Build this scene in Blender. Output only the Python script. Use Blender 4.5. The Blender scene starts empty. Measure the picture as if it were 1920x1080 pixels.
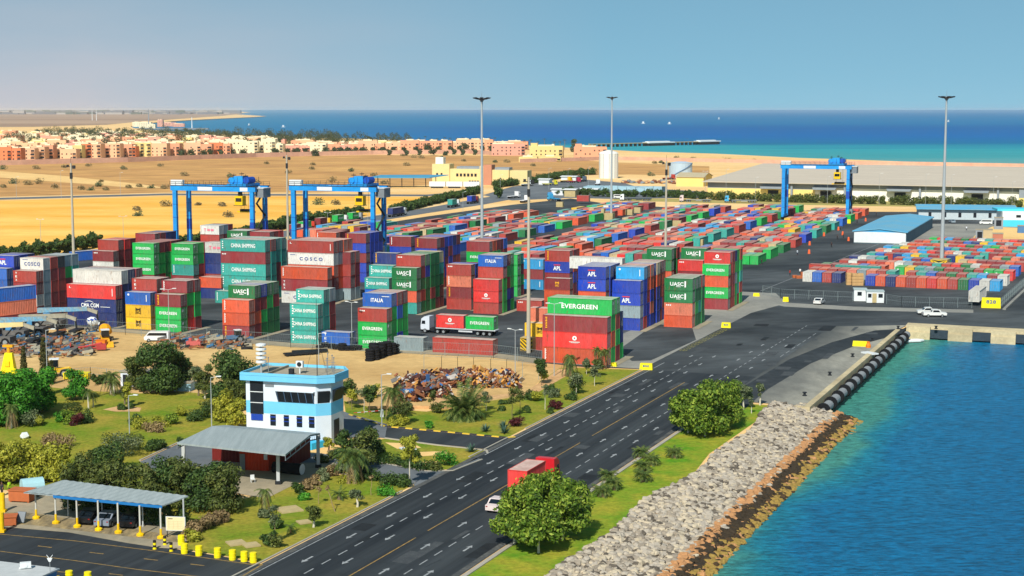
import bpy, math, random
from mathutils import Vector, Matrix
from mathutils.geometry import delaunay_2d_cdt
random.seed(11)
D = bpy.data; SC = bpy.context.scene; COL = SC.collection; R = math.radians; PI = math.pi
# ------------------------------------------------------------------ camera, world, sun
F = 2950.0; H = 45.5; PITCH = math.atan(335/F)
cam = D.objects.new('camera', D.cameras.new('camera')); COL.objects.link(cam); SC.camera = cam
cam.location = (0, 0, H); cam.rotation_euler = (PI/2-PITCH, 0, 0)
cam.data.sensor_width = 36; cam.data.lens = F/1920*36; cam.data.clip_start = 1; cam.data.clip_end = 120000
SUN_EL = R(42); SUN_DIR = R(74)          # SUN_DIR: the way shadows run on the ground, from +X towards +Y
W = D.worlds.new('World'); SC.world = W; W.use_nodes = True
nt = W.node_tree; nt.nodes.clear()
def N(t, kind, **kw):
    n = t.nodes.new(kind)
    for k, v in kw.items(): setattr(n, k, v)
    return n
wo = N(nt, 'ShaderNodeOutputWorld'); bg = N(nt, 'ShaderNodeBackground')
sky = N(nt, 'ShaderNodeTexSky', sky_type='NISHITA'); sky.sun_disc = False; sky.sun_elevation = SUN_EL
sky.sun_rotation = R(90)-(SUN_DIR+PI); sky.air_density = 1.0; sky.dust_density = 0.6; sky.ozone_density = 2.5
tc = N(nt, 'ShaderNodeTexCoord'); sep = N(nt, 'ShaderNodeSeparateXYZ'); nt.links.new(tc.outputs['Generated'], sep.inputs[0])
# look a little higher into the sky than the ray: the photograph's horizon sky is a clean blue
mz = N(nt, 'ShaderNodeMath', operation='MULTIPLY_ADD'); nt.links.new(sep.outputs[2], mz.inputs[0]); mz.inputs[1].default_value = .9; mz.inputs[2].default_value = .22
cmb = N(nt, 'ShaderNodeCombineXYZ'); nt.links.new(sep.outputs[0], cmb.inputs[0]); nt.links.new(sep.outputs[1], cmb.inputs[1]); nt.links.new(mz.outputs[0], cmb.inputs[2])
nt.links.new(cmb.outputs[0], sky.inputs[0])
# dust veil that thickens to the left (towards the desert) and near the horizon
mx = N(nt, 'ShaderNodeMapRange'); nt.links.new(sep.outputs[0], mx.inputs[0])
mx.inputs[1].default_value = .06; mx.inputs[2].default_value = -.26; mx.inputs[3].default_value = 0; mx.inputs[4].default_value = 1
mzz = N(nt, 'ShaderNodeMapRange'); nt.links.new(sep.outputs[2], mzz.inputs[0])
mzz.inputs[1].default_value = .12; mzz.inputs[2].default_value = -.01; mzz.inputs[3].default_value = 0; mzz.inputs[4].default_value = 1
mm = N(nt, 'ShaderNodeMath', operation='MULTIPLY'); nt.links.new(mx.outputs[0], mm.inputs[0]); nt.links.new(mzz.outputs[0], mm.inputs[1])
cn = N(nt, 'ShaderNodeTexNoise'); cmap = N(nt, 'ShaderNodeMapping'); cmap.inputs['Scale'].default_value = (5, 5, 26)
nt.links.new(tc.outputs['Generated'], cmap.inputs[0]); nt.links.new(cmap.outputs[0], cn.inputs[0]); cn.inputs['Scale'].default_value = 1.4; cn.inputs['Detail'].default_value = 5
cr = N(nt, 'ShaderNodeMapRange'); nt.links.new(cn.outputs[0], cr.inputs[0]); cr.inputs[1].default_value = .3; cr.inputs[2].default_value = .7; cr.inputs[3].default_value = .82; cr.inputs[4].default_value = 1.12
m3 = N(nt, 'ShaderNodeMath', operation='MULTIPLY', use_clamp=True); nt.links.new(mm.outputs[0], m3.inputs[0]); nt.links.new(cr.outputs[0], m3.inputs[1])
tint = N(nt, 'ShaderNodeMix', data_type='RGBA', blend_type='MULTIPLY'); tint.inputs[0].default_value = 1
nt.links.new(sky.outputs[0], tint.inputs[6]); tint.inputs[7].default_value = (1.12, 1.42, 1.20, 1)
dust = N(nt, 'ShaderNodeMix', data_type='RGBA'); nt.links.new(m3.outputs[0], dust.inputs[0]); nt.links.new(tint.outputs[2], dust.inputs[6]); dust.inputs[7].default_value = (6.1, 6.0, 6.5, 1)
nt.links.new(dust.outputs[2], bg.inputs[0]); bg.inputs[1].default_value = .082; nt.links.new(bg.outputs[0], wo.inputs[0])
sl = D.lights.new('sun', 'SUN'); sl.energy = 4.7; sl.angle = R(.53); sl.color = (1, .955, .87)
sun = D.objects.new('sun', sl); COL.objects.link(sun)
sd = Vector((math.cos(SUN_DIR)*math.cos(SUN_EL), math.sin(SUN_DIR)*math.cos(SUN_EL), -math.sin(SUN_EL)))
sun.rotation_euler = sd.to_track_quat('-Z', 'Y').to_euler(); sun.location = (-50, -50, 200)
SC.view_settings.view_transform = 'Standard'; SC.view_settings.look = 'None'; SC.view_settings.gamma = 1
SC.view_settings.exposure = .2; SC.view_settings.use_curve_mapping = False
SC.cycles.use_denoising = True; SC.cycles.max_bounces = 5; SC.cycles.diffuse_bounces = 2; SC.cycles.glossy_bounces = 2
SC.cycles.transmission_bounces = 2; SC.cycles.transparent_max_bounces = 4; SC.cycles.volume_bounces = 1
# ------------------------------------------------------------------ frames
def G(px, py, z=0.0):                       # where the sight line through a point of the photo meets height z
    dx = (px-960)/F; dy = (540-py)/F
    d = (dx, math.cos(PITCH)+dy*math.sin(PITCH), -math.sin(PITCH)+dy*math.cos(PITCH))
    t = (z-H)/d[2]
    return (d[0]*t, d[1]*t, z)
def MPP(py): return H/(py-205)              # metres per photo pixel at a ground point
TY = math.atan(1100/math.hypot(F, 335)); TR = R(22.17); TQ = R(24)
class Frame:
    def __init__(s, th): s.th = th; s.rz = -th; s.c = math.cos(th); s.s = math.sin(th)
    def __call__(s, u, v, z=0.0): return (u*s.c+v*s.s, -u*s.s+v*s.c, z)
    def inv(s, p): return (p[0]*s.c-p[1]*s.s, p[0]*s.s+p[1]*s.c)
YD = Frame(TY); RD = Frame(TR); QY = Frame(TQ)
# ------------------------------------------------------------------ mesh builder
class MB:
    def __init__(s): s.v = []; s.f = []; s.m = []
    def face(s, pts, m=0):
        b = len(s.v); s.v += [tuple(p) for p in pts]; s.f.append(tuple(range(b, b+len(pts)))); s.m.append(m)
    def box(s, x0, x1, y0, y1, z0, z1, m=0, rz=0, c=None):
        P = [(x0,y0,z0),(x1,y0,z0),(x1,y1,z0),(x0,y1,z0),(x0,y0,z1),(x1,y0,z1),(x1,y1,z1),(x0,y1,z1)]
        if rz:
            c = c or ((x0+x1)/2, (y0+y1)/2); a, b_ = math.cos(rz), math.sin(rz)
            P = [(c[0]+(x-c[0])*a-(y-c[1])*b_, c[1]+(x-c[0])*b_+(y-c[1])*a, z) for x, y, z in P]
        b = len(s.v); s.v += P
        for q in ((0,3,2,1),(4,5,6,7),(0,1,5,4),(1,2,6,5),(2,3,7,6),(3,0,4,7)): s.f.append(tuple(b+i for i in q)); s.m.append(m)
    def hexa(s, P, m=0):                       # eight corners, bottom ring then top ring
        b = len(s.v); s.v += [tuple(p) for p in P]
        for q in ((0,3,2,1),(4,5,6,7),(0,1,5,4),(1,2,6,5),(2,3,7,6),(3,0,4,7)): s.f.append(tuple(b+i for i in q)); s.m.append(m)
    def prism(s, poly, z0, z1, m=0, top=None):
        n = len(poly); b = len(s.v); top = top or poly
        s.v += [(p[0], p[1], z0) for p in poly]+[(p[0], p[1], z1) for p in top]
        s.f.append(tuple(b+i for i in reversed(range(n)))); s.m.append(m)
        s.f.append(tuple(b+n+i for i in range(n))); s.m.append(m)
        for i in range(n):
            j = (i+1) % n; s.f.append((b+i, b+j, b+n+j, b+n+i)); s.m.append(m)
    def side(s, poly, y0, y1, m=0):            # outline in x,z pushed through y
        n = len(poly); b = len(s.v)
        s.v += [(p[0], y0, p[1]) for p in poly]+[(p[0], y1, p[1]) for p in poly]
        s.f.append(tuple(b+i for i in range(n))); s.m.append(m)
        s.f.append(tuple(b+n+i for i in reversed(range(n)))); s.m.append(m)
        for i in range(n):
            j = (i+1) % n; s.f.append((b+j, b+i, b+n+i, b+n+j)); s.m.append(m)
    def tube(s, p0, p1, r0, r1=None, n=8, m=0, cap=True):
        r1 = r0 if r1 is None else r1; p0 = Vector(p0); p1 = Vector(p1); d = (p1-p0)
        if d.length < 1e-6: return
        d.normalize(); a = d.orthogonal().normalized(); c = d.cross(a); b = len(s.v)
        for p, r in ((p0, r0), (p1, r1)):
            for i in range(n):
                t = 2*PI*i/n; s.v.append(tuple(p+a*(r*math.cos(t))+c*(r*math.sin(t))))
        for i in range(n):
            j = (i+1) % n; s.f.append((b+i, b+j, b+n+j, b+n+i)); s.m.append(m)
        if cap: s.f.append(tuple(b+i for i in reversed(range(n)))); s.m.append(m); s.f.append(tuple(b+n+i for i in range(n))); s.m.append(m)
    def path(s, pts, rs, n=6, m=0):
        for i in range(len(pts)-1): s.tube(pts[i], pts[i+1], rs[i], rs[i+1], n, m)
    def lathe(s, prof, n=12, m=0, o=(0,0,0)):
        b = len(s.v)
        for r, z in prof:
            for i in range(n): t = 2*PI*i/n; s.v.append((o[0]+r*math.cos(t), o[1]+r*math.sin(t), o[2]+z))
        for k in range(len(prof)-1):
            for i in range(n):
                j = (i+1) % n; s.f.append((b+k*n+i, b+k*n+j, b+(k+1)*n+j, b+(k+1)*n+i)); s.m.append(m)
        s.f.append(tuple(b+i for i in reversed(range(n)))); s.m.append(m)
        s.f.append(tuple(b+(len(prof)-1)*n+i for i in range(n))); s.m.append(m)
    def rock(s, c, r, m=0, sq=.75, rnd=random):
        pts = []; b = len(s.v); rz = rnd.random()*PI
        for (x, y, z) in ICO:
            k = r*(.72+.5*rnd.random()); X, Y = x*math.cos(rz)-y*math.sin(rz), x*math.sin(rz)+y*math.cos(rz)
            s.v.append((c[0]+X*k*1.15, c[1]+Y*k, c[2]+z*k*sq))
        for t in ICOF: s.f.append(tuple(b+i for i in t)); s.m.append(m)
    def mesh(s, name, mats, smooth=False):
        me = D.meshes.new(name); me.from_pydata(s.v, [], s.f)
        for m in mats: me.materials.append(m)
        me.polygons.foreach_set('material_index', s.m)
        if smooth: me.polygons.foreach_set('use_smooth', [True]*len(s.f))
        me.update(); return me
    def build(s, name, mats, parent=None, loc=None, rz=0, smooth=False):
        if not isinstance(mats, (list, tuple)): mats = [mats]
        return put(name, s.mesh(name, mats, smooth), parent, loc, rz)
g_ = (1+5**.5)/2
ICO = [tuple(Vector(p).normalized()) for p in ((-1,g_,0),(1,g_,0),(-1,-g_,0),(1,-g_,0),(0,-1,g_),(0,1,g_),(0,-1,-g_),(0,1,-g_),(g_,0,-1),(g_,0,1),(-g_,0,-1),(-g_,0,1))]
ICOF = ((0,11,5),(0,5,1),(0,1,7),(0,7,10),(0,10,11),(1,5,9),(5,11,4),(11,10,2),(10,7,6),(7,1,8),(3,9,4),(3,4,2),(3,2,6),(3,6,8),(3,8,9),(4,9,5),(2,4,11),(6,2,10),(8,6,7),(9,8,1))
def put(name, data, parent=None, loc=None, rz=0):
    o = D.objects.new(name, data); COL.objects.link(o)
    if parent: o.parent = parent
    if loc: o.location = loc
    if rz: o.rotation_euler = (0, 0, rz)
    return o
KIDS = {}
def child(o, p):
    o.parent = p; KIDS.setdefault(p.name, []).append(o); return o
def tag(o, label=None, cat=None, group=None, kind=None):
    if label: o['label'] = label
    if cat: o['category'] = cat
    if group: o['group'] = group
    if kind: o['kind'] = kind
    return o
def thing(name, label, cat, loc=(0,0,0), rz=0, group=None):
    o = D.objects.new(name, None); COL.objects.link(o); o.location = loc; o.rotation_euler = (0, 0, rz); o.empty_display_size = .2
    return tag(o, label, cat, group)
def kids(o): return [c for c in D.objects if c.parent == o]
def family(o): return [(c, [(g, None) for g in kids(c)]) for c in kids(o)]
def dup(root, fam, loc, rz, label, group=None, sc=None):
    r = root.copy(); COL.objects.link(r); r.location = loc; r.rotation_euler = (0, 0, rz); r['label'] = label
    if group: r['group'] = group
    if sc: r.scale = sc
    for ch, gs in fam:
        c = ch.copy(); COL.objects.link(c); c.parent = r
        for g, _ in gs:
            d = g.copy(); COL.objects.link(d); d.parent = c
    return r
ORD = 'first second third fourth fifth sixth seventh eighth ninth tenth eleventh twelfth thirteenth fourteenth fifteenth sixteenth seventeenth eighteenth nineteenth'.split()
def nth(i):                                  # 1-based ordinal in words
    if i <= 19: return ORD[i-1]
    if i >= 100: return 'hundred and '+nth(i-100) if i > 100 else 'hundredth'
    t, u = divmod(i, 10); T = ['twenty', 'thirty', 'forty', 'fifty', 'sixty', 'seventy', 'eighty', 'ninety'][t-2]
    return (T[:-1]+'ieth') if u == 0 else T+'-'+ORD[u-1]
# ------------------------------------------------------------------ materials
def lin(h):
    h = h.lstrip('#'); o = []
    for i in (0, 2, 4):
        c = int(h[i:i+2], 16)/255; o.append(c/12.92 if c <= .04045 else ((c+.055)/1.055)**2.4)
    return o
def rgba(h, k=1.0): return tuple(min(1, c*k) for c in lin(h))+(1,)
MATS = {}
def mat(name, col, rough=.7, var=.18, scale=1.5, metal=0, spec=.3, col2=None, scale2=None, bump=0, world=False, stretch=None, detail=4, emit=None, k=1.0, rot=None):
    """one Principled material: base colour broken up by noise (wear, dirt) towards col2"""
    if name in MATS: return MATS[name]
    m = D.materials.new(name); m.use_nodes = True; t = m.node_tree; b = t.nodes['Principled BSDF']
    b.inputs['Roughness'].default_value = rough; b.inputs['Metallic'].default_value = metal; b.inputs['Specular IOR Level'].default_value = spec
    c1 = rgba(col, k) if isinstance(col, str) else col
    if var or col2:
        src = N(t, 'ShaderNodeNewGeometry').outputs['Position'] if world else N(t, 'ShaderNodeTexCoord').outputs['Object']
        if rot:
            m0 = N(t, 'ShaderNodeMapping'); m0.inputs['Rotation'].default_value = (0, 0, rot); t.links.new(src, m0.inputs[0]); src = m0.outputs[0]
        mp = N(t, 'ShaderNodeMapping'); t.links.new(src, mp.inputs[0])
        if stretch: mp.inputs['Scale'].default_value = stretch
        no = N(t, 'ShaderNodeTexNoise'); no.inputs['Scale'].default_value = scale; no.inputs['Detail'].default_value = detail; no.inputs['Roughness'].default_value = .65
        t.links.new(mp.outputs[0], no.inputs[0])
        mr = N(t, 'ShaderNodeMapRange'); mr.inputs[1].default_value = .32; mr.inputs[2].default_value = .68; t.links.new(no.outputs[0], mr.inputs[0])
        mixn = N(t, 'ShaderNodeMix', data_type='RGBA'); t.links.new(mr.outputs[0], mixn.inputs[0])
        mixn.inputs[6].default_value = c1
        c2 = rgba(col2, k) if isinstance(col2, str) else (col2 or tuple(c*(1-var) for c in c1[:3])+(1,)); mixn.inputs[7].default_value = c2
        out = mixn.outputs[2]
        if col2 and var:                          # second, finer break-up
            n2 = N(t, 'ShaderNodeTexNoise'); n2.inputs['Scale'].default_value = scale2 or scale*9; n2.inputs['Detail'].default_value = 5; n2.inputs['Roughness'].default_value = .7
            t.links.new(mp.outputs[0], n2.inputs[0])
            r2 = N(t, 'ShaderNodeMapRange'); r2.inputs[1].default_value = .3; r2.inputs[2].default_value = .7; r2.inputs[3].default_value = 1-var; r2.inputs[4].default_value = 1+var*.8; t.links.new(n2.outputs[0], r2.inputs[0])
            mu = N(t, 'ShaderNodeMix', data_type='RGBA', blend_type='MULTIPLY'); mu.inputs[0].default_value = 1; t.links.new(out, mu.inputs[6]); t.links.new(r2.outputs[0], mu.inputs[7]); out = mu.outputs[2]
        t.links.new(out, b.inputs['Base Color'])
        if bump:
            bu = N(t, 'ShaderNodeBump'); bu.inputs['Strength'].default_value = bump; bu.inputs['Distance'].default_value = .1; t.links.new(no.outputs[0], bu.inputs['Height']); t.links.new(bu.outputs[0], b.inputs['Normal'])
    else: b.inputs['Base Color'].default_value = c1
    MATS[name] = m; return m
# ------------------------------------------------------------------ the setting
sand = mat('sand', '#e2b472', .95, .14, .014, spec=.1, col2='#edcb94', scale2=.25, world=True, stretch=(.5, 1.5, 1))
scrub = mat('scrub_desert', '#cfa062', .95, .34, .012, spec=.1, col2='#b58654', scale2=.07, world=True, stretch=(.5, 1.2, 1))
pale_sand = mat('pale_sand', '#ecc888', .95, .12, .02, spec=.1, col2='#dcb070', scale2=.3, world=True)
yard_sand = mat('yard_sand', '#d8b67c', .95, .15, .05, spec=.1, col2='#b8945f', scale2=.6, world=True)
plain = mat('plain', '#8f7563', .95, .15, .0006, spec=.1, col2='#b59a82', scale2=.004, world=True, stretch=(.3, 2, 1))
asph = mat('asphalt', '#1e2328', .85, .22, .22, spec=.25, col2='#3c4144', scale2=1.3, world=True, stretch=(1, .035, 1), rot=TR)
yard_asph = mat('yard_asphalt', '#1e2327', .85, .32, .03, spec=.25, col2='#555a5c', scale2=.22, world=True, stretch=(.5, 1.0, 1), rot=-R(25))
old_asph = mat('worn_asphalt', '#565d63', .9, .15, .05, spec=.2, col2='#73777a', scale2=.6, world=True)
conc = mat('concrete', '#97958c', .9, .14, .06, spec=.2, col2='#7b7b76', scale2=.8, world=True)
tan_conc = mat('tan_concrete', '#a89a80', .9, .16, .08, spec=.2, col2='#86806f', scale2=.9, world=True)
quay_conc = mat('quay_concrete', '#c9ba95', .9, .2, .12, spec=.2, col2='#a8997a', scale2=1.4, world=True)
kerbm = mat('kerb_stone', '#a8a294', .9, .15, .5, world=True)
soil = mat('soil', '#b98e60', .95, .2, .15, spec=.1, col2='#cfa878', scale2=1.2, world=True)
lawn = mat('lawn', '#66841f', .95, .36, .11, spec=.1, col2='#a5923c', scale2=1.7, world=True, k=.92)
strip_lawn = mat('strip_lawn', '#56921f', .95, .34, .16, spec=.1, col2='#a8a036', scale2=1.5, world=True, k=.85)
def sheet(name, pts, z, m, th=0.0):
    P = [Vector((p[0], p[1])) for p in pts]; n = len(P); vs, _, fs, _, _, _ = delaunay_2d_cdt(P, [(i, (i+1) % n) for i in range(n)], [], 1, 1e-4)
    b = MB(); b.v = [(v.x, v.y, z) for v in vs]; b.f = [tuple(f) for f in fs]; b.m = [0]*len(fs); o = b.build(name, m); return tag(o, kind='structure')
def gp(*l): return [G(x, y) for x, y in l]
shore = gp((2700, 334), (2300, 322), (1920, 309), (1800, 306), (1700, 303), (1620, 300), (1500, 296), (1420, 292), (1340, 288), (1200, 284), (1100, 279), (1000, 273), (900, 269), (760, 263), (640, 259), (520, 255), (430, 252), (360, 248), (290, 244), (250, 240))
far_coast = gp((245, 237), (262, 232), (300, 229), (350, 225.5), (420, 222), (480, 219.3), (500, 217.8), (470, 216), (430, 213.5), (470, 211), (440, 208.3))
land = [(-9000, -300), RD(-50, -300), RD(-50, 237), RD(-47.4, 238.2), RD(-47.4, 328.5), QY(-57.6, 334.6), QY(700, 334.6)]+shore+far_coast+[(-30000, 60000), (-60000, 60000), (-60000, -300)]
sheet('ground', land, 0, sand)
bays = []
def ramp(t, src, stops):
    r = N(t, 'ShaderNodeValToRGB'); el = r.color_ramp.elements
    el[0].position = stops[0][0]; el[0].color = rgba(stops[0][1]); el[1].position = stops[-1][0]; el[1].color = rgba(stops[-1][1])
    for p, c in stops[1:-1]: e = el.new(p); e.color = rgba(c)
    t.links.new(src, r.inputs[0]); return r.outputs[0]
def water_mat(name, basin):
    m = D.materials.new(name); m.use_nodes = True; t = m.node_tree; b = t.nodes['Principled BSDF']
    geo = N(t, 'ShaderNodeNewGeometry'); sp = N(t, 'ShaderNodeSeparateXYZ'); t.links.new(geo.outputs['Position'], sp.inputs[0])
    def noise(sc, st, det=4, rough=.6):
        mp = N(t, 'ShaderNodeMapping'); mp.inputs['Scale'].default_value = st; t.links.new(geo.outputs['Position'], mp.inputs[0])
        no = N(t, 'ShaderNodeTexNoise'); no.inputs['Scale'].default_value = sc; no.inputs['Detail'].default_value = det; no.inputs['Roughness'].default_value = rough
        t.links.new(mp.outputs[0], no.inputs[0]); return no.outputs[0]
    def math_(op, a, c):
        n = N(t, 'ShaderNodeMath', operation=op)
        for i, s_ in enumerate((a, c)):
            if isinstance(s_, (int, float)): n.inputs[i].default_value = s_
            else: t.links.new(s_, n.inputs[i])
        return n.outputs[0]
    if basin:   # u in the road frame: metres out from the rock bank, deep water beyond
        u = math_('SUBTRACT', math_('MULTIPLY', sp.outputs[0], RD.c), math_('MULTIPLY', sp.outputs[1], RD.s))
        d = math_('DIVIDE', math_('ADD', u, 41), 60.0)
        big = math_('MULTIPLY', math_('SUBTRACT', noise(.03, (1, 1, 1), 3), .5), .35)
        col = ramp(t, math_('ADD', d, big), [(0, '#479486'), (.05, '#1a8298'), (.13, '#07729e'), (.5, '#02699a'), (1, '#0580b0')])
        wv = noise(1.9, (.4, 1.1, 1), 8, .72); dark = N(t, 'ShaderNodeMapRange'); t.links.new(wv, dark.inputs[0])
        dark.inputs[1].default_value = .36; dark.inputs[2].default_value = .64; dark.inputs[3].default_value = .38; dark.inputs[4].default_value = 1.42
        bs, bd = 1.0, .5
    else:       # distance seawards from the beach line
        d = math_('DIVIDE', math_('SUBTRACT', sp.outputs[1], 1150), 4200.0)
        lx = math_('MULTIPLY', math_('MINIMUM', math_('SUBTRACT', math_('DIVIDE', sp.outputs[0], math_('ADD', sp.outputs[1], 1)), .02), 0), -.9)
        big = math_('MULTIPLY', math_('SUBTRACT', noise(.004, (.12, 1, 1), 4), .5), .16)
        col = ramp(t, math_('ADD', d, big), [(0, '#8fa696'), (.06, '#5c9a9b'), (.12, '#3a9299'), (.20, '#2a94a0'), (.255, '#0a6a92'), (.4, '#0260a0'), (.7, '#025a96'), (1, '#086a9a')])
        left = N(t, 'ShaderNodeMix', data_type='RGBA'); t.links.new(math_('MINIMUM', math_('MULTIPLY', lx, 4.5), .85), left.inputs[0]); t.links.new(col, left.inputs[6]); left.inputs[7].default_value = rgba('#12779c'); col = left.outputs[2]
        wv = noise(.03, (.25, 1, 1), 6, .7); dark = N(t, 'ShaderNodeMapRange'); t.links.new(wv, dark.inputs[0])
        dark.inputs[1].default_value = .3; dark.inputs[2].default_value = .7; dark.inputs[3].default_value = .86; dark.inputs[4].default_value = 1.12
        bs, bd = .25, 1.0
    mu = N(t, 'ShaderNodeMix', data_type='RGBA', blend_type='MULTIPLY'); mu.inputs[0].default_value = 1; t.links.new(col, mu.inputs[6]); t.links.new(dark.outputs[0], mu.inputs[7])  # light and dark of the wave facets multiplied into the base colour
    out = mu.outputs[2]
    if not basin:   # breaking crests over the shallows, a real white foam
        fo = noise(.045, (.18, 1.1, 1), 6, .8); fr = N(t, 'ShaderNodeMapRange'); t.links.new(fo, fr.inputs[0]); fr.inputs[1].default_value = .69; fr.inputs[2].default_value = .74
        near = N(t, 'ShaderNodeMapRange'); t.links.new(sp.outputs[1], near.inputs[0]); near.inputs[1].default_value = 2300; near.inputs[2].default_value = 1800
        fm = N(t, 'ShaderNodeMix', data_type='RGBA'); t.links.new(math_('MULTIPLY', fr.outputs[0], near.outputs[0]), fm.inputs[0]); t.links.new(out, fm.inputs[6]); fm.inputs[7].default_value = rgba('#c8dcd6'); out = fm.outputs[2]
    t.links.new(out, b.inputs['Base Color']); b.inputs['Roughness'].default_value = .35 if basin else .6; b.inputs['Specular IOR Level'].default_value = .12 if basin else .04
    bu = N(t, 'ShaderNodeBump'); bu.inputs['Strength'].default_value = bs; bu.inputs['Distance'].default_value = bd; t.links.new(wv, bu.inputs['Height']); t.links.new(bu.outputs[0], b.inputs['Normal'])
    return m
b = MB(); b.face([(-30000, 900, -2.4), (30000, 900, -2.4), (60000, 100000, -2.4), (-60000, 100000, -2.4)]); tag(b.build('sea', water_mat('sea', False)), kind='structure')
b = MB(); q = RD(-56, -200); b.face([(q[0], q[1], -2.4), (900, -300, -2.4), (900, 420, -2.4), (60, 420, -2.4), (RD(-56, 260)[0], RD(-56, 260)[1], -2.4)]); tag(b.build('water', water_mat('harbour_water', True)), kind='structure')
# ground sheets, each 4 mm or more above the one below
sheet('far_plain', gp((-500, 219), (-100, 214), (250, 211.5), (440, 211), (455, 213), (420, 217), (350, 222), (262, 228), (200, 234), (60, 238), (-500, 241)), .3, plain)
sheet('golden_flat', gp((-400, 386), (0, 376.5), (310, 368), (560, 368.5), (800, 369.5), (850, 372), (700, 403), (560, 426), (430, 449), (300, 468), (-80, 511), (-400, 540)), .012, mat('golden_sand', '#e6a236', .95, .14, .014, spec=.1, col2='#f2c66c', scale2=.25, world=True, stretch=(.5, 1.5, 1)))
sheet('scrub_desert', gp((-400, 306), (0, 303), (280, 297), (700, 291), (980, 292), (1140, 304), (1330, 312), (1330, 330), (1180, 327), (1040, 330), (820, 345), (600, 361), (310, 361), (0, 369), (-400, 380)), .02, scrub)
sheet('sand_track', gp((-200, 321), (0, 321), (120, 330), (260, 345), (310, 352), (250, 352), (120, 342), (0, 333), (-200, 330)), .05, pale_sand)
sheet('desert_road', gp((-300, 379), (0, 371), (310, 363), (560, 364), (800, 365), (860, 360), (900, 352), (905, 353.5), (860, 363), (800, 368), (560, 367), (310, 366), (0, 374.5), (-300, 383)), .08, old_asph)
sheet('scrapyard_sand', gp((-80, 700), (-80, 606), (110, 612), (235, 621), (420, 637), (545, 648), (700, 655), (940, 668), (1020, 681), (1110, 690), (1080, 700), (1010, 716), (980, 745), (830, 765), (700, 762), (640, 760), (440, 745), (150, 745)), .02, yard_sand)
yard_poly = gp((-80, 600), (110, 612), (235, 621), (420, 637), (545, 647), (660, 654), (745, 660), (925, 668), (1018, 681), (1090, 688))+[RD(-83, 262), RD(-81.8, 262), RD(-61.4, 262), RD(-61.4, 238.4), RD(-48.2, 238.4), RD(-48.2, 327.8), QY(-57.8, 335.4), QY(500, 335.4)]+gp((2500, 430), (2100, 402), (1920, 398), (1600, 397), (1300, 391), (1145, 383), (1070, 372), (960, 384), (800, 406), (640, 431), (500, 455), (300, 474), (-80, 512))
sheet('container_yard', yard_poly, .03, yard_asph)
sheet('truck_park', gp((960, 376), (905, 366), (960, 350), (1000, 344), (1100, 337), (1170, 343), (1200, 352), (1330, 360), (1330, 371), (1145, 373), (1070, 371)), .03, old_asph)
sheet('haul_road', gp((1000, 356), (905, 371), (800, 390), (700, 405), (560, 428), (430, 452), (300, 470), (300, 478), (430, 462), (560, 440), (700, 416), (800, 400), (905, 384), (1000, 366)), .045, old_asph)
sheet('yard_green', gp((1440, 374), (1920, 382), (2300, 388), (2300, 397), (1920, 391), (1440, 383), (1150, 376), (1150, 372)), .02, mat('dry_verge', '#9a9a4c', .95, .2, .05, col2='#b39c62', scale2=.5, world=True))
sheet('compound_yard', gp((1660, 470), (1720, 420), (1920, 420), (2200, 430), (2200, 470), (1920, 465)), .036, conc)
sheet('compound_sand', gp((1800, 470), (1830, 440), (1860, 425), (2000, 432), (2000, 480), (1900, 474)), .042, pale_sand)
# main road
sheet('road', [RD(-81.6, -60), RD(-61.4, -60), RD(-61.4, 262), RD(-81.6, 262)], .034, asph)
sheet('cross_road', gp((-900, 940), (-300, 965), (0, 986), (130, 997), (250, 1018), (330, 1030), (430, 1046), (488, 1059))+[RD(-81.5, 128), RD(-81.5, 60), (-150, 60)], .038, asph)
def apron_mat():
    m = mat('quay_apron', '#9c998c', .9, .25, .09, spec=.2, col2='#7b7b74', scale2=.4, world=True, stretch=(1, .4, 1)); t = m.node_tree; b = t.nodes['Principled BSDF']
    src = b.inputs['Base Color'].links[0].from_socket; geo = N(t, 'ShaderNodeNewGeometry'); dt = N(t, 'ShaderNodeVectorMath', operation='DOT_PRODUCT'); t.links.new(geo.outputs['Position'], dt.inputs[0]); dt.inputs[1].default_value = (RD.c, -RD.s, 0)
    no = N(t, 'ShaderNodeTexNoise'); no.inputs['Scale'].default_value = .03; t.links.new(geo.outputs['Position'], no.inputs[0])
    ad = N(t, 'ShaderNodeMath', operation='MULTIPLY_ADD'); t.links.new(no.outputs[0], ad.inputs[0]); ad.inputs[1].default_value = 6; t.links.new(dt.outputs['Value'], ad.inputs[2])
    mr = N(t, 'ShaderNodeMapRange'); t.links.new(ad.outputs[0], mr.inputs[0]); mr.inputs[1].default_value = -60.5; mr.inputs[2].default_value = -48.0
    mi = N(t, 'ShaderNodeMix', data_type='RGBA'); t.links.new(mr.outputs[0], mi.inputs[0]); mi.inputs[6].default_value = rgba('#363c40'); t.links.new(src, mi.inputs[7]); t.links.new(mi.outputs[2], b.inputs['Base Color']); return m
sheet('quay_apron', [RD(-61.6, 238.6), RD(-48.3, 238.6), RD(-48.3, 327.4), QY(-58, 336.0), RD(-61.6, 330)], .042, apron_mat())
sheet('tyre_marks', gp((1300, 800), (1345, 762), (1400, 722), (1480, 674), (1560, 642), (1640, 620), (1700, 616), (1690, 626), (1600, 650), (1520, 682), (1440, 730), (1390, 772), (1350, 800)), .0465, mat('rubbered_asphalt', '#22272b', .85, .4, .06, spec=.25, col2='#3a3f42', scale2=.5, world=True))
sheet('fence_kerb', gp((1412, 553), (1480, 568), (1600, 575), (1825, 581), (1825, 587), (1600, 582), (1470, 575), (1406, 560)), .036, conc)
sheet('stack_pad', [RD(-99, 262.5), RD(-82.2, 262.5), RD(-82.6, 345), RD(-79, 366), RD(-86, 385), RD(-104, 385), RD(-99, 330)], .038, conc)
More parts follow.
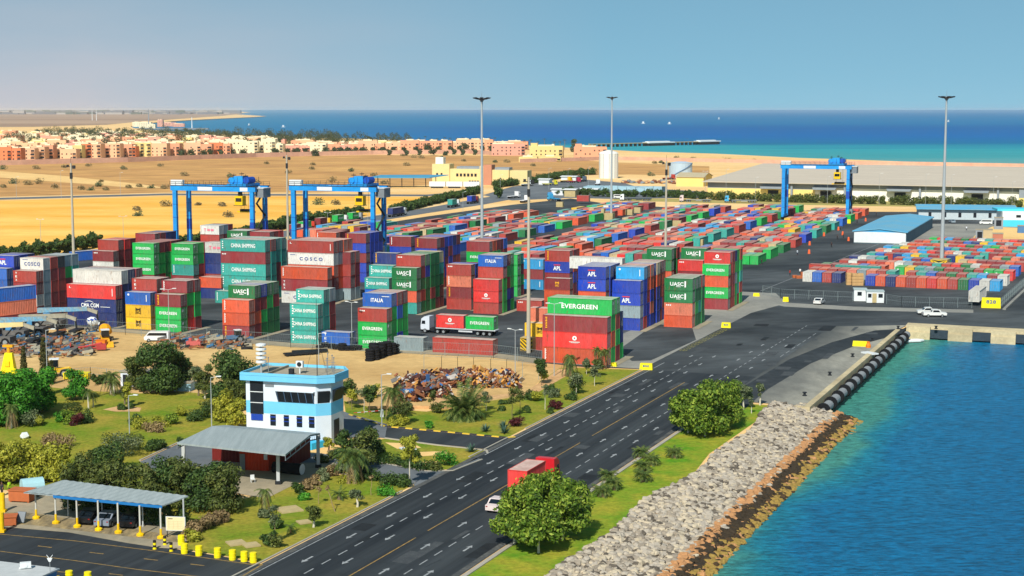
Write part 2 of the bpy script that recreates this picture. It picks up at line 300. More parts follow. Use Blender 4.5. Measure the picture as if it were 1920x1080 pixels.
sheet('tyre_stain', [RD(-86.5, 270), RD(-83.5, 272), RD(-82.8, 300), RD(-90, 322), RD(-97, 318), RD(-93, 282)], .044, yard_asph)
sheet('fence_verge', gp((-80, 598), (110, 610), (235, 618), (420, 633), (545, 643), (660, 649), (745, 654), (925, 662), (1020, 674), (1020, 684), (925, 671), (745, 662), (545, 651), (235, 624), (-80, 606)), .047, tan_conc)
# side roads, pads
sheet('gate_road', gp((655, 779), (700, 794), (722, 801), (800, 808), (950, 822), (1000, 818))+[RD(-81, 180)]+gp((915, 843), (820, 833), (722, 821), (690, 815), (636, 818)), .036, asph)
sheet('gate_court', gp((640, 770), (655, 776), (726, 796), (722, 822), (690, 818), (600, 826), (636, 800)), .040, old_asph)
sheet('toll_road', gp((262, 866), (335, 832), (420, 838), (540, 850), (600, 850), (700, 867), (800, 884), (850, 882), (905, 862))+[RD(-81, 186), RD(-81, 168)]+gp((775, 907), (700, 893), (612, 880), (560, 880), (440, 872), (300, 890)), .036, old_asph)
sheet('toll_pad', gp((330, 880), (440, 868), (560, 868), (625, 868), (645, 876), (560, 905), (500, 935), (440, 925)), .042, tan_conc)
sheet('carport_pad', gp((-60, 945), (40, 930), (130, 930), (352, 975), (350, 1030), (300, 1028), (240, 1019), (130, 999), (0, 988), (-60, 984)), .041, tan_conc)
sheet('stall_apron', gp((-60, 960), (60, 962), (330, 1005), (335, 1018), (60, 985), (-60, 980)), .045, mat('stall_surface', '#a89368', .9, .35, .5, col2='#6e6450', scale2=1.2, world=True, stretch=(1.6, .5, 1)))
# lawns
sheet('garden_lawn', gp((-120, 760), (0, 752), (90, 726), (150, 732), (260, 738), (350, 735), (445, 745), (452, 790), (420, 812), (330, 830), (262, 864), (290, 892), (400, 905), (440, 925), (400, 952), (352, 976), (200, 925), (-120, 915)), .024, lawn)
sheet('scrap_lawn', gp((648, 774), (645, 752), (700, 765), (800, 772), (850, 762), (985, 742), (1012, 716), (1050, 690), (1090, 690))+[RD(-82.1, 261.5), RD(-82.0, 200)]+gp((965, 819), (950, 820), (800, 806), (722, 799), (660, 778)), .026, lawn)
sheet('soil_patch', gp((800, 742), (860, 748), (985, 735), (1020, 712), (1048, 692), (1080, 690), (1060, 706), (1010, 735), (900, 752), (820, 756)), .03, soil)
sheet('middle_lawn', gp((640, 835), (722, 823), (820, 836), (912, 845), (904, 860), (850, 880), (800, 881), (700, 864), (640, 852)), .03, lawn)
sheet('lower_lawn', gp((640, 890), (700, 895), (772, 908))+[RD(-82.0, 168), RD(-82.0, 132)]+gp((490, 1055), (430, 1044), (345, 1030), (350, 975), (400, 950), (480, 930), (560, 908)), .03, lawn)
sheet('verge_lawn', [RD(-60.66, -60), RD(-51.8, -60), RD(-51.2, 140), RD(-51.2, 180), RD(-53.2, 200), RD(-52.2, 237), RD(-60.66, 237)], .026, strip_lawn)
sheet('flowerbed', gp((193, 768), (230, 760), (265, 765), (262, 772), (215, 772)), .036, soil)
for i, l in enumerate([((722, 830), (775, 832), (790, 840), (745, 842)), ((785, 848), (835, 846), (840, 852), (792, 856)), ((782, 866), (820, 866), (820, 872), (786, 873))]):
    sheet('bare_patch', gp(*l), .036, pale_sand)
# dust along the kerbs, patches and tar seams of the old asphalt
dustm = mat('kerb_dust', '#5f5f5b', .95, .3, .5, world=True, col2='#3c4043', scale2=2.5)
sheet('kerb_dust', [RD(-81.55, 90), RD(-80.75, 90), RD(-80.85, 262), RD(-81.55, 262)], .039, dustm); sheet('kerb_dust', [RD(-62.2, 90), RD(-61.45, 90), RD(-61.45, 238), RD(-62.2, 238)], .039, dustm)
pq = random.Random(40); pm = (mat('asphalt_patch_dark', '#16191c', .85, .3, .6, world=True, col2='#24282b'), mat('asphalt_patch_light', '#4a4e50', .9, .3, .6, world=True, col2='#3a3e41'))
for i in range(26):
    u, v = pq.uniform(-80.5, -63), pq.uniform(125, 250); w, l = pq.uniform(.5, 2.2), pq.uniform(1.5, 7); k = pq.uniform(-.3, .3)
    sheet('asphalt_patch', [RD(u, v), RD(u+w, v+k), RD(u+w, v+l), RD(u, v+l-k)], .0405+.00004*i, pm[i % 2])
for i in range(22):
    u, v = pq.uniform(-80, -50), pq.uniform(245, 330); w, l = pq.uniform(.6, 3), pq.uniform(2, 9)
    sheet('asphalt_patch', [RD(u, v), RD(u+w, v+.3), RD(u+w*.9, v+l), RD(u-.2, v+l-.4)], .0512+.00004*i, pm[(i+1) % 2] if u < -63 else pm[1])
sb = MB()
for i in range(34):
    u, v = pq.uniform(-81, -62), pq.uniform(118, 260); a = pq.choice((0, 0, 1)); L_ = pq.uniform(3, 14); P_ = [(u, v)]
    for k in range(5): P_.append((P_[-1][0]+(pq.uniform(-.15, .15) if not a else L_/5*.5), P_[-1][1]+(L_/5 if not a else pq.uniform(-.3, .3))))
    for (a0, b0), (a1, b1) in zip(P_, P_[1:]):
        if a1 < -61.6: sb.face([RD(a0-.03, b0, .0435), RD(a0+.04, b0+.04, .0435), RD(a1+.04, b1+.04, .0435), RD(a1-.03, b1, .0435)])
tag(sb.build('tar_seams', mat('tar', '#0e1012', .6, .2, 1, world=True)), kind='structure')
# painted markings
white = mat('road_paint', '#a9acac', .7, .4, 1.6, world=True, col2='#7c8082'); yellow = mat('yellow_line', '#b08a40', .7, .4, 1.4, world=True, col2='#6e6146'); faint = mat('worn_paint', '#a8a04c', .8, .5, .8, world=True, col2='#4f5350')
mk = MB(); Z = .046
def strip(fr, u, v0, v1, w, m): mk.face([fr(u-w/2, v0, Z), fr(u+w/2, v0, Z), fr(u+w/2, v1, Z), fr(u-w/2, v1, Z)], m)
def arrow(u, v, s=1):
    mk.face([RD(u-.12, v-s*1.0, Z), RD(u+.12, v-s*1.0, Z), RD(u+.12, v+s*.5, Z), RD(u-.12, v+s*.5, Z)][::s], 0)
    mk.face([RD(u-.36, v+s*.5, Z), RD(u+.36, v+s*.5, Z), RD(u, v+s*1.35, Z)][::s], 0)
strip(RD, -80.5, 100, 168, .14, 0); strip(RD, -80.5, 188, 270.5, .16, 0)
for v0, v1 in ((90, 128), (131, 148), (151, 176), (182, 200), (205, 252)): strip(RD, -71.4, v0, v1, .16, 1)
k = 0
while 100+k*3.55 < 330:
    v = 100+k*3.55; k += 1
    if v < 280: strip(RD, -75.9, v, v+1.9, .16, 0)
    strip(RD, -66.7, v, v+1.9, .16, 0)
for k in range(20):
    v = 117.5+k*9.55
    if v < 285: arrow(-78.1, v, -1)
    if v+3 < 285: arrow(-74.0, v+1, -1)
    if v < 340: arrow(-69.0, v-1, 1); arrow(-64.6, v, 1)
for k in range(7): strip(RD, -62.6, 285+k*5, 288+k*5, .14, 0)
strip(QY, -103, 385, 560, .18, 0)
tag(mk.build('road_markings', [white, yellow]), kind='structure')
mk = MB()
def px_strip(a, c, w, m):
    A, B_ = Vector(G(*a, Z)), Vector(G(*c, Z)); d = (B_-A).normalized(); n = Vector((-d.y, d.x, 0))*w/2; mk.face([A-n, A+n, B_+n, B_-n][::-1], m)
pts = [(-60, 996), (140, 1014), (300, 1034), (478, 1059)]
for a, c in zip(pts, pts[1:]): px_strip(a, c, .16, 0)
pts = [(-60, 1026), (140, 1051), (260, 1068), (480, 1093)]
for a, c in zip(pts, pts[1:]): px_strip(a, c, .16, 0)
for x, y in ((-20, 1010), (83, 1025), (180, 1037), (282, 1049), (369, 1059), (120, 1073), (216, 1077)): px_strip((x-12, y-1.5), (x+14, y+1.5), .2, 0)
px_strip((492, 1058), (455, 1080), .18, 0); px_strip((470, 1057), (492, 1058), .18, 0)
tag(mk.build('yellow_markings', [yellow]), kind='structure')
# faded block lettering along the yard edge, too worn to read
mk = MB(); Z = .05
for k in range(12):
    v = 285+k*2.7
    for du in (0, .8, 1.6): strip(RD, -81.9+du*.7, v, v+1.9, .16, 0)
    for dv in (0, .9, 1.8): mk.face([RD(-81.9, v+dv, Z+.002), RD(-80.8, v+dv, Z+.002), RD(-80.8, v+dv+.14, Z+.002), RD(-81.9, v+dv+.14, Z+.002)], 0)
tag(mk.build('worn_marking', [faint]), kind='structure')
# kerbs: a real 12 cm step
def kerb(pts, w=.22, h=.12, name='kerb', mats=None, seg=None):
    b = MB(); mats = mats or [kerbm]; P = [Vector((p[0], p[1], 0)) for p in pts]; n = 0
    for A, B_ in zip(P, P[1:]):
        L = (B_-A).length; d = (B_-A).normalized(); q = Vector((-d.y, d.x, 0))*w/2; k = max(1, int(L/seg)) if seg else 1
        for i in range(k):
            a = A+d*(L*i/k); c = A+d*(L*(i+1)/k)
            b.hexa([a-q, c-q, c+q, a+q]+[p+Vector((0, 0, h)) for p in (a-q, c-q, c+q, a+q)], (n % 2) if seg else 0); n += 1
    return tag(b.build(name, mats), kind='structure')
kerb([RD(-81.9, 60), RD(-81.9, 166)]); kerb([RD(-81.9, 186), RD(-81.9, 200)]); kerb([RD(-81.9, 206)]+[RD(-82, 262)]); kerb([RD(-60.9, 60), RD(-60.9, 238)], .5, .14)
kerb(gp((655, 778), (700, 793), (722, 800), (800, 807), (950, 821), (966, 820)), .3, .14, 'kerb', [mat('kerb_yellow', '#d8b83c', .8, .2, 2), mat('kerb_black', '#34343a', .8)], 1.1)
kerb(gp((722, 822), (820, 835), (912, 845), (914, 850)), .3, .12); kerb(gp((640, 853), (700, 866), (800, 884), (850, 883), (904, 862)), .25, .12)
kerb(gp((640, 889), (700, 895), (772, 909), (778, 906)), .25, .12); kerb(gp((262, 864), (335, 830)), .25, .12)
# ------------------------------------------------------------------ shipping containers
CCOL = {'g': ('green', '#10a848'), 'd': ('dark green', '#14703a'), 't': ('teal', '#2f9d90'), 'r': ('brick red', '#ab3b31'), 'R': ('bright red', '#d8342f'),
        'm': ('maroon', '#8c2c30'), 'o': ('orange red', '#d2532f'), 'p': ('salmon', '#dd7a5c'), 'b': ('blue', '#1b5fb8'), 'B': ('royal blue', '#123cae'),
        'n': ('navy', '#152c6e'), 'c': ('sky blue', '#1f96cf'), 'y': ('yellow', '#e3b21c'), 'w': ('white', '#d2d0c8'), 's': ('silver grey', '#8a9ba0'),
        'a': ('tan', '#c0a97e'), 'k': ('dark grey', '#33363a')}
def paint(c):
    nm = 'paint_'+CCOL[c][0].replace(' ', '_')
    if nm in MATS: return MATS[nm]
    m = mat(nm, CCOL[c][1], .6, .22, .5, spec=.3, col2=tuple(x*.8+.035 for x in lin(CCOL[c][1]))+(1,), scale2=2.6, stretch=(1, 1, .3)); t = m.node_tree; b = t.nodes['Principled BSDF']
    src = b.inputs['Base Color'].links[0].from_socket; oi = N(t, 'ShaderNodeObjectInfo'); mr = N(t, 'ShaderNodeMapRange'); t.links.new(oi.outputs['Random'], mr.inputs[0]); mr.inputs[3].default_value = .80; mr.inputs[4].default_value = 1.14
    mu = N(t, 'ShaderNodeMix', data_type='RGBA', blend_type='MULTIPLY'); mu.inputs[0].default_value = 1; t.links.new(src, mu.inputs[6]); t.links.new(mr.outputs[0], mu.inputs[7])
    no = N(t, 'ShaderNodeTexNoise'); no.inputs['Scale'].default_value = 1.7; no.inputs['Detail'].default_value = 6; mp = N(t, 'ShaderNodeMapping'); mp.inputs['Scale'].default_value = (1.4, 1.4, .45); mp.inputs['Location'].default_value = (3, 7, 1); t.links.new(N(t, 'ShaderNodeNewGeometry').outputs['Position'], mp.inputs[0]); t.links.new(mp.outputs[0], no.inputs[0])
    rr_ = N(t, 'ShaderNodeMapRange'); t.links.new(no.outputs[0], rr_.inputs[0]); rr_.inputs[1].default_value = .60; rr_.inputs[2].default_value = .74; rr_.inputs[4].default_value = .7       # rust and scrapes
    ru = N(t, 'ShaderNodeMix', data_type='RGBA'); t.links.new(rr_.outputs[0], ru.inputs[0]); t.links.new(mu.outputs[2], ru.inputs[6]); ru.inputs[7].default_value = rgba('#6e4a36' if c not in 'wsa' else '#8c6a50'); t.links.new(ru.outputs[2], b.inputs['Base Color']); return m
def roofpaint(c, f=.8):
    q = lin(CCOL[c][1]); gy = lin('#c4beb2')
    return mat(('weathered_' if f > .5 else 'sunworn_')+CCOL[c][0].replace(' ', '_'), tuple(a*(1-f)+b_*f for a, b_ in zip(q, gy))+(1,), .8, .14, .5, spec=.2, col2=tuple(a*(1-f)+b_*f for a, b_ in zip(q, lin('#a8a094')))+(1,), scale2=1.6)
WHITE = mat('white_lettering', '#e4e6e2', .6, 0); BLUEL = mat('blue_lettering', '#24448c', .6, 0); DARKL = mat('dark_lettering', '#2b2416', .6, 0); REDL = mat('red_lettering', '#d0403c', .6, 0); YELL = mat('yellow_lettering', '#e8a820', .6, 0)
PINKL = mat('pink_lettering', '#e0788a', .6, 0); STEEL = mat('galvanised_steel', '#9aa0a2', .45, .1, 2, metal=.3); DARKM = mat('dark_metal', '#24272b', .6, .2, 2); RUBBER = mat('rubber', '#15161a', .9, .2, 3); GLASS = mat('dark_glass', '#101a22', .12, 0, spec=.6)
CW = 2.438; CH = {1: 2.591, 2: 2.896}; CL = {20: 6.058, 40: 12.192}
CM = {}
def corr(b, x0, x1, z0, z1, y, dy, per, m):        # a corrugated wall between x0 and x1 facing y
    n = max(2, int(round((x1-x0)/per))); w = (x1-x0)/n; P = []
    for i in range(n): a = x0+i*w; P += [(a, 0), (a+w*.3, 0), (a+w*.5, dy), (a+w*.8, dy)]
    P.append((x1, 0)); k = len(b.v)
    for x, d in P: b.v.append((x, y-d, z0)); b.v.append((x, y-d, z1))
    for i in range(len(P)-1):
        q = (k+2*i, k+2*i+2, k+2*i+3, k+2*i+1); b.f.append(q if dy > 0 else q[::-1]); b.m.append(m)
def cmeshes(L, h):
    if (L, h) in CM: return CM[(L, h)]
    Lm, hh, w = CL[L], CH[h], CW/2; b = MB()
    corr(b, -Lm/2+.1, Lm/2-.1, .16, hh-.1, -w+.045, -.04, .42, 0)          # front
    corr(b, -Lm/2+.1, Lm/2-.1, .16, hh-.1, w-.045, .04, .42, 0)
    b.face([(-Lm/2+.05, -w+.05, .16), (-Lm/2+.05, w-.05, .16), (-Lm/2+.05, w-.05, hh-.1), (-Lm/2+.05, -w+.05, hh-.1)][::-1], 0)
    n = int(Lm/.6); k = len(b.v)                                            # ribbed roof
    for i in range(n+1):
        x = -Lm/2+.08+(Lm-.16)*i/n; z = hh-.045+(.02 if i % 2 else 0); b.v += [(x, -w+.06, z), (x, w-.06, z)]
    for i in range(n): b.f.append((k+2*i, k+2*i+2, k+2*i+3, k+2*i+1)); b.m.append(1)
    b.face([(-Lm/2+.05, -w+.05, .12), (-Lm/2+.05, w-.05, .12), (Lm/2-.05, w-.05, .12), (Lm/2-.05, -w+.05, .12)], 0)
    body = b.mesh('body', [paint('r'), roofpaint('r')])
    f = MB(); p = .11
    for sx in (-1, 1):
        for sy in (-1, 1):
            X0, X1 = sorted((sx*Lm/2, sx*(Lm/2-p))); Y0, Y1 = sorted((sy*w, sy*(w-p))); f.box(X0, X1, Y0, Y1, 0.0, hh-.012, 0)
        X0, X1 = sorted((sx*(Lm/2-.004), sx*(Lm/2-.09))); f.box(X0, X1, -w+p, w-p, hh-.13, hh-.018, 0); f.box(X0, X1, -w+p, w-p, .03, .17, 0)
    for sy in (-1, 1):
        Y0, Y1 = sorted((sy*(w-.004), sy*(w-.08))); f.box(-Lm/2+p, Lm/2-p, Y0, Y1, hh-.12, hh-.02, 0); f.box(-Lm/2+p, Lm/2-p, Y0, Y1, .02, .18, 0)
    frame = f.mesh('frame', [paint('r')])
    d = MB(); x = Lm/2-.05
    for s_ in (-1, 1):
        Y0, Y1 = sorted((s_*.012, s_*(w-p-.01))); d.box(x-.04, x+.01, Y0, Y1, .18, hh-.14, 0)
        for yy in (.33, .86):
            d.tube((x+.035, s_*yy, .2), (x+.035, s_*yy, hh-.16), .02, n=5, m=1)
            d.box(x+.015, x+.06, s_*yy-.09, s_*yy+.09, 1.0, 1.08, 1)
    door = d.mesh('door', [paint('r'), STEEL])
    e = MB(); x0, x1, z1 = -Lm/2, Lm/2, hh-.012                       # a lean all-in-one shell for the far ones
    corr(e, x0+.08, x1-.08, .05, z1-.06, -w+.03, -.05, .9, 0); corr(e, x0+.08, x1-.08, .05, z1-.06, w-.03, .05, .9, 0)
    for s_ in (-1, 1):
        q = [(s_*(x1-.03), -w+.08, .05), (s_*(x1-.03), w-.08, .05), (s_*(x1-.03), w-.08, z1-.06), (s_*(x1-.03), -w+.08, z1-.06)]; e.face(q if s_ > 0 else q[::-1], 0)
        for t_ in (-1, 1):
            X0, X1 = sorted((s_*x1, s_*(x1-.1))); Y0, Y1 = sorted((t_*w, t_*(w-.1))); e.box(X0, X1, Y0, Y1, 0, z1-.07, 0)
    e.box(x0, x1, -w, w, z1-.07, z1, 0); e.face([(x0+.02, -w+.02, z1+.004), (x1-.02, -w+.02, z1+.004), (x1-.02, w-.02, z1+.004), (x0+.02, w-.02, z1+.004)], 1)
    CM[(L, h)] = (body, frame, door, e); return CM[(L, h)]
TXT = {}
def text(word, width=None, height=None, m=WHITE, bold=.03, spacing=1.0):
    """a flat word standing in the x,z plane, centred, facing -y"""
    key = (word, width, height, m.name, spacing)
    if key in TXT: return TXT[key]
    cu = D.curves.new('t', 'FONT'); cu.body = word; cu.size = 1; cu.offset = bold*.45; cu.space_character = spacing+.06; cu.resolution_u = 4
    o = D.objects.new('t', cu); COL.objects.link(o); bpy.context.view_layer.update()
    me = D.meshes.new_from_object(o.evaluated_get(bpy.context.evaluated_depsgraph_get())); D.objects.remove(o); D.curves.remove(cu)
    xs = [v.co.x for v in me.vertices]; ys = [v.co.y for v in me.vertices]; x0, x1, y0, y1 = min(xs), max(xs), min(ys), max(ys)
    sy = height/(y1-y0) if height else width/(x1-x0); sx = width/(x1-x0) if width else sy
    for v in me.vertices: v.co = ((v.co.x-(x0+x1)/2)*sx, 0, (v.co.y-(y0+y1)/2)*sy)
    me.materials.clear(); me.materials.append(m); me.name = 'lettering'
    for p in me.polygons: p.material_index = 0
    TXT[key] = me; return me
def joined(name, parts, mats):               # several flat meshes or MB pieces into one mesh; parts: (mesh, dx, dz, slot)
    b = MB()
    for me, dx, dz, sl in parts:
        k = len(b.v); b.v += [(v.co.x+dx, v.co.y, v.co.z+dz) for v in me.vertices]
        for p in me.polygons: b.f.append(tuple(k+i for i in p.vertices)); b.m.append(sl)
    return b.mesh(name, mats)
def plate(x0, x1, z0, z1, m=0): b = MB(); b.face([(x0, 0, z0), (x1, 0, z0), (x1, 0, z1), (x0, 0, z1)], m); return b.mesh('p', [WHITE])
def disc(r, x=0, z=0, n=14, r0=0):
    b = MB()
    if r0 == 0: b.face([(x+r*math.cos(2*PI*i/n), 0, z+r*math.sin(2*PI*i/n)) for i in range(n)])
    else:
        for i in range(n):
            a, c = 2*PI*i/n, 2*PI*(i+1)/n; b.face([(x+r0*math.cos(a), 0, z+r0*math.sin(a)), (x+r*math.cos(a), 0, z+r*math.sin(a)), (x+r*math.cos(c), 0, z+r*math.sin(c)), (x+r0*math.cos(c), 0, z+r0*math.sin(c))])
    return b.mesh('p', [WHITE])
LOGO = {}
def logo(code, L, h):
    k = (code, L, h)
    if k in LOGO: return LOGO[k]
    big = L == 40; Lm = CL[L]; zc = CH[h]/2
    if code == 'E': me = joined('lettering', [(text('EVERGREEN', Lm*(.56 if big else .68), .85 if big else .62, bold=.05), 0, 0, 0)], [WHITE])
    elif code == 'U': me = joined('lettering', [(text('UASC', 2.9, .8, bold=.06), -.35, .1, 0), (plate(1.3, 1.62, -.55, .75), 0, 0, 0), (plate(-.5, .5, -.52, -.42), 0, 0, 0)], [WHITE])
    elif code == 'C':
        P = [(text('CHINA SHIPPING', Lm*(.54 if big else .8), .95 if big else .7, bold=.05), .1, 0, 0)]
        for i in range(4): P.append((plate(-Lm/2+.45, -Lm/2+.75, .75-i*.5, 1.0-i*.5), 0, 0, 0))
        me = joined('lettering', P, [WHITE])
    elif code == 'O': me = joined('lettering', [(text('COSCO', Lm*(.5 if big else .68), .8, m=BLUEL, bold=.05, spacing=1.6 if big else 1.35), .1, 0, 0), (plate(-Lm/2+.6, -Lm/2+2.0, .85, .95), 0, 0, 0)], [BLUEL])
    elif code == 'A': me = joined('lettering', [(text('APL', 1.9, .95, bold=.07), 0, -.25, 0), (plate(-.85, .75, .42, .62), 0, 0, 1)], [WHITE, REDL])
    elif code == 'I': me = joined('lettering', [(text('ITALIA', 2.6, .75, bold=.05), 0, 0, 0), (plate(1.0, 2.6, .7, .8), 0, 0, 0)], [WHITE])
    elif code == 'G':
        b = MB()
        for s_ in (1, -1):
            for i in range(8):
                a, c = PI*.25+i*PI*.5/8, PI*.25+(i+1)*PI*.5/8
                b.face([(s_*(1.5*math.cos(t)), 0, s_*(-.15+r*math.sin(t))) for t, r in ((a, 1.0), (c, 1.0), (c, 1.12), (a, 1.12))])
        me = joined('lettering', [(text('CMA CGM', 4.4, .85, bold=.06), -.4, .0, 0), (b.mesh('p', [WHITE]), -.6, 0, 0), (plate(2.2, 4.6, -.3, -.2), 0, 0, 0)], [WHITE])
    elif code == 'M': me = joined('lettering', [(text('M', .9, .5, m=DARKL, bold=.08), 0, .3, 0), (text('SC', .9, .5, m=DARKL, bold=.08), 0, -.32, 0), (plate(-.62, -.52, -.7, .68), 0, 0, 0), (plate(.52, .62, -.7, .68), 0, 0, 0)], [DARKL])
    elif code == 'N': me = joined('lettering', [(text('M', .9, .45, m=YELL, bold=.08), 0, .3, 0), (text('SC', .9, .45, m=YELL, bold=.08), 0, -.32, 0)], [YELL])
    elif code == 'H': me = joined('lettering', [(disc(.42, 0, .35, r0=.16), 0, 0, 0), (plate(-1.0, 1.0, -.38, -.28), 0, 0, 0), (plate(-.7, .7, -.52, -.46), 0, 0, 0)], [PINKL if False else WHITE])
    elif code == 'T': me = joined('lettering', [(text('T', .7, .9, m=PINKL, bold=.08), -1.5, 0, 0), (plate(-.8, .1, -.3, .25), 0, 0, 0), (plate(.35, 1.3, -.3, .25), 0, 0, 0)], [PINKL])
    elif code == 'X': me = joined('lettering', [(text(c, .45, .45, bold=.05), -Lm/2+.8, .75-.75*i, 0) for i, c in enumerate('TEX')], [WHITE])
    elif code == 'K': me = joined('lettering', [(plate(-Lm/2+.55+(.06*i % .12), -Lm/2+.9, .9-i*.3, 1.08-i*.3), 0, 0, 0) for i in range(7)], [YELL])
    elif code == 'V': me = joined('lettering', [(plate(-Lm/2+.45, -Lm/2+.65+.08*(i % 2), .95-i*.22, 1.1-i*.22), 0, 0, 0) for i in range(9)], [WHITE])
    elif code == 'S': me = joined('lettering', [(plate(-Lm/2+.4+i*.4, -Lm/2+.65+i*.4, .65, .92), 0, 0, 0) for i in range(3)], [WHITE])
    elif code == 'L': me = joined('lettering', [(text('L', .5, .4, bold=.05), -Lm/2+.9, .8, 0), (plate(Lm/2-.9, Lm/2-.75, -.8, .8), 0, 0, 0)], [WHITE])
    elif code == 'D': me = joined('lettering', [(disc(.22, -Lm/2+.8, .75), 0, 0, 0), (plate(Lm/2-1.0, Lm/2-.85, -.6, .8), 0, 0, 0)], [WHITE])
    LOGO[k] = (me, zc); return LOGO[k]
LETW = {'E': 'white lettering', 'U': 'white lettering', 'C': 'white lettering', 'O': 'blue lettering', 'A': 'white and red logo', 'I': 'white lettering', 'G': 'white lettering', 'M': 'boxed dark logo',
        'N': 'boxed yellow logo', 'H': 'round white emblem', 'T': 'pink lettering', 'X': 'white letters', 'K': 'yellow side text', 'V': 'white side text', 'S': 'small white mark', 'L': 'small white mark', 'D': 'white dot'}
ALLC = []            # every container: dict(pos, rz, L, h, c, code, label, group)
def add_c(pos, rz, L, h, tok, label, group, area=None):
    area = area or (5.0 if 'far rows' in group else 7.0 if 'right-hand' in group else CL[L]*CH[h])
    ALLC.append(dict(pos=pos, rz=rz, L=L, h=h, c=tok[0], code=tok[1] if len(tok) > 1 else '', label=label, group=group, d=math.hypot(pos[0], pos[1])/area**.5))
rnd = random.Random(5); PADS = []
def block(desc, xl, ytop, L, h, rows, group='containers stacked in the front blocks', only=None):
    """rows: front to back, each 'top .. bottom'; the front row's top left corner is at photo point (xl, ytop)"""
    n0 = len(rows[0].split()); p = G(xl, ytop, n0*CH[h]); u, v = YD.inv(p)
    PADS.append((u+CL[L]+.2, u+CL[L]+1.6, v-1.5, v+len(rows)*2.56+1.5))
    for k, r in enumerate(rows):
        toks = r.split(); n = len(toks); ju = rnd.uniform(-.12, .12)
        for i, tk in enumerate(toks):
            if tk == '-': continue
            z = (n-1-i)*CH[h]; c = YD(u+CL[L]/2+ju+rnd.uniform(-.03, .03), v+CW/2+k*2.56, z)
            tier = 'only tier' if n == 1 else 'top tier' if i == 0 else 'bottom tier' if i == n-1 else nth(n-i)+' tier'
            row = 'front row' if k == 0 else nth(k+1)+' row'
            let = ''
            lab = f"{CCOL[tk[0]][0]} container, {tier}, {row} of the {desc}"
            fr = k == 0 or z+.1 >= len(rows[k-1].split())*CH[h]
            add_c(c, YD.rz, L, h, tk, lab, group, (CL[L]*CH[h] if fr else 0)+2.44*CH[h]*.35+(CL[L]*.35 if i == 0 else 0))
S2, S4 = 20, 40
block('blue stack at far left edge', -30, 502, S2, 1, ['bS b B b', 'BA B B B B', 'B n B r m', 'n B m r m'])
block('stack with silver column', 25, 507, S2, 1, ['rX m w m', 'wO s s s s', 'r m r m m', 'k m r m m', 's g m m m', 's t m s m'])
block('long stack behind the mixer drum', 124, 532, S4, 2, ['RL nG n', 'w n n n', 'n n n n', 'm n r n'])
block('stack on yellow containers', 234, 547, S2, 1, ['bD yM yM', 'rX m y y', 'm r m y'])
block('stack behind the white van', 291, 551, S2, 1, ['mK gE gE', 'mV gE r R', 'm g g m'])
block('red stack at left rear', 173, 470, S2, 1, ['mS w m r', 'r m m m r', 'R m m r m', 'm m r m m'])
block('green stack left of centre', 248, 455, S2, 1, ['gE gE gE m m', 'm gE gE r m', 'm g g g m', 'm g g m m', 'm m g m r'])
block('green stack with teal tier', 321, 456, S2, 1, ['gE gE tV m m', 'g g r m m', 'm m m r m'])
block('white topped stack of navy', 383, 454, S2, 1, ['wT n n r m', 'm n n m m'])
block('orange over navy pair', 373, 519, S2, 1, ['o n', 'm n'])
block('single end of teal row', 403, 545, S4, 2, ['tV'])
block('tall teal stack', 414, 448, S4, 2, ['tC mS tC tC tV', 'r t t t m', 't t m m t', 't t t m m'])
block('maroon block behind green stacks', 254, 437, S2, 1, ['m r m m m', 'm b m r m', 'n b m m r', 'n n r m m'])
block('white and pink stack under crane', 375, 422, S2, 1, ['wT r m n m', 's m r m m', 'm r m m r'])
block('stack behind the teal stack', 425, 432, S2, 1, ['dU m g m m', 'w g d m r', 'm r m r m'])
block('red stack behind teal roofs', 468, 434, S2, 1, ['m r m m m', 'r m r m g', 'R g m r m'])
block('front of orange and silver stack', 527, 499, S4, 2, ['oV mX wO'])
block('orange and silver stack', 540, 450, S4, 2, ['rL wO o m s', 'm s o o s', 'o s s s s', 'o m s s s'])
block('rear of orange and silver stack', 572, 470, S4, 2, ['m r m s', 'r m m s'])
block('teal twenty foot stack', 543, 569, S2, 1, ['tC tC tC', 'tC t t t', 's m m r'])
block('stack left of the mast shed', 416, 561, S2, 1, ['oV oV mK', 'dU m o m', 'B m g d', 'd g d d', 'd m d d'])
add_c(G(635, 646)[:2]+(0,), YD.rz, 20, 1, 'bX', 'blue container standing alone by the dumped beams and tyres', 'single containers in the yard')
block('stack above the tyre pile', 670, 577, S2, 1, ['rS gE gE', 'bI gE g g', 'r b g B', 'm g g g'])
block('green lettered stack', 735, 501, S2, 1, ['dU dU o t', 'rS m d r d', 'd B d d d', 'd d d m d', 'd d d d m', 'a t d m m'])
block('teal stack beside green lettering', 683, 520, S2, 1, ['tC b m', 'tC t m r', 'nK t m r m'])
block('rear maroon and blue stack', 779, 446, S2, 1, ['mK B m B m', 'm B B m r', 'B n m B m', 'B m B n m', 'n B m r m', 'm B r m m'])
block('rear maroon stack', 731, 443, S2, 1, ['mV B B m B', 'B B n B m'])
block('orange stack under the crane', 591, 435, S2, 1, ['oV B m B m', 'm n B m r', 'm B B m m'])
block('blue stack under the crane', 648, 437, S2, 1, ['mK B m B B', 'B B B n B', 'B B B B m', 'n B n m r'])
block('red stack behind the white lorry', 837, 495, S2, 1, ['rS pV mK r', 'B B m r'])
block('red stack with round emblem', 888, 523, S2, 1, ['R RH r', 'bI r g g g', 'r g m B n', 'g g g n g'])
block('stack at foot of lamp mast', 875, 452, S2, 1, ['m gE m r m', 'o g m m g', 'm g m g m', 'm r g m g', 'b m g g g'])
block('green ended column', 926, 476, S2, 1, ['g g g g', 't m g m'])
block('sky blue stack', 977, 485, S2, 1, ['cD mV cD', 'm c m'])
block('stack with one logo tier', 1022, 469, S2, 1, ['rK BA m o o', 'm r B m r', 'r m m B m'])
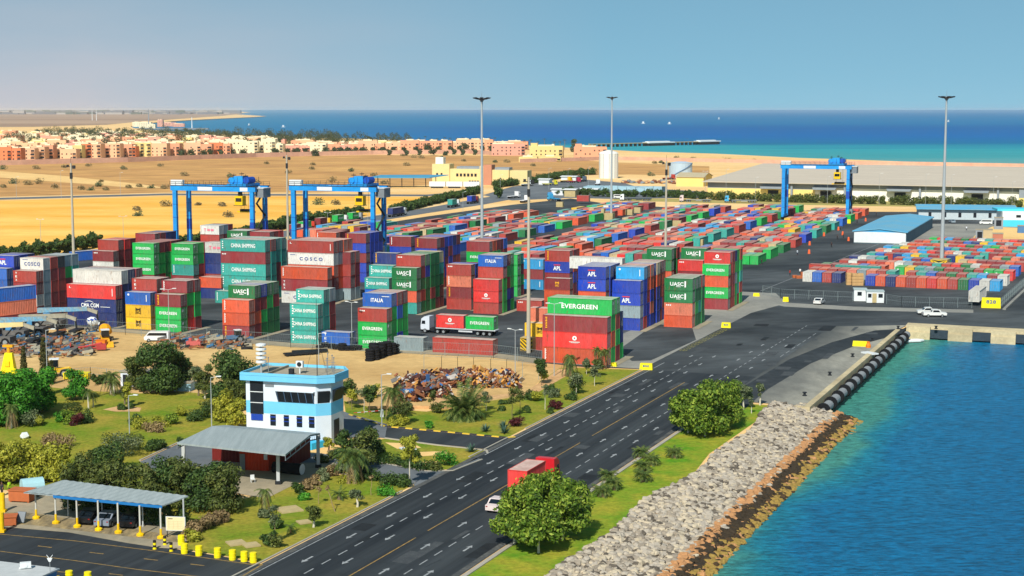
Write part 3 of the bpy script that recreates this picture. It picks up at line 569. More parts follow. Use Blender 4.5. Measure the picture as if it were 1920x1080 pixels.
block('front stack with boxed logo', 1020, 521, S2, 1, ['mN o r'])
block('yellow and sky blue stack', 1073, 484, S2, 1, ['r y cV o', 'm r y m', 'r m r m'])
block('blue stack with two logos', 1085, 499, S2, 1, ['BA BA o r o', 'b B B m r', 'b B r B m', 'B b m r B'])
block('blue stack beside the pad', 1148, 525, S2, 1, ['B BA s B', 'cD B B B r', 'm o r B B', 'o o B p B', 'B r m B B', 'a o B B B', 'm r r B r', 'm o r r B'])
add_c(YD(YD.inv(G(1120, 482, 12.95))[0], YD.inv(G(1120, 482, 12.95))[1], 10.36), YD.rz, 40, 1, 'w', 'long white container on the roofs behind the blue stack', 'single containers in the yard')
block('front stack by the palms', 1018, 590, S4, 2, ['mK RH oV', 'gE g o g', 'g r g m', 'n n g'])
block('yellow pair beside the mast block', 983, 605, S2, 1, ['yM r', 'p y r'])
block('red slab left of the mast', 969, 562, S2, 1, ['rS', 'm'])
block('dark green stack on the pad', 1247, 521, S2, 1, ['dU dU pS o', 'd d g d', 'd d t d', 'm d d d'])
block('rear dark green stack', 1212, 466, S2, 1, ['dU d o m r', 'd d m r m', 'm d d m r'])
block('dark green over red stack', 1272, 487, S2, 1, ['RS m o d', 'dU m r m d', 'm d r g d'])
block('corner stack of the yard', 1316, 495, S2, 1, ['gE o gE m', 'RH R r m r', 'm r m r r', 'n g s g g', 'g g g t m', 'r g t r g'])
p = G(811, 632, 2.896); u_, v_ = YD.inv(p)
add_c(YD(u_+6.1, v_+1.22), YD.rz, 40, 2, 'r', 'long rusty red container behind the fence by the white lorry', 'single containers in the yard')
p = G(738, 631, 2.591); u_, v_ = YD.inv(p)
add_c(YD(u_+3.1, v_+1.22), YD.rz, 20, 1, 's', 'faded grey container between tyre pile and long red container', 'single containers in the yard')
# three long containers set askew at the left edge
th_ = R(90-38.7)
p = G(59, 534, 8.69)
for i, (tk, nm) in enumerate((('b', 'top'), ('p', 'middle'), ('m', 'bottom'))):
    cx_, cy_ = p[0]-6.1*math.cos(th_)-1.22*math.sin(th_)*-1, p[1]-6.1*math.sin(th_)+1.22*math.cos(th_)
    add_c((cx_-1.22*math.sin(th_)*1, cy_, (2-i)*2.896), th_, 40, 2, tk, f'{CCOL[tk][0]} long container, {nm} of the three set askew at the left edge', 'long containers set askew')
add_c(YD(YD.inv(G(166, 487))[0], YD.inv(G(166, 487))[1], 0), R(52), 40, 2, 'bD', 'blue container on the haul road behind the red stack at left', 'single containers in the yard')
# the far field: four crane blocks, containers nose on, in rows 22.8 m apart
FARC = 'rrrrrmmmmooopppRRbbBnccgdttttwwsya'
rf = random.Random(21)
def far_block(name, ur, v0, v1, wide, first, skip=()):
    k = 0; v = v0
    while v < v1:
        n = wide
        for j in range(n):
            for t_ in range(2 if (j == 0 and rf.random() < .05) else 1):
                L = 40; c = rf.choice(FARC); code = ''
                if rf.random() < .03 and j > 0: continue
                if j == 0: c = rf.choice('rmdBbotg')
                h = 2 if rf.random() < .6 else 1
                if rf.random() < .18 and j > 0:
                    for s_ in (0, 6.15): add_c(YD(ur-CW/2-j*2.58, v+3.03+s_, 0), YD.rz+PI/2, 20, 1, rf.choice(FARC), f"{{c}} container, {nth(j+1)} from right end of {nth(k+1)} row, {name}", 'containers in the far rows')
                    continue
                add_c(YD(ur-CW/2-j*2.58+rf.uniform(-.1, .1), v+6.1+rf.uniform(-.4, .4), t_*2.9), YD.rz-PI/2, L, h, c+('U' if c == 'd' else 'A' if c == 'B' and j == 0 else ''), f"{{c}} container, {nth(j+1)} from right end of {nth(k+1)} row, {name}", 'containers in the far rows')
        v += 21.2 if (k % 3) else 19.6; k += 1
far_block('quay side block', -92.2, 457, 700, 9, 0)
far_block('second far block', -122.7, 449, 700, 9, 0)
far_block('third far block', -153.2, 437, 700, 9, 0)
far_block('fourth far block', -190.6, 446, 700, 9, 0)
far_block('fifth far block', -222.5, 478, 640, 8, 0)
far_block('sixth far block', -252, 500, 560, 7, 0)
# right-hand yard: rows side by side, noses to the quay
rq = random.Random(9)
front = ['B', 'o', 'n', 'o', 'r', 'o', 'R', 'o', 'rS', 'd', 'B', 'w', 'cD']
for i, tk in enumerate(front): add_c(QY(-81.4+CW/2+i*2.6, 408.5+3.03, 0), QY.rz-PI/2, 20, 1, tk, f"{CCOL[tk[0]][0]} container, {nth(i+1)} from left in front row of right-hand yard", 'containers in the right-hand yard')
for i, tk in enumerate(['w', 'b', 'rS', 'n']): add_c(QY(-98.6+CW/2+i*2.6, 411.5+3.03, 0), QY.rz-PI/2, 20, 1, tk, f"{CCOL[tk[0]][0]} container, {nth(i+1)} of the four standing beside the crates", 'containers in the right-hand yard')
left = [-80.8, -101.5, -101.5, -97.5, -97.5, -96, -96.5, -95, -92, -90, -88]
for k in range(1, 11):
    v = 409+k*13.0; u = -47.6; j = 0; hi = k in (2,)
    while u-CW > left[k]:
        c = rq.choice(FARC)
        if rq.random() > .03:
            if rq.random() < .25:
                for s_ in (0,): add_c(QY(u-CW/2, v+3.03+rq.uniform(0, .6), 0), QY.rz-PI/2, 20, 1, rq.choice(FARC), f"{{c}} container, {nth(j+1)} from right end of {nth(k+1)} row, right-hand yard", 'containers in the right-hand yard')
            else: add_c(QY(u-CW/2, v+3.03, 0), QY.rz-PI/2, 20, 1, c, f"{{c}} container, {nth(j+1)} from right end of {nth(k+1)} row, right-hand yard", 'containers in the right-hand yard')
        u -= 2.6; j += 1
for i, (u, z) in enumerate(((-101.4, 0), (-93.5, 0), (-86.5, 0))):      # long ones lying crosswise at the left ends
    add_c(QY(u+(3.03 if i == 0 else 6.1)-(.6 if i else 0), 431.5, 0), QY.rz, 20 if i == 0 else 40 if i == 1 else 20, 2, 'rtt'[i], ('brick red', 'teal', 'teal')[i]+' container lying crosswise, '+nth(i+1)+' from left behind the crates', 'containers in the right-hand yard') if i < 2 else None
for i, (x, tk) in enumerate(((1865, 'w'),)):
    add_c(QY(-49.6, 381.5, 1.0), QY.rz-PI/2, 40, 1, 'w', 'white refrigerated container raised behind the yellow barrier block', 'single containers in the yard')
pb = MB()
for i, (a, c, v0, v1) in enumerate(PADS): pb.face([YD(a, v0, .05+.0012*i), YD(c, v0, .05+.0012*i), YD(c, v1, .05+.0012*i), YD(a, v1, .05+.0012*i)])
tag(pb.build('concrete_strips', [tan_conc]), kind='structure')
ALLC.sort(key=lambda q: q['d'])
# the 300 nearest as things of their own
seen = {}; cfar = [q for q in ALLC if q['group'] == 'containers in the far rows']; 
nearc = ALLC[:300]; rest = ALLC[300:]
def mk_container(q):
    body, frame, door, _ = cmeshes(q['L'], q['h'])
    r = thing('shipping_container', q['label'].replace('{c}', CCOL[q['c']][0]), 'shipping container', q['pos'], q['rz'], q['group'])
    for nm, me, ms in (('body', body, (paint(q['c']), roofpaint(q['c'], .38 if 'right-hand' in q['group'] else .8))), ('frame', frame, (paint(q['c']),)), ('door', door, (paint(q['c']), STEEL))):
        o = put(nm, me, r)
        for i, m in enumerate(ms): o.material_slots[i].link = 'OBJECT'; o.material_slots[i].material = m
    if q['code']:
        me, zc = logo(q['code'], q['L'], q['h']); o = put('lettering', me, r); o.location = (0, -CW/2-.012, zc)
    if q['c'] == 'g':
        o = put('door_mark', DOT, r); o.location = (CL[q['L']]/2+.03, -.5, CH[q['h']]-.75)
    return r
b = MB(); b.face([(0, -.3, -.2), (0, .1, -.3), (0, .3, .2), (0, -.1, .3)]); DOT = b.mesh('door_mark', [WHITE])
for q in nearc: mk_container(q)
fb = MB(); slots = {}; fm = []
for q in rest:
    c = q['c']
    if c not in slots: slots[c] = len(fm); fm += [paint(c), roofpaint(c, .38)]
    e = cmeshes(q['L'], q['h'])[3]; k = len(fb.v); a, s_ = math.cos(q['rz']), math.sin(q['rz']); X, Y, Zz = (q['pos']+(0,))[:3]
    fb.v += [(X+x*a-y*s_, Y+x*s_+y*a, Zz+z) for x, y, z in e.v]
    for f_, m_ in zip(e.f, e.m): fb.f.append(tuple(k+i for i in f_)); fb.m.append(slots[c]+m_)
    if q['code']:
        me, zc = logo(q['code'], q['L'], q['h'])
        for m_ in me.materials:
            if m_ not in fm: fm.append(m_)
        for sy in (1,):
            k = len(fb.v); fb.v += [(X+(v.co.x)*a*sy-(-CW/2-.02)*sy*s_, Y+v.co.x*s_*sy+(-CW/2-.02)*sy*a, Zz+zc+v.co.z) for v in me.vertices]
            for p_ in me.polygons: fb.f.append(tuple(k+i for i in p_.vertices)); fb.m.append(fm.index(me.materials[p_.material_index]))
tag(fb.build('distant_containers', fm), 'hundreds of containers of every colour in rows across the far yard', 'containers', kind='stuff')
# ------------------------------------------------------------------ gantry cranes
CB = mat('crane_blue', '#1c96dc', .5, .12, .3, spec=.4, col2='#1480c8', scale2=1.5); CBD = mat('crane_dark_blue', '#164aa8', .5, .12, .4); YEL = mat('yellow_paint', '#f0c80e', .55, .12, .6, col2='#d8a80c', scale2=3)
WPAN = mat('white_panel', '#d8dcdc', .6, .1, 1); GREYM = mat('grey_metal', '#7d8388', .5, .15, 1)
def crane(loc, rz, label):
    r = thing('gantry_crane', label, 'gantry crane', loc, rz, 'blue gantry cranes over the container rows')
    S_, Dp, Ht = 26.4, 7.6, 22.8                                 # span, leg spacing, top of girder
    for i, (x, y) in enumerate(((0, 0), (S_, 0), (0, Dp), (S_, Dp))):
        b = MB(); b.box(x-.62, x+.62, y-.5, y+.5, 1.6, Ht-1.6, 0)
        for z in range(5, 20, 4): b.box(x-.66, x+.66, y-.54, y+.54, z, z+.12, 1)
        if (x, y) != (0, 0): b.box(x-.65, x+.65, y-.53, y+.53, 9.2, 12.2, 1)
        b.build('leg', [CB, CBD], r)
        if x == 0 and y == 0:                                   # ladder up the outer leg
            b = MB()
            for s_ in (-.25, .25): b.tube((x-.8, y+s_, 2), (x-.8, y+s_, Ht), .04, n=4)
            for z in range(3, 22): b.tube((x-.8, y-.25, z), (x-.8, y+.25, z), .025, n=4)
            b.build('ladder', [STEEL], r)
    for y in (0, Dp):
        b = MB(); b.box(-1.3, S_+1.3, y-.55, y+.55, Ht-1.6, Ht-.12, 0); b.box(-1.6, S_+1.6, y-.7 if y == 0 else y+.1, y-.1 if y == 0 else y+.7, Ht-.1, Ht, 1)
        for x0, x1 in ((8.2, 13.2), (22.6, 25.2)):
            b.box(x0, x1, y-.575, y-.555, Ht-1.45, Ht-.35, 2)
        g = b.build('girder', [CB, DARKM, WPAN], r)
        b = MB()
        for k in range(15): b.tube((-1.4+k*2.08, y+(-.68 if y == 0 else .68), Ht), (-1.4+k*2.08, y+(-.68 if y == 0 else .68), Ht+1.1), .045, n=4)
        for z in (.6, 1.1): b.tube((-1.5, y+(-.68 if y == 0 else .68), Ht+z), (S_+1.5, y+(-.68 if y == 0 else .68), Ht+z), .045, n=4)
        b.build('railing', [DARKM], r)
    for x in (0, S_):
        b = MB(); b.box(x-.5, x+.5, -1.6, Dp+1.6, 1.2, 2.3, 0); b.box(x-.3, x+.3, .5, Dp-.5, Ht-1.5, Ht-.5, 0); b.build('sill_beam', [CB], r)
        for y in (-.9, .9, Dp-.9, Dp+.9):
            b = MB(); b.tube((x-.3, y, .72), (x+.3, y, .72), .72, n=14); b.build('wheel', [RUBBER], r)
    b = MB(); b.box(18.2, 24.6, -.4, Dp+.4, Ht+.02, Ht+.7, 0); b.box(19.6, 22.6, 1.2, 4.6, Ht+.7, Ht+2.9, 0); b.tube((18.9, .8, Ht+1.6), (18.9, 4.6, Ht+1.6), .95, n=12, m=0); b.tube((23.6, 1.4, Ht+1.7), (23.6, 5.4, Ht+1.7), 1.0, n=12, m=1)
    for x, y in ((18.4, 0), (24.4, 0), (18.4, Dp), (24.4, Dp), (21.5, 0)): b.tube((x, y, Ht+.7), (x, y, Ht+2.6), .06, n=4, m=2)
    for x, z in ((19.2, 3.2), (21.9, 3.6), (23.2, 3.0)): b.tube((x, 2, Ht+1), (x, 2, Ht+z+.5), .07, n=4, m=2); b.box(x-.5, x+.5, 1.4, 2.6, Ht+z-.1, Ht+z+.1, 2)
    b.build('trolley', [CB, CBD, DARKM], r)
    b = MB(); b.box(20.6, 23.2, -.2, 1.9, Ht-5.6, Ht-2.9, 0); b.box(20.5, 20.62, 0, 1.7, Ht-5.0, Ht-3.5, 1); b.box(20.9, 22.9, -.23, -.19, Ht-4.6, Ht-3.5, 1); b.box(21.4, 22.4, .4, 1.3, Ht-2.9, Ht-1.5, 2); b.box(20.3, 23.5, -.4, 2.1, Ht-5.75, Ht-5.6, 2); b.build('operator_cab', [YEL, GLASS, DARKM], r)
    b = MB(); b.box(S_+.5, S_+3.2, 1.0, 5.4, Ht-3.3, Ht-.6, 0); b.box(S_+.6, S_+3.4, .8, 5.6, Ht-.6, Ht-.45, 1)
    b.box(S_-.3, S_+1.6, 2.6, 4.6, 2.4, 4.8, 0); b.build('machinery_house', [GREYM, WPAN], r)
    b = MB()
    for x, y in ((21.0, 2.8), (23.6, 2.8), (21.0, 4.8), (23.6, 4.8)): b.tube((x, y, Ht), (x, y, 15.8), .035, n=4)
    b.build('hoist_cables', [DARKM], r)
    b = MB(); b.box(20.4, 24.4, 3.1, 4.5, 15.2, 15.8, 1); b.box(19.2, 25.2, 3.5, 4.1, 14.8, 15.2, 0); b.build('spreader', [YEL, DARKM], r)
    b = MB(); b.box(-1.1, 3.0, -.6, .6, Ht+.02, Ht+1.6, 0); b.build('electrical_cabinet', [WPAN], r)
    b = MB()                                                    # zigzag stairs on the right frame
    for k in range(5):
        y0, y1 = (1, 6) if k % 2 == 0 else (6, 1); z = 2.4+k*3.8; b.hexa([(S_+.6, y0, z), (S_+1.2, y0, z), (S_+1.2, y1, z+3.8), (S_+.6, y1, z+3.8)]+[(S_+.6, y0, z+.2), (S_+1.2, y0, z+.2), (S_+1.2, y1, z+4.0), (S_+.6, y1, z+4.0)], 0)
    b.build('stairs', [DARKM], r)
    return r
crane(YD(-260.5, 410.3), YD.rz, 'blue gantry crane at left, its legs rising behind the green stacks, desert beyond')
crane(YD(-226.9, 422.6), YD.rz, 'blue gantry crane in the middle, standing right of the other near one')
crane(YD(-121.2, 651), YD.rz, 'lone blue gantry crane at the far end of the yard near the warehouse')
# ------------------------------------------------------------------ masts and lamps
CONCP = mat('mast_concrete', '#b3aa98', .85, .12, .5); POLE = mat('pole_grey', '#a9b0b2', .5, .08, 1, metal=.2)
def high_mast(x, y, h, label, r0=.52):
    r = thing('high_mast', label, 'lighting mast', (x, y, 0), 0, 'tall lighting masts of the container yard')
    b = MB(); b.tube((0, 0, 0), (0, 0, h-1), r0, .24, 12); b.build('pole', [POLE], r, smooth=False)
    b = MB(); b.lathe([(.3, h-1.6), (.5, h-1.2), (1.35, h-.7), (1.35, h-.55), (.35, h-.5)], 12); b.build('head_frame', [GREYM], r)
    for k in range(8):
        a = 2*PI*k/8; c, s_ = math.cos(a), math.sin(a); b = MB(); q = [(1.1, -.3), (2.3, -.42), (2.3, .42), (1.1, .3)]
        P = [(x_*c-y_*s_, x_*s_+y_*c) for x_, y_ in q]; b.hexa([(P[i][0], P[i][1], h-1.0+(.32 if i in (1, 2) else 0)) for i in range(4)]+[(P[i][0], P[i][1], h-.72+(.32 if i in (1, 2) else 0)) for i in range(4)]); b.build('floodlight', [DARKM], r)
    b = MB(); b.tube((0, 0, h-.5), (0, 0, h+1.2), .05, .02, 5); b.build('lightning_rod', [GREYM], r); return r
x, y, _ = G(904, 532); high_mast(x, y, 49, 'tallest lamp mast left of centre rising from behind a maroon container roof')
x, y, _ = G(1146, 412); high_mast(x, y, 51, 'tall lamp mast in the middle of the far container rows')
x, y, _ = G(1765, 506); high_mast(x, y, 49.6, 'tall lamp mast at right standing among the right-hand container rows', .62)
def radio_pole(x, y, h, label, arms=True):
    r = thing('concrete_pole', label, 'pole', (x, y, 0), 0, 'plain concrete poles with small equipment tops')
    b = MB(); b.tube((0, 0, 0), (0, 0, h), .42, .2, 10); b.build('pole', [CONCP], r)
    b = MB(); b.box(-1.1, 1.1, -.08, .08, h-.9, h-.75); b.box(-1.0, -.5, -.2, .2, h-.75, h-.35); b.box(.35, 1.0, -.25, .25, h-1.3, h-.5); b.tube((0, 0, h), (0, 0, h+1.3), .04, n=4); b.box(-.28, .28, -.3, .3, h-3.6, h-2.2)
    b.build('equipment_top', [DARKM], r); return r
for (px, py), lb in zip(((141, 569), (541, 515), (991, 662), (1247, 551)), ('concrete pole at left rising behind the white container, desert behind its top', 'concrete pole between the two blue cranes', 'concrete pole standing on the striped block near the front', 'concrete pole among the far rows, behind the rear dark green stack')):
    x, y, _ = G(px, py); radio_pole(x, y, 33, lb)
CHEV = mat('warning_yellow', '#dcb012', .7, .15, 1); BLK = mat('warning_black', '#2c2620', .7, .1, 1); CREAM = mat('cream_block', '#b9a678', .85, .2, .8)
def chevron_block(x, y, w, h, rz, label):
    r = thing('mast_base_block', label, 'concrete block', (x, y, 0), rz, 'striped blocks round the foot of masts')
    b = MB(); b.box(-w/2, w/2, -w/2, w/2, 0, h); b.build('block', [CREAM], r); b = MB(); b.face([(-w/2+.05, 0, .05), (w/2-.05, 0, .05), (w/2-.05, 0, h-.05), (-w/2+.05, 0, h-.05)], 0)
    n = 5; p = (h+w/2)/n
    for k in range(n):                      # downward chevrons
        for s_ in (-1, 1):
            z0 = .1+k*p; q = [(0, z0-.9*w/2), (0, z0-.9*w/2+p*.45), (s_*(w/2-.05), z0+p*.45), (s_*(w/2-.05), z0)]
            q = [(X, min(h-.05, max(.05, Zq))) for X, Zq in q]
            if max(Zq for _, Zq in q)-min(Zq for _, Zq in q) > .2: b.face([(X, -.006, Zq) for X, Zq in (q if s_ < 0 else q[::-1])], 1)
    o = b.build('chevron_panel', [CHEV, BLK], r); o.location = (0, -w/2-.012, 0); return r
x, y, _ = G(991, 657); chevron_block(x, y, 2.5, 2.6, YD.rz, 'yellow and black striped block under the concrete pole near the front')
x, y, _ = G(1762, 508); chevron_block(x, y, 4.6, 3.4, QY.rz, 'yellow and black striped block at the foot of the right mast')
x, y, _ = G(1143, 412); b = MB(); b.box(-1.8, 1.8, -1.8, 1.8, 0, 2.8); b.box(-3.4, -2.2, -1, 1, 0, 4.6); tag(b.build('mast_base_block', [CREAM], None, (x, y, 0), YD.rz), 'cream concrete block at the foot of the middle mast', 'concrete block', 'striped blocks round the foot of masts')
def street_lamp(px, py, h, label, arms=2, z0=0):
    x, y, _ = G(px, py, z0); r = thing('street_lamp', label, 'street lamp', (x, y, z0), rndl.uniform(-.6, .6), 'street lamps round the yard and gardens')
    b = MB(); b.tube((0, 0, 0), (0, 0, h), .085, .05, 6); b.build('pole', [POLE], r)
    for s_ in ((-1, 1) if arms == 2 else (1,)):
        b = MB(); b.tube((0, 0, h-.05), (s_*.9, 0, h+.12), .035, n=4); b.box(*sorted((s_*.8, s_*1.5)), -.13, .13, h+.08, h+.22, 0); b.build('lamp_head', [WPAN], r)
    return r
rndl = random.Random(3)
LAMPS = [(243, 815, 5.6, 'white street lamp rising from the flowerbed lawn', 1), (397, 800, 7.2, 'street lamp left of the blue and white building', 1), (716, 800, 7.6, 'street lamp at the bend of the kerbed side road', 1),
         (90, 748, 11, 'tall grey lamp post in front of the cypress', 1), (1039, 705, 12.5, 'double armed street lamp against the front red stack', 2), (966, 700, 7.6, 'double armed street lamp beside the striped block', 2),
         (660, 655, 9, 'double armed street lamp beside the teal stack', 2), (318, 655, 11.5, 'double armed street lamp in front of the stack behind the van', 2), (598, 700, 7, 'thin post in the scrapyard behind the blue and white building', 1),
         (77, 462, 9, 'double armed street lamp out on the golden sand at far left', 2), (232, 462, 10, 'street lamp on the sand above the red stacks', 2), (115, 371, 14, 'road lamp beside the desert road, left one', 1), (31, 372, 11, 'road lamp beside the desert road at the left edge', 1),
         (226, 366, 12, 'road lamp beside the desert road right of the pole', 1), (690, 440, 8, 'street lamp behind the green box trailers', 2), (615, 440, 8, 'street lamp in front of the maroon box trailer', 2), (868, 398, 9, 'street lamp beside the teal box trailer', 1),
         (938, 372, 12, 'street lamp beside the gate on the haul road', 1), (1029, 355, 12, 'street lamp in the truck park at left', 1), (1065, 356, 12, 'street lamp in the truck park, middle', 1), (1103, 352, 12, 'street lamp in the truck park near the silo', 1),
         (1322, 373, 14, 'lamp post at the left corner of the long warehouse', 2), (1361, 378, 16, 'lamp post by the yellow warehouse wall', 1), (1416, 378, 12, 'lamp post behind the pale blue lorry', 1), (1648, 384, 15, 'lamp post on the green verge, first right of the crane', 1), (1735, 386, 15, 'lamp post on the verge just left of the right mast', 1),
         (1783, 388, 15, 'lamp post on the verge just right of the right mast', 1), (1862, 388, 14, 'lamp post on the verge towards the right edge', 1), (1897, 390, 12, 'lamp post on the verge at the right edge', 1), (1551, 382, 13, 'lamp post on the verge seen inside the far crane', 1),
         (29, 302, 18, 'white pole in front of the salmon houses at far left', 1)]
for a in LAMPS: street_lamp(*a[:4], arms=a[4])
# ------------------------------------------------------------------ quay wall, fenders, rock bank
b = MB()
b.prism([RD(-48.3, 237.6)[:2], RD(-47.3, 237.6)[:2], RD(-47.3, 329)[:2], RD(-48.3, 329.6)[:2]], -3.2, .22, 0)
q0, q1 = QY(-57.9, 334.2), QY(500, 334.2); b.prism([q0[:2], q1[:2], QY(500, 338.6)[:2], QY(-58.2, 338.6)[:2]], -1.2, .24, 0)
b.prism([RD(-50.5, 236.9)[:2], RD(-47.3, 236.9)[:2], RD(-47.3, 237.59)[:2], RD(-50.5, 237.59)[:2]], -3.2, .2, 0)
quay = tag(b.build('quay_wall', [quay_conc]), kind='structure')
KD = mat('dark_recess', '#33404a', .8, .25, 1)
for k in range(14):                                      # blocks of the cross quay: light faces, dark recesses
    u = -57.6+k*8.6; b = MB()
    b.prism([QY(u, 333.2)[:2], QY(u+4.9, 333.2)[:2], QY(u+4.9, 334.19)[:2], QY(u, 334.19)[:2]], -1.9, .18, 0); b.prism([QY(u, 333.0)[:2], QY(u+4.9, 333.0)[:2], QY(u+4.9, 333.19)[:2], QY(u, 333.19)[:2]], -2.6, -.9, 0)
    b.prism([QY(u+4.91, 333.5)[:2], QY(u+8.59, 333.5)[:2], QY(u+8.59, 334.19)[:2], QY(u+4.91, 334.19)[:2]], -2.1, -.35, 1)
    if k < 7: tag(b.build('quay_block', [quay_conc, KD]), f'pale quay face block with dark recess, {nth(k+1)} from the inner corner', 'quay block', 'blocks of the cross quay')
FEND = mat('fender_grey', '#8f9294', .8, .2, 1.2)
for k in range(15):                                      # tyre fenders along the main quay
    v = 241.5+k*6.0; x, y, _ = RD(-46.05, v); r = thing('quay_fender', f'round tyre fender on the quay wall, {nth(k+1)} from the rock bank', 'fender', (x, y, -.9), RD.rz, 'tyre fenders along the quay wall')
    b = MB(); n = 14; prof = [(.4, -.35), (1.0, -.35), (1.1, -.15), (1.0, .1), (.4, .1)]
    for i in range(n):
        a, c = 2*PI*i/n, 2*PI*(i+1)/n
        for (ra, ya), (rb_, yb) in zip(prof, prof[1:]+prof[:1]): b.face([(ra*math.cos(a), ya, ra*math.sin(a)), (rb_*math.cos(a), yb, rb_*math.sin(a)), (rb_*math.cos(c), yb, rb_*math.sin(c)), (ra*math.cos(c), ya, ra*math.sin(c))], 0)
    b.build('tyre', [RUBBER], r)
    b = MB(); b.tube((0, .12, 0), (0, 4.2, 0), .78, n=14); b.tube((0, -.5, 0), (0, .11, 0), .3, n=8); b.build('drum', [FEND], r)
for k, v in enumerate((247, 268, 290, 312)):
    x, y, _ = RD(-50.2, v); b = MB(); b.lathe([(.38, 0), (.36, .1), (.22, .15), (.2, .45), (.36, .5), (.36, .62)], 10); tag(b.build('mooring_bollard', [DARKM], None, (x, y, .05)), f'black mooring bollard on the quay edge, {nth(k+1)} from the rock bank', 'bollard', 'mooring bollards on the quay')
for k, px in enumerate((1684, 1755)):
    x, y, _ = G(px, 617); b = MB(); b.lathe([(.38, 0), (.36, .1), (.22, .15), (.2, .45), (.36, .5), (.36, .62)], 10); tag(b.build('mooring_bollard', [DARKM], None, (x, y, .05)), ('black mooring bollard at the inner corner of the quay', 'black mooring bollard on the cross quay')[k], 'bollard', 'mooring bollards on the quay')
rr = random.Random(8)
def zbank(u): t = (u+52.6)/12.2; return .5-2.9*max(0, t)**1.15
RK = [mat('rock_pale', '#aca293', .95, .2, 1.5), mat('rock_grey', '#94897a', .95, .2, 1.5), mat('rock_warm', '#bcae96', .95, .2, 1.5), mat('rock_dark', '#5e564c', .95, .2, 1.5)]  # rock tones, picked at random for each stone
b = MB(); n = 0
for i in range(13500):
    v = rr.uniform(112, 240.5); e = -52.2+math.sin(v*.21)*.5+math.sin(v*.07)*.6; t = rr.random()
    u = e+t*11.2+(1.2 if v > 232 else 0)*rr.random()
    if u > -43.9+rr.uniform(-.8, .8): continue
    if v > 237.4-max(0, (u+50))*.0 and u < -49.6 and v > 236.6: continue
    x, y, _ = RD(u, v); b.rock((x, y, zbank(u)+rr.uniform(-.12, .12)), rr.choice((.2, .26, .32, .4, .5)), rr.choice((0, 0, 0, 1, 1, 2, 2, 3)), .8, rr)
tag(b.build('rock_bank', RK), 'bank of loose pale grey boulders sloping from the lawn to the water', 'rocks', kind='stuff')
WK = [mat('wet_rock_brown', '#4a3822', .9, .3, 1.5), mat('wet_rock_rust', '#b8875a', .9, .3, 1.5), mat('weed_rock', '#9c8040', .9, .3, 1.5), mat('weed_dark', '#3a3022', .9, .3, 1.5)]
b = MB()
for i in range(5200):
    v = rr.uniform(112, 242.5); u = -44.3+rr.random()*(3.6+(3.4 if v > 232 else 0)); x, y, _ = RD(u, v)
    if v > 240 and u < -44: continue
    f = (u+44.3)/4; w = [.6 if f < .6 else .2, 9 if f < .22 else .3, 9*max(0, f-.5), 6 if .22 < f < .55 else .5]; b.rock((x, y, min(-.9, zbank(u)+.15)-.35*f+rr.uniform(-.15, .1)), rr.choice((.25, .34, .45, .55)), rr.choices((0, 1, 2, 3), [max(.1, q) for q in w])[0], .7, rr)
tag(b.build('tidal_rocks', WK), 'wet brown and ochre weed covered rocks along the waterline', 'rocks', kind='stuff')
b = MB(); P = [RD(-52.8, 100), RD(-52.8, 238.5), RD(-47.5, 238.5), RD(-47.5, 100)]
for k in range(6):
    u0, u1 = -51.9+k*2.0, -51.9+(k+1)*2.0; b.face([(*RD(u0, 90)[:2], zbank(u0)-.25), (*RD(u1, 90)[:2], zbank(u1)-.25), (*RD(u1, 240)[:2], zbank(u1)-.25), (*RD(u0, 240)[:2], zbank(u0)-.25)], 0)
tag(b.build('bank_slope', [soil]), kind='structure')
# ------------------------------------------------------------------ control building
PB = mat('pale_blue_render', '#6fc0e2', .8, .08, .6); PW = mat('white_render', '#cfd8e0', .8, .07, .6); ROOFG = mat('roof_screed', '#a39a86', .9, .2, .8); SLATE = mat('slate_blue', '#4f6d8c', .8, .08, 1); GL2 = mat('tinted_window', '#20262c', .35, .3, .8, spec=.25); BLUEF = mat('blue_frame', '#1840a0', .6, .1, 2)
A = Vector((-37.2+.6*.96+.6*.279, 212.2-.6*.279+.6*.96, 0)); rzb = -R(16.2)
cb = thing('control_building', 'blue and white building with slanted lookout windows beside the garden', 'building', A, rzb)
P0 = [(0, 0), (10.3, 0), (12.0, 1.3), (12.2, 5.2), (10.9, 7.4), (0, 7.2)]
P1 = [(-.6, -.6), (10.75, -.6), (12.75, .95), (12.95, 5.4), (11.3, 8.1), (-.5, 7.9)]
b = MB(); b.prism(P0, 0, 4.2, 0); b.prism(P0, 4.201, 5.9, 1); b.prism(P0, 5.901, 8.75, 0); b.build('wall', [PW, PB], cb)
b = MB(); b.prism(P1, 8.75, 9.45, 0); b.prism([(x*.97+.15, y*.96+.15) for x, y in P1], 9.451, 9.47, 1); o_ = b.build('roof', [PB, ROOFG], cb)
b = MB()
for a, c in zip(P1, P1[1:]+P1[:1]):
    dv = Vector((c[0]-a[0], c[1]-a[1])); nn = Vector((-dv.y, dv.x)).normalized()*.2; b.prism([a, c, (c[0]+nn.x, c[1]+nn.y), (a[0]+nn.x, a[1]+nn.y)], 9.48, 9.85, 0)
b.box(3.0, 3.2, .2, 7.2, 9.49, 9.8, 1)
b.build('parapet', [PB, ROOFG], o_)
b = MB(); b.box(.65, 2.6, -.09, -.01, 4.1, 8.7, 0)
for z in (5.6, 7.1): b.box(.65, 2.6, -.13, -.091, z, z+.1, 1)
b.box(.75, 2.5, -.12, -.091, 3.2, 4.05, 2); b.build('stair_window', [GL2, WPAN, BLUEF], cb)
b = MB(); b.hexa([(4.8, -.10, 5.95), (10.1, -.10, 5.95), (10.1, -.01, 5.95), (4.8, -.01, 5.95)]+[(4.6, -.5, 7.45), (10.1, -.5, 7.45), (10.1, -.01, 7.45), (4.6, -.01, 7.45)], 0)
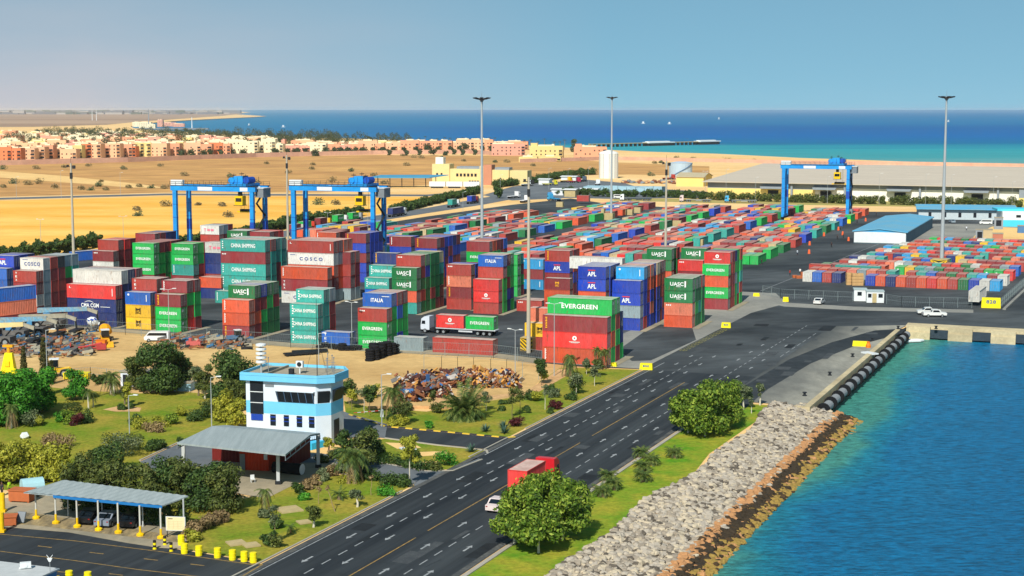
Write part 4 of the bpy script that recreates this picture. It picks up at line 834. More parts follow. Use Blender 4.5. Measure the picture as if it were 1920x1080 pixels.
for k in range(6): x = 4.75+k*1.04; b.hexa([(x+.1, -.13, 5.95), (x+.17, -.13, 5.95), (x+.17, -.1, 5.95), (x+.1, -.1, 5.95)]+[(x, -.53, 7.45), (x+.07, -.53, 7.45), (x+.07, -.5, 7.45), (x, -.5, 7.45)], 1)
b.box(4.5, 10.2, -.56, -.01, 7.46, 7.56, 2); b.build('lookout_window', [GL2, SLATE, PW], cb)
for (xa, ya), (xc, yc) in ((P0[1], P0[2]), (P0[2], P0[3])):    # windows of the chamfer and the right side, leaning outward
    dv = Vector((xc-xa, yc-ya, 0)); L_ = dv.length; dv.normalize(); nn = Vector((dv.y, -dv.x, 0)); a = Vector((xa, ya, 0))+dv*(L_*.12); c = Vector((xa, ya, 0))+dv*(L_*.9); z1, z2 = Vector((0, 0, 5.95)), Vector((0, 0, 7.6))
    b = MB(); b.hexa([a+z1+nn*.02, c+z1+nn*.02, c+z1-nn*.1, a+z1-nn*.1]+[a+z2+nn*.5, c+z2+nn*.5, c+z2-nn*.1, a+z2-nn*.1], 0); b.build('lookout_window', [GL2], cb)
for x0, x1 in ((3.6, 4.4), (5.6, 6.35), (7.5, 8.3), (9.3, 10.1)):
    f = MB(); f.box(x0, x1, -.07, -.01, 2.6, 4.12, 0); f.box(x0-.02, x1+.02, -.10, -.071, 3.7, 3.85, 1); f.box(x0-.02, x1+.02, -.10, -.071, 3.2, 3.3, 1); f.build('window', [GL2, BLUEF], cb)
b = MB(); b.box(2.9, 4.2, -.05, -.01, 7.9, 8.3, 0); b.build('name_panel', [GREYM], cb)
b = MB(); dv = Vector((P0[3][0]-P0[2][0], P0[3][1]-P0[2][1], 0)).normalized(); nn = Vector((dv.y, -dv.x, 0)); a = Vector((*P0[2], 0))+dv*.8; c = a+dv*1.6
b.hexa([a, c, c+nn*.06, a+nn*.06]+[p+Vector((0, 0, 3.4)) for p in (a, c, c+nn*.06, a+nn*.06)], 0); b.build('door', [GL2], cb)
b = MB(); b.prism([(6.4, -3.2), (10.6, -2.2), (11.6, .6), (10.4, -.02), (6.0, -.02)], 0, .9, 0); b.build('blue_terrace', [mat('turquoise_paint', '#33b4de', .7, .08, .8)], cb)
R0 = Matrix.Rotation(rzb, 4, 'Z'); onroof = lambda x, y, z=9.48: tuple((A+(R0 @ Vector((x, y, z)))))
r = thing('ringed_antenna', 'white ringed column antenna standing on the roof corner', 'antenna', onroof(1.6, 1.6), rzb); b = MB(); b.tube((0, 0, 0), (0, 0, 4.2), .12, n=8); b.build('pole', [POLE], r)
for k in range(5): b = MB(); b.lathe([(.3, 1.35+k*.58), (.72, 1.45+k*.58), (.72, 1.7+k*.58), (.3, 1.8+k*.58)], 14); b.build('ring', [WPAN], r)
r = thing('air_conditioner', 'white round fan unit on a post on the roof', 'air conditioner', onroof(6.9, 2.6), rzb); b = MB(); b.box(-.5, .5, -.2, .25, .85, 1.75); b.tube((0, 0, 0), (0, 0, .9), .09, n=6); b.build('casing', [WPAN], r); b = MB(); b.tube((0, -.23, 1.3), (0, -.2, 1.3), .33, n=14); b.build('fan', [DARKM], r)
b = MB(); b.box(-.3, .3, -.3, .3, 0, .8); tag(b.build('vent_box', [DARKM], None, onroof(6.1, 1.6), rzb), 'small dark box on the roof beside the fan unit', 'vent')
r = thing('lattice_antenna', 'thin guyed radio mast on the blue building roof', 'antenna', onroof(9.9, 1.6), rzb); b = MB(); b.tube((0, 0, 0), (0, 0, 10.5), .06, .03, 5); b.build('mast', [DARKM], r)
b = MB(); [b.tube((0, 0, 6), (c_, s_, .05), .018, n=3) for c_, s_ in ((-2, .6), (1.2, .8), (.2, 2.6))]; b.build('guy_wire', [DARKM], r)
for i, (x, y) in enumerate(((3.0, .9), (11.0, 2.4), (11.6, 3.4), (10.6, 5.2), (9.4, 6.5))): b = MB(); b.tube((0, 0, 0), (0, 0, 2.2), .05, n=5); b.tube((-.5, 0, 1.3), (.5, 0, 1.3), .04, n=4); b.lathe([(.05, 2.2), (.14, 2.3), (.05, 2.4)], 6); tag(b.build('roof_aerial', [GREYM], None, onroof(x, y), rzb), f'short aerial on the blue building roof, {nth(i+1)} from its left end', 'antenna', 'short aerials on the roof')
# ------------------------------------------------------------------ toll canopy and guard boxes
SHEET = mat('grey_sheet_roof', '#9ba4a4', .5, .1, .4, spec=.4, col2='#8a9494', scale2=2, stretch=(4, .3, 1)); POST = mat('pale_post', '#b9bcbc', .6, .08, 1)
Cz = 4.7; c = [Vector(G(332, 830, Cz)), Vector(G(535, 852, Cz)), Vector(G(600, 812, Cz)), Vector(G(425, 797, Cz))]
r = thing('toll_canopy', 'grey sheet metal canopy on four pale posts spanning the gate road', 'canopy', (0, 0, 0))
b = MB(); mid = [c[0].lerp(c[3], .7)+Vector((0, 0, .55)), c[1].lerp(c[2], .7)+Vector((0, 0, .55))]; t_ = Vector((0, 0, -.22))
for q in ([c[0], c[1], mid[1], mid[0]], [mid[0], mid[1], c[2], c[3]]): b.hexa([p+t_ for p in q]+q, 0)
b.build('roof', [SHEET], r)
b = MB()
for a, e in ((c[1], mid[1]), (mid[1], c[2]), (c[0], mid[0])):
    for k in range(6): p = a.lerp(e, k/5); b.tube(p+t_, p+t_+Vector((0, 0, -.55)), .05, n=4)
    b.tube(a+t_+Vector((0, 0, -.5)), e+t_+Vector((0, 0, -.5)), .08, n=5)
b.build('truss', [GREYM], r)
for (px, py) in ((522, 908), (597, 877), (345, 893), (430, 864)):
    g = Vector(G(px, py)); b = MB(); b.box(g.x-.2, g.x+.2, g.y-.2, g.y+.2, 0, Cz-.3, 0); b.box(g.x-.36, g.x+.36, g.y-.36, g.y+.36, 0, .45, 1); b.build('post', [POST, DARKM], r)
def hut(x, y, rz, L, w, h, m, label, cat='guard hut', openings=()):
    r = thing('guard_hut', label, cat, (x, y, 0), rz); b = MB(); corr(b, -L/2, L/2, 0, h, -w/2, -.05, .45, 0); corr(b, -L/2, L/2, 0, h, w/2, .05, .45, 0)
    for s_ in (-1, 1): q = [(s_*L/2, -w/2, 0), (s_*L/2, w/2, 0), (s_*L/2, w/2, h), (s_*L/2, -w/2, h)]; b.face(q if s_ > 0 else q[::-1], 0)
    b.build('wall', [m], r); b = MB(); b.box(-L/2-.06, L/2+.06, -w/2-.08, w/2+.08, h, h+.1); b.build('roof', [GREYM], r)
    for x0, x1, z0, z1, mm, nm in openings: b = MB(); b.box(x0, x1, -w/2-.1, -w/2-.03, z0, z1); b.build(nm, [mm], r)
    return r
ORG = mat('orange_red_steel', '#d5401c', .6, .2, .8); BRN = mat('dark_red_steel', '#74201a', .6, .2, .8)
x, y, _ = G(478, 882); hut(x+.2, y+1.0, YD.rz+R(8), 3.9, 2.4, 2.6, ORG, 'orange red container hut under the gate canopy', openings=((-1.9, -1.2, .1, 2.1, GREYM, 'door'), (1.35, 1.8, 1.5, 2.2, WPAN, 'notice')))
x, y, _ = G(437, 870); hut(x, y+2.2, YD.rz+R(8), 5.6, 2.4, 2.7, BRN, 'dark red container hut under the left part of the canopy')
x, y, _ = G(549, 872); hut(x-.2, y+1.6, YD.rz+R(95), 6.0, 2.4, 2.7, BRN, 'dark red container hut under the right end of the canopy')
x, y, _ = G(540, 888); b = MB(); b.tube((-2.0, 0, .7), (2.0, 0, .7), .7, n=16, m=0); b.tube((2.0, 0, .7), (2.03, 0, .7), .7, n=16, m=1); tag(b.build('black_tank', [RUBBER, WPAN], None, (x, y, 0), YD.rz), 'black horizontal tank with pale end beside the huts', 'tank')
x, y, _ = G(474, 905); r = thing('plastic_chair', 'pale plastic chair in front of the orange hut', 'chair', (x, y, 0), .4)
b = MB(); b.box(-.25, .25, -.25, .25, .42, .47); b.build('seat', [WPAN], r); b = MB(); b.box(-.25, .25, .2, .25, .47, .95); b.build('backrest', [WPAN], r)
for sx in (-.22, .22):
    for sy in (-.22, .22): b = MB(); b.tube((sx, sy, 0), (sx, sy, .42), .025, n=4); b.build('leg', [WPAN], r)
# ------------------------------------------------------------------ car port, sign, kiosk roof
c = [Vector(G(44, 923, 3.4)), Vector(G(304, 948, 3.4)), Vector(G(353, 930, 3.8)), Vector(G(118, 900, 3.9))]
BLT = mat('blue_trim', '#1e6fae', .6, .1, 1)
r = thing('car_port', 'long car port with ribbed grey roof, blue edge and yellow footed posts', 'car port', (0, 0, 0))
b = MB(); n = 34; k = len(b.v)
for i in range(n+1):
    for a, e in ((c[0], c[1]), (c[3], c[2])): p = a.lerp(e, i/n); b.v.append((p.x, p.y, p.z+(.06 if i % 2 else 0)))
for i in range(n): b.f.append((k+2*i, k+2*i+2, k+2*i+3, k+2*i+1)); b.m.append(0)
b.hexa([p+Vector((0, 0, -.12)) for p in c]+[p+Vector((0, 0, -.03)) for p in c], 0); b.build('roof', [SHEET], r)
b = MB(); a, e = c[0].lerp(c[1], .22), c[1]; dn = Vector((0, 0, -.3)); o_ = Vector((0, -.06, 0)); b.hexa([a+dn+o_, e+dn+o_, e+dn, a+dn]+[a+o_, e+o_, e, a], 0); b.build('fascia', [BLT], r)
WPST = mat('white_post', '#c6c4ba', .7, .1, 2)
for px, py in ((68, 973), (105, 982), (145, 989), (185, 995), (222, 1000), (263, 1005), (302, 1010)):
    g = Vector(G(px, py)); b = MB(); b.tube((g.x, g.y, 1.1), (g.x, g.y, 3.35), .1, n=8, m=0); b.tube((g.x, g.y, .35), (g.x, g.y, 1.1), .13, n=8, m=1); b.lathe([(.42, 0), (.42, .25), (.2, .38)], 10, 1, (g.x, g.y, 0)); p_ = b.build('post', [WPST, YEL], r)
for px, py in ((345, 998), (268, 988), (192, 977), (128, 968)):
    g = Vector(G(px, py)); b = MB(); b.tube((g.x, g.y, 0), (g.x, g.y, 3.7), .09, n=6); b.build('rear_post', [POST], r)
r = thing('notice_board', 'large cream notice board on two legs at the car port end', 'sign', G(330, 1008), -.12)
b = MB(); b.box(-1.08, 1.08, -.04, .04, .75, 2.3, 0); b.build('panel', [mat('board_frame', '#c8ccca', .6, 0)], r)
CRB = mat('board_face', '#e2cfa0', .7, .05, 2); INK = mat('board_ink', '#b89a70', .8, 0)
b = MB(); b.face([(-1.0, -.05, .82), (1.0, -.05, .82), (1.0, -.05, 2.24), (-1.0, -.05, 2.24)], 0)
for k in range(3): x_ = -.75+k*.5; b.face([(x_, -.056, 1.0), (x_+.02, -.056, 1.0), (x_+.02, -.056, 1.85), (x_, -.056, 1.85)], 1)
for k in range(5): b.face([(-.8, -.056, 1.05+k*.18), (.8, -.056, 1.05+k*.18), (.8, -.056, 1.065+k*.18), (-.8, -.056, 1.065+k*.18)], 1)
b.face([(-.8, -.056, 2.02), (-.3, -.056, 2.02), (-.3, -.056, 2.1), (-.8, -.056, 2.1)], 2); b.build('board_face', [CRB, INK, DARKM], r)
for s_ in (-.95, .95): b = MB(); b.tube((s_, 0, 0), (s_, 0, .75), .05, n=6); b.build('leg', [DARKM], r)
r = thing('kiosk', 'small blue walled kiosk with white flat roof cut by the left bottom corner', 'building', G(8, 1140), RD.rz+R(2))
b = MB(); b.box(-4.5, 2.9, -2, 4.0, 0, 2.75, 0); b.build('wall', [mat('kiosk_blue', '#5c8dbb', .8, .1, 1)], r); b = MB(); b.box(-4.7, 3.1, -2.2, 4.2, 2.75, 2.9, 0); b.build('roof', [mat('kiosk_roof', '#b8bcbc', .8, .15, 1)], r)
r = thing('camera_pole', 'thin pole with small camera bracket on the kiosk roof', 'camera', Vector(G(94, 1072, 2.9)), 0); b = MB(); b.tube((0, 0, 0), (0, 0, 1.25), .03, n=5); b.build('pole', [STEEL], r); b = MB(); b.hexa([(-.25, -.05, 1.3), (.25, -.05, 1.3), (.25, .05, 1.3), (-.25, .05, 1.3)]+[(-.08, -.05, .95), (.08, -.05, .95), (.08, .05, .95), (-.08, .05, .95)]); b.tube((-.02, 0, 1.25), (-.28, 0, 1.6), .03, n=4); b.tube((.02, 0, 1.25), (.28, 0, 1.6), .03, n=4); b.build('camera_bracket', [WPAN], r)
b = MB(); b.box(-.5, .5, -.25, .25, .1, .6); b.tube((0, -.26, .35), (0, -.3, .35), .2, n=10); b.box(-.6, .6, -.1, .3, 0, .1); tag(b.build('floodlight', [WPAN], None, Vector(G(48, 1066, 2.92)), .3), 'white floodlight lying on the kiosk roof', 'floodlight')
# ------------------------------------------------------------------ gate cabins and fences in the yard
def cabin(px, py, w, dpt, h, label, win):
    x, y, _ = G(px, py); r = thing('gate_cabin', label, 'cabin', (x, y, 0), QY.rz+R(16), 'white gate cabins'); b = MB(); b.box(-w/2, w/2, 0, dpt, .15, h, 0); b.build('wall', [WPAN], r); b = MB(); b.box(-w/2-.1, w/2+.1, -.15, dpt+.1, h, h+.18, 0); b.build('roof', [mat('cabin_roof', '#a8b8b8', .7, .1, 1)], r)
    for x0, x1, z0, z1, nm in win: b = MB(); b.box(x0, x1, -.05, -.01, z0, z1); b.build(nm, [GLASS if nm == 'window' else CREAM], r)
cabin(1613, 566, 3.0, 3.0, 2.9, 'white gate cabin, the left of the two by the fence', ((-.7, .3, 1.5, 2.4, 'window'),))
cabin(1641, 569, 4.0, 3.0, 2.8, 'white gate cabin, the wider right one by the fence', ((-1.7, -.9, 1.4, 2.3, 'window'), (.7, 1.7, 1.4, 2.3, 'window'), (-.7, .3, .2, 2.4, 'door')))
FEN = mat('fence_wire', '#7f8c8c', .6, .1, 1)
def fence(pts, h, label, step=3.0, z=0, rails=2, m=None, name='wire_fence', mesh=True, group='wire fences round the yard'):
    r = thing(name, label, 'fence', (0, 0, 0), 0, group); P = [Vector(p) for p in pts]; m = m or FEN; n = 0; rl = MB(); ps = MB()
    for A_, B_ in zip(P, P[1:]):
        L_ = (B_-A_).length; k = max(1, int(L_/step))
        for i in range(k+1):
            p = A_.lerp(B_, i/k); ps.tube(p, p+Vector((0, 0, h)), .05, n=4)
            if not mesh: ps.tube(p+Vector((0, 0, h)), p+Vector((.25, -.15, h+.45)), .035, n=4)
        for j in range(rails): zz = h*(j+1)/rails-.05; rl.tube(A_+Vector((0, 0, zz)), B_+Vector((0, 0, zz)), .03, n=4)
        if mesh:
            q = max(2, int(L_/.5))
            for i in range(q): a, c = A_.lerp(B_, i/q), A_.lerp(B_, (i+1)/q); rl.tube(a+Vector((0, 0, .05)), c+Vector((0, 0, h-.05)), .008, n=3, cap=False); rl.tube(c+Vector((0, 0, .05)), a+Vector((0, 0, h-.05)), .008, n=3, cap=False)
    o = ps.build('fence_posts', [m], r); o['kind'] = 'stuff'; rl.build('wire_mesh', [m], r); return r
fence(gp((1430, 553), (1463, 560), (1598, 566)), 2.4, 'wire fence left of the white gate cabins')
fence(gp((1662, 570), (1690, 575), (1822, 578)), 2.4, 'wire fence right of the white gate cabins')
fence([QY(-43.6, 374), QY(-43.6, 520)], 2.2, 'wire fence running away along the right side of the right-hand yard', 4)
fence(gp((-20, 612), (110, 619), (235, 628), (420, 643), (545, 652), (660, 658), (745, 664), (925, 672), (1016, 684)), 2.6, 'long wire fence along the front of the container yard', 4)
fence(gp((795, 694), (828, 696), (858, 697), (888, 698), (920, 701), (950, 703), (1010, 712)), 2.6, 'fence of bent posts in front of the scrap heap', 3.2, mesh=False, rails=1)
fence(gp((60, 722), (170, 712), (262, 722), (330, 718)), 2.2, 'wire fence between the garden and the scrapyard', 3)
b = MB(); 
for u0, u1 in ((-42.6, -41.9),): b.prism([QY(u0, 371)[:2], QY(u1, 371)[:2], QY(u1, 560)[:2], QY(u0, 560)[:2]], 0, .35, 0)
tag(b.build('kerb', [conc]), kind='structure')
# ------------------------------------------------------------------ trees and plants
def leafmat(name, c1, c2, c3, rough=.6):
    m = D.materials.new(name); m.use_nodes = True; t = m.node_tree; b = t.nodes['Principled BSDF']; b.inputs['Roughness'].default_value = rough; b.inputs['Specular IOR Level'].default_value = .25
    geo = N(t, 'ShaderNodeNewGeometry'); no = N(t, 'ShaderNodeTexNoise'); no.inputs['Scale'].default_value = .9; no.inputs['Detail'].default_value = 2; tcx = N(t, 'ShaderNodeTexCoord'); t.links.new(tcx.outputs['Object'], no.inputs[0])
    ad = N(t, 'ShaderNodeMath', operation='MULTIPLY_ADD'); t.links.new(geo.outputs['Random Per Island'], ad.inputs[0]); ad.inputs[1].default_value = .55; sb = N(t, 'ShaderNodeMath', operation='SUBTRACT'); t.links.new(no.outputs[0], sb.inputs[0]); sb.inputs[1].default_value = .26; t.links.new(sb.outputs[0], ad.inputs[2])
    r = N(t, 'ShaderNodeValToRGB'); e = r.color_ramp.elements; e[0].position = .1; e[0].color = rgba(c1); e[1].position = .9; e[1].color = rgba(c3); q = e.new(.5); q.color = rgba(c2); t.links.new(ad.outputs[0], r.inputs[0]); t.links.new(r.outputs[0], b.inputs['Base Color'])
    tr = N(t, 'ShaderNodeBsdfTranslucent'); t.links.new(r.outputs[0], tr.inputs[0]); mx_ = N(t, 'ShaderNodeMixShader'); mx_.inputs[0].default_value = .22; out = t.nodes['Material Output']
    t.links.new(b.outputs[0], mx_.inputs[1]); t.links.new(tr.outputs[0], mx_.inputs[2]); t.links.new(mx_.outputs[0], out.inputs[0]); return m
LF = {'green': leafmat('leaf_green', '#22380e', '#5c7a20', '#a6b446'), 'bright': leafmat('leaf_bright', '#1c4c12', '#3c7e20', '#66a834'), 'dark': leafmat('leaf_dark', '#20361a', '#3c5526', '#5f7434'),  # green ramp: pale leaf tips, with crown shadow painted into its dark end
      'olive': leafmat('leaf_olive', '#2e3a1a', '#4f5c28', '#767a3a'), 'yellow': leafmat('leaf_yellow', '#58601a', '#93952c', '#c2bc46'), 'grey': leafmat('leaf_greyish', '#38452e', '#5c6a48', '#8a9068'),
      'desert': leafmat('leaf_desert', '#6c6040', '#8f7f58', '#ab9a6c'), 'far': leafmat('leaf_far', '#2a3a28', '#3f5034', '#5c6644'), 'cypress': leafmat('leaf_cypress', '#262c14', '#43441f', '#656232'), 'red': leafmat('leaf_red', '#2c1014', '#4c1a20', '#6e3032'), 'dry': leafmat('leaf_dry', '#5c4a34', '#8a7552', '#b0976a'), 'palm': leafmat('leaf_palm', '#26380f', '#48602a', '#8a8e46')}
BARK = mat('bark', '#7a6a54', .9, .25, 3); WBARK = mat('limewashed_bark', '#c8c0ac', .9, .12, 3); PBARK = mat('palm_bark', '#8a7052', .95, .3, 4); STEMM = mat('stem', '#9a8460', .9, .2, 3)
rt = random.Random(77)
def crown_mesh(r, h, n, leaf, m, lumps=9, seed=0, shape='round'):
    """leaves in clumps through the crown's volume, unit: metres, centre of crown at origin"""
    q = random.Random(seed); b = MB(); C_ = []
    for i in range(lumps):
        a = q.uniform(0, 2*PI); k = q.uniform(.2, .66)
        if shape == 'round': C_.append((r*k*math.cos(a), r*k*math.sin(a), q.uniform(-.36, .34)*h, q.uniform(.34, .5)*r))
        elif shape == 'column': z = (i+.5)/lumps-.5; C_.append((q.uniform(-.15, .15)*r, q.uniform(-.15, .15)*r, z*h, r*(.95-.6*max(0, z+.1)*1.6)))
        else: C_.append((q.uniform(-1, 1)*r*.8, q.uniform(-.3, .3)*r*.3, q.uniform(-.3, .3)*h, .35*h))
    if shape == 'round' and n > 2500:
        for i in range(6): a = i*1.05+q.random(); C_.append((r*.52*math.cos(a), r*.52*math.sin(a), -.34*h, r*.42))
    if shape == 'round': C_.append((0, 0, h*.12, r*.52)); C_.append((0, 0, -h*.1, r*.5))
    for i in range(n):
        cx, cy, cz, cr = q.choice(C_); d = Vector((q.gauss(0, 1), q.gauss(0, 1), q.gauss(0, 1))).normalized(); k = cr*(q.random()**.28)*q.uniform(.82, 1.12)
        p = Vector((cx, cy, cz))+Vector((d.x*k, d.y*k, d.z*k*.85)); nn = (d+Vector((q.gauss(0, .55), q.gauss(0, .55), q.gauss(0, .55)+.25))).normalized(); a = nn.orthogonal().normalized(); c = nn.cross(a); t = q.uniform(0, PI)
        a, c = a*math.cos(t)+c*math.sin(t), c*math.cos(t)-a*math.sin(t); s_ = leaf*q.uniform(.55, 1.25); b.face([p-a*s_, p-c*s_*.5, p+a*s_, p+c*s_*.5], 0)
    return b.mesh('crown', [m])
def trunk_mesh(h, r, m, limbs=4, lean=0, seed=0, spread=1.2, up=1.6):
    q = random.Random(seed); b = MB(); P = [(0, 0, -.1)]; n = 3
    for i in range(1, n+1): P.append((lean*i/n+q.uniform(-.07, .07), q.uniform(-.07, .07), h*i/n))
    b.path(P, [r, r*.82, r*.7, r*.6], 7)
    for k in range(limbs): a = 2*PI*k/limbs+q.uniform(-.4, .4); e = (P[-1][0]+spread*math.cos(a), spread*math.sin(a), h+up*q.uniform(.7, 1.1)); md = tuple((P[-1][i]+e[i])/2+(.1 if i == 2 else 0) for i in range(3)); b.path([P[-1], md, e], [r*.5, r*.35, r*.15], 5)
    return b.mesh('trunk', [m])
PRO = {}
def tree(kind, px, py, label, H_=6, W_=5, n=4200, leaf=.26, col='green', trunk=1.6, bark=None, group=None, rz=None, name='broadleaf_tree', cat='tree', shape='round', lumps=9, rtr=.16, z=0, lean=0):
    """px, py: foot of the trunk in the photo; H_ total height, W_ crown width in metres"""
    x, y, _ = G(px, py, z); bark = bark or BARK; key = (kind, H_, W_)
    W_ = W_*1.08; trunk = trunk*(.5 if H_ > 3.5 and n > 1800 else 1); n = int(n*1.5)
    r = thing(name, label, cat, (x, y, z), rt.uniform(0, 6) if rz is None else rz, group)
    if key not in PRO:
        ch_ = H_-trunk; PRO[key] = (trunk_mesh(trunk+ch_*.25, rtr, bark, 4, lean, len(PRO), W_*.22, ch_*.3), crown_mesh(W_/2, ch_*.98, n, leaf, LF[col], lumps, len(PRO)*7+1, shape), trunk+ch_*.5)
    t_, c_, zc = PRO[key]
    if trunk > .05: put('trunk', t_, r)
    o = put('crown', c_, r); o.location = (lean, 0, zc); return r
def bush(px, py, w, h, col, label, n=900, leaf=.16, name='bush', group='shrubs in the gardens', shape='round', z=0, cat='shrub', lumps=6, rz=0, loc=None):
    w *= 1.2; h *= 1.15; x, y, _ = loc or G(px, py, z); key = ('b', col, round(w, 1), round(h, 1), shape)
    if key not in PRO: PRO[key] = crown_mesh(w/2, h*1.05, n, leaf, LF[col], lumps, len(PRO)*5+3, shape)
    o = put(name, PRO[key], None, (x, y, z+h*.45), rz); return tag(o, label, cat, group)
def frond(b, base, a, L, droop, w, up, m=0, seg=7):
    d = Vector((math.cos(a), math.sin(a), 0)); s_ = Vector((-d.y, d.x, 0)); pts = []
    for i in range(seg+1): t = i/seg; pts.append(base+d*(L*(t-.1*t*t))+Vector((0, 0, up*t-droop*t*t)))
    for i in range(seg):                      # the leaflets of one feather leaf, as slanted blades on both sides
        p, q = pts[i], pts[i+1]; ww = w*(1-.75*abs((i+.7)/seg-.4)); fw = (q-p)
        for sg in (-1, 1):
            for f in (0, .34, .67): a0 = p.lerp(q, f); a1 = p.lerp(q, f+.3); tip = a0+s_*(sg*ww)+fw*.9+Vector((0, 0, -ww*.55)); b.face([a0, a1, tip+fw*.12, tip], m)
def palm_crown(n, L, droop, w, up, seed, skirt=0, bare=0):
    q = random.Random(seed); b = MB()
    for k in range(n): f = k/n; frond(b, Vector((0, 0, 0)), k*2.399+q.uniform(-.2, .2), L*q.uniform(.85, 1.1), droop*(1.5-f)*q.uniform(.8, 1.2), w, up*(f*1.7)*q.uniform(.8, 1.2))
    for k in range(skirt): frond(b, Vector((0, 0, -.1)), k*2.399, L*.7, droop*2.2, w*.8, -.3, 1)
    return b.mesh('crown', [LF['palm'], LF['dry']])
def palm(px, py, h, L, label, droop=1.6, n=26, w=.5, up=1.4, skirt=4, rtrunk=.16, bark=None, group='palms of the gardens', name='palm_tree', z=0):
    x, y, _ = G(px, py, z); r = thing(name, label, 'palm', (x, y, z), rt.uniform(0, 6), group); key = ('p', round(h, 1), L, n)
    if key not in PRO:
        b = MB(); k = max(2, int(h/.35)); b.lathe([(rtrunk*(1.25 if i == 0 else 1+.12*(i % 2)), h*i/k-.05) for i in range(k+1)], 8); PRO[key] = (b.mesh('trunk', [bark or PBARK]), palm_crown(n, L, droop, w, up, len(PRO), skirt))
    put('trunk', PRO[key][0], r); o = put('crown', PRO[key][1], r); o.location = (0, 0, h); return r
# front verge: two clumps of bright round trees
gv = 'round trees on the verge beside the rock bank'
for px, py, H_, W_, lb in ((964, 1021, 7.4, 5.6, 'left round tree of the nearest clump on the verge, by the road'), (1010, 1037, 7.0, 5.6, 'front round tree of the nearest clump on the verge'), (1055, 1012, 7.2, 6.2, 'right round tree of the nearest clump on the verge'), (1012, 1000, 7.4, 5.4, 'rear round tree of the nearest clump, hiding the red lorry')):
    tree('A', px, py, lb, H_-.5, W_, 5200, .24, 'green', 2.9, WBARK, gv)
for px, py, H_, W_, lb in ((1290, 812, 7.0, 5.4, 'left tree of the second clump on the verge'), (1322, 818, 7.6, 7.4, 'big front tree of the second clump on the verge'), (1350, 802, 7.8, 7.2, 'rear right tree of the second clump on the verge')):
    tree('B', px, py, lb, H_+.2, W_, 5200, .26, 'green', 2.0, WBARK, gv)
tree('C', 1394, 768, 'small grey green tree at the end of the verge by the quay', 4.4, 2.9, 1500, .2, 'grey', 1.3, WBARK, gv); tree('C', 1378, 762, 'small grey green tree close behind the second clump', 4.2, 2.6, 1300, .2, 'grey', 1.2, WBARK, gv)
tree('D', 1425, 760, 'thin sparse sapling at the end of the verge, nearest the quay', 4.0, 1.6, 500, .18, 'grey', 1.4, WBARK, gv); tree('D', 1409, 775, 'short sapling with white trunk at the end of the verge', 2.2, .9, 160, .16, 'grey', 1.2, WBARK, gv, rtr=.08)
for i, (px, py) in enumerate(((1129, 931), (1150, 918), (1206, 903), (1205, 884), (1222, 872), (1202, 858), (1264, 858), (1140, 902))):
    palm(px, py, 1.0, 1.35, f'squat sago palm on the right verge, {nth(i+1)} from the nearest tree clump', .6, 34, .3, .5, 4, .24, BARK, 'sago palms on the right verge', 'sago_palm')
# garden at left
gt = 'trees of the left garden'
tree('E', 28, 790, 'broad bright green weeping tree at the left edge of the garden', 8.2, 8.0, 8000, .26, 'bright', 1.0, BARK, gt, lumps=13); tree('E', 66, 772, 'bright green weeping tree right of the broad one at the edge', 7.4, 6.6, 6500, .26, 'bright', 1.0, BARK, gt, lumps=12); tree('E', -18, 800, 'bright green tree cut by the left edge of the photo', 7.4, 6.6, 6500, .26, 'bright', 1.0, BARK, gt)
tree('F', 141, 750, 'dark round topped tree standing alone in the garden', 5.0, 4.1, 3000, .2, 'bright', 1.1, BARK, gt)
for px, py, h, w, lb in ((84, 742, 9.6, 1.9, 'tall cypress behind the grey lamp post'), (46, 722, 6.6, 1.3, 'slim cypress at the left beside the yellow tower machine'), (97, 720, 4.0, 1.1, 'short cypress right of the tall one')):
    tree('G', px, py, lb, h, w, 2600, .16, 'cypress', .3, BARK, 'cypresses of the left garden', name='cypress_tree', shape='column', lumps=12)
tree('H', 302, 738, 'large dark spreading tree in the middle of the garden', 8.6, 7.6, 6500, .27, 'dark', 1.2, WBARK, gt, lumps=13); tree('H', 262, 730, 'left companion of the large dark spreading tree', 6.8, 5.0, 2600, .25, 'olive', 1.2, BARK, gt); tree('H', 332, 728, 'right companion of the large dark spreading tree', 7.4, 5.2, 4000, .26, 'dark', 1.4, BARK, gt)
tree('I', 384, 748, 'thin trunked tree between the large tree and the blue building', 5.6, 3.2, 1900, .2, 'olive', 2.6, WBARK, gt); tree('I', 372, 742, 'small feathery tree left of the thin trunked one', 5.0, 2.6, 1300, .2, 'grey', 2.4, BARK, gt)
tree('J', 438, 756, 'dark dense tree behind the left side of the blue building', 8.4, 7.6, 6000, .27, 'dark', 1.2, BARK, gt, lumps=12); tree('J', 425, 790, 'yellow green tree left of the blue building', 4.8, 4.6, 2600, .22, 'yellow', .6, BARK, gt); tree('J', 445, 800, 'yellow green tree touching the blue building corner', 4.6, 3.6, 2200, .22, 'yellow', .5, BARK, gt)
tree('J', 441, 770, 'olive tree between the dark tree and the blue building', 5.2, 3.6, 2200, .22, 'olive', .8, BARK, gt)
palm(208, 739, 3.2, 2.1, 'palm with twin pale stems near the garden wall', 1.6, 20, .4, .9, 3, .14, WBARK); palm(214, 742, 2.6, 1.5, 'smaller palm leaning by the twin stemmed one', 1.4, 14, .35, .6, 2, .1, WBARK)
palm(166, 767, 2.9, 1.1, 'slender white stemmed palm in the garden, left of the pair', 1.1, 12, .3, .5, 0, .12, WBARK); palm(175, 764, 2.3, .9, 'slender white stemmed palm in the garden, right of the pair', 1.0, 10, .3, .4, 0, .1, WBARK); palm(22, 803, 3.3, 1.6, 'palm with pale stem at the left edge of the garden', 1.5, 16, .35, .6, 6, .13, WBARK)
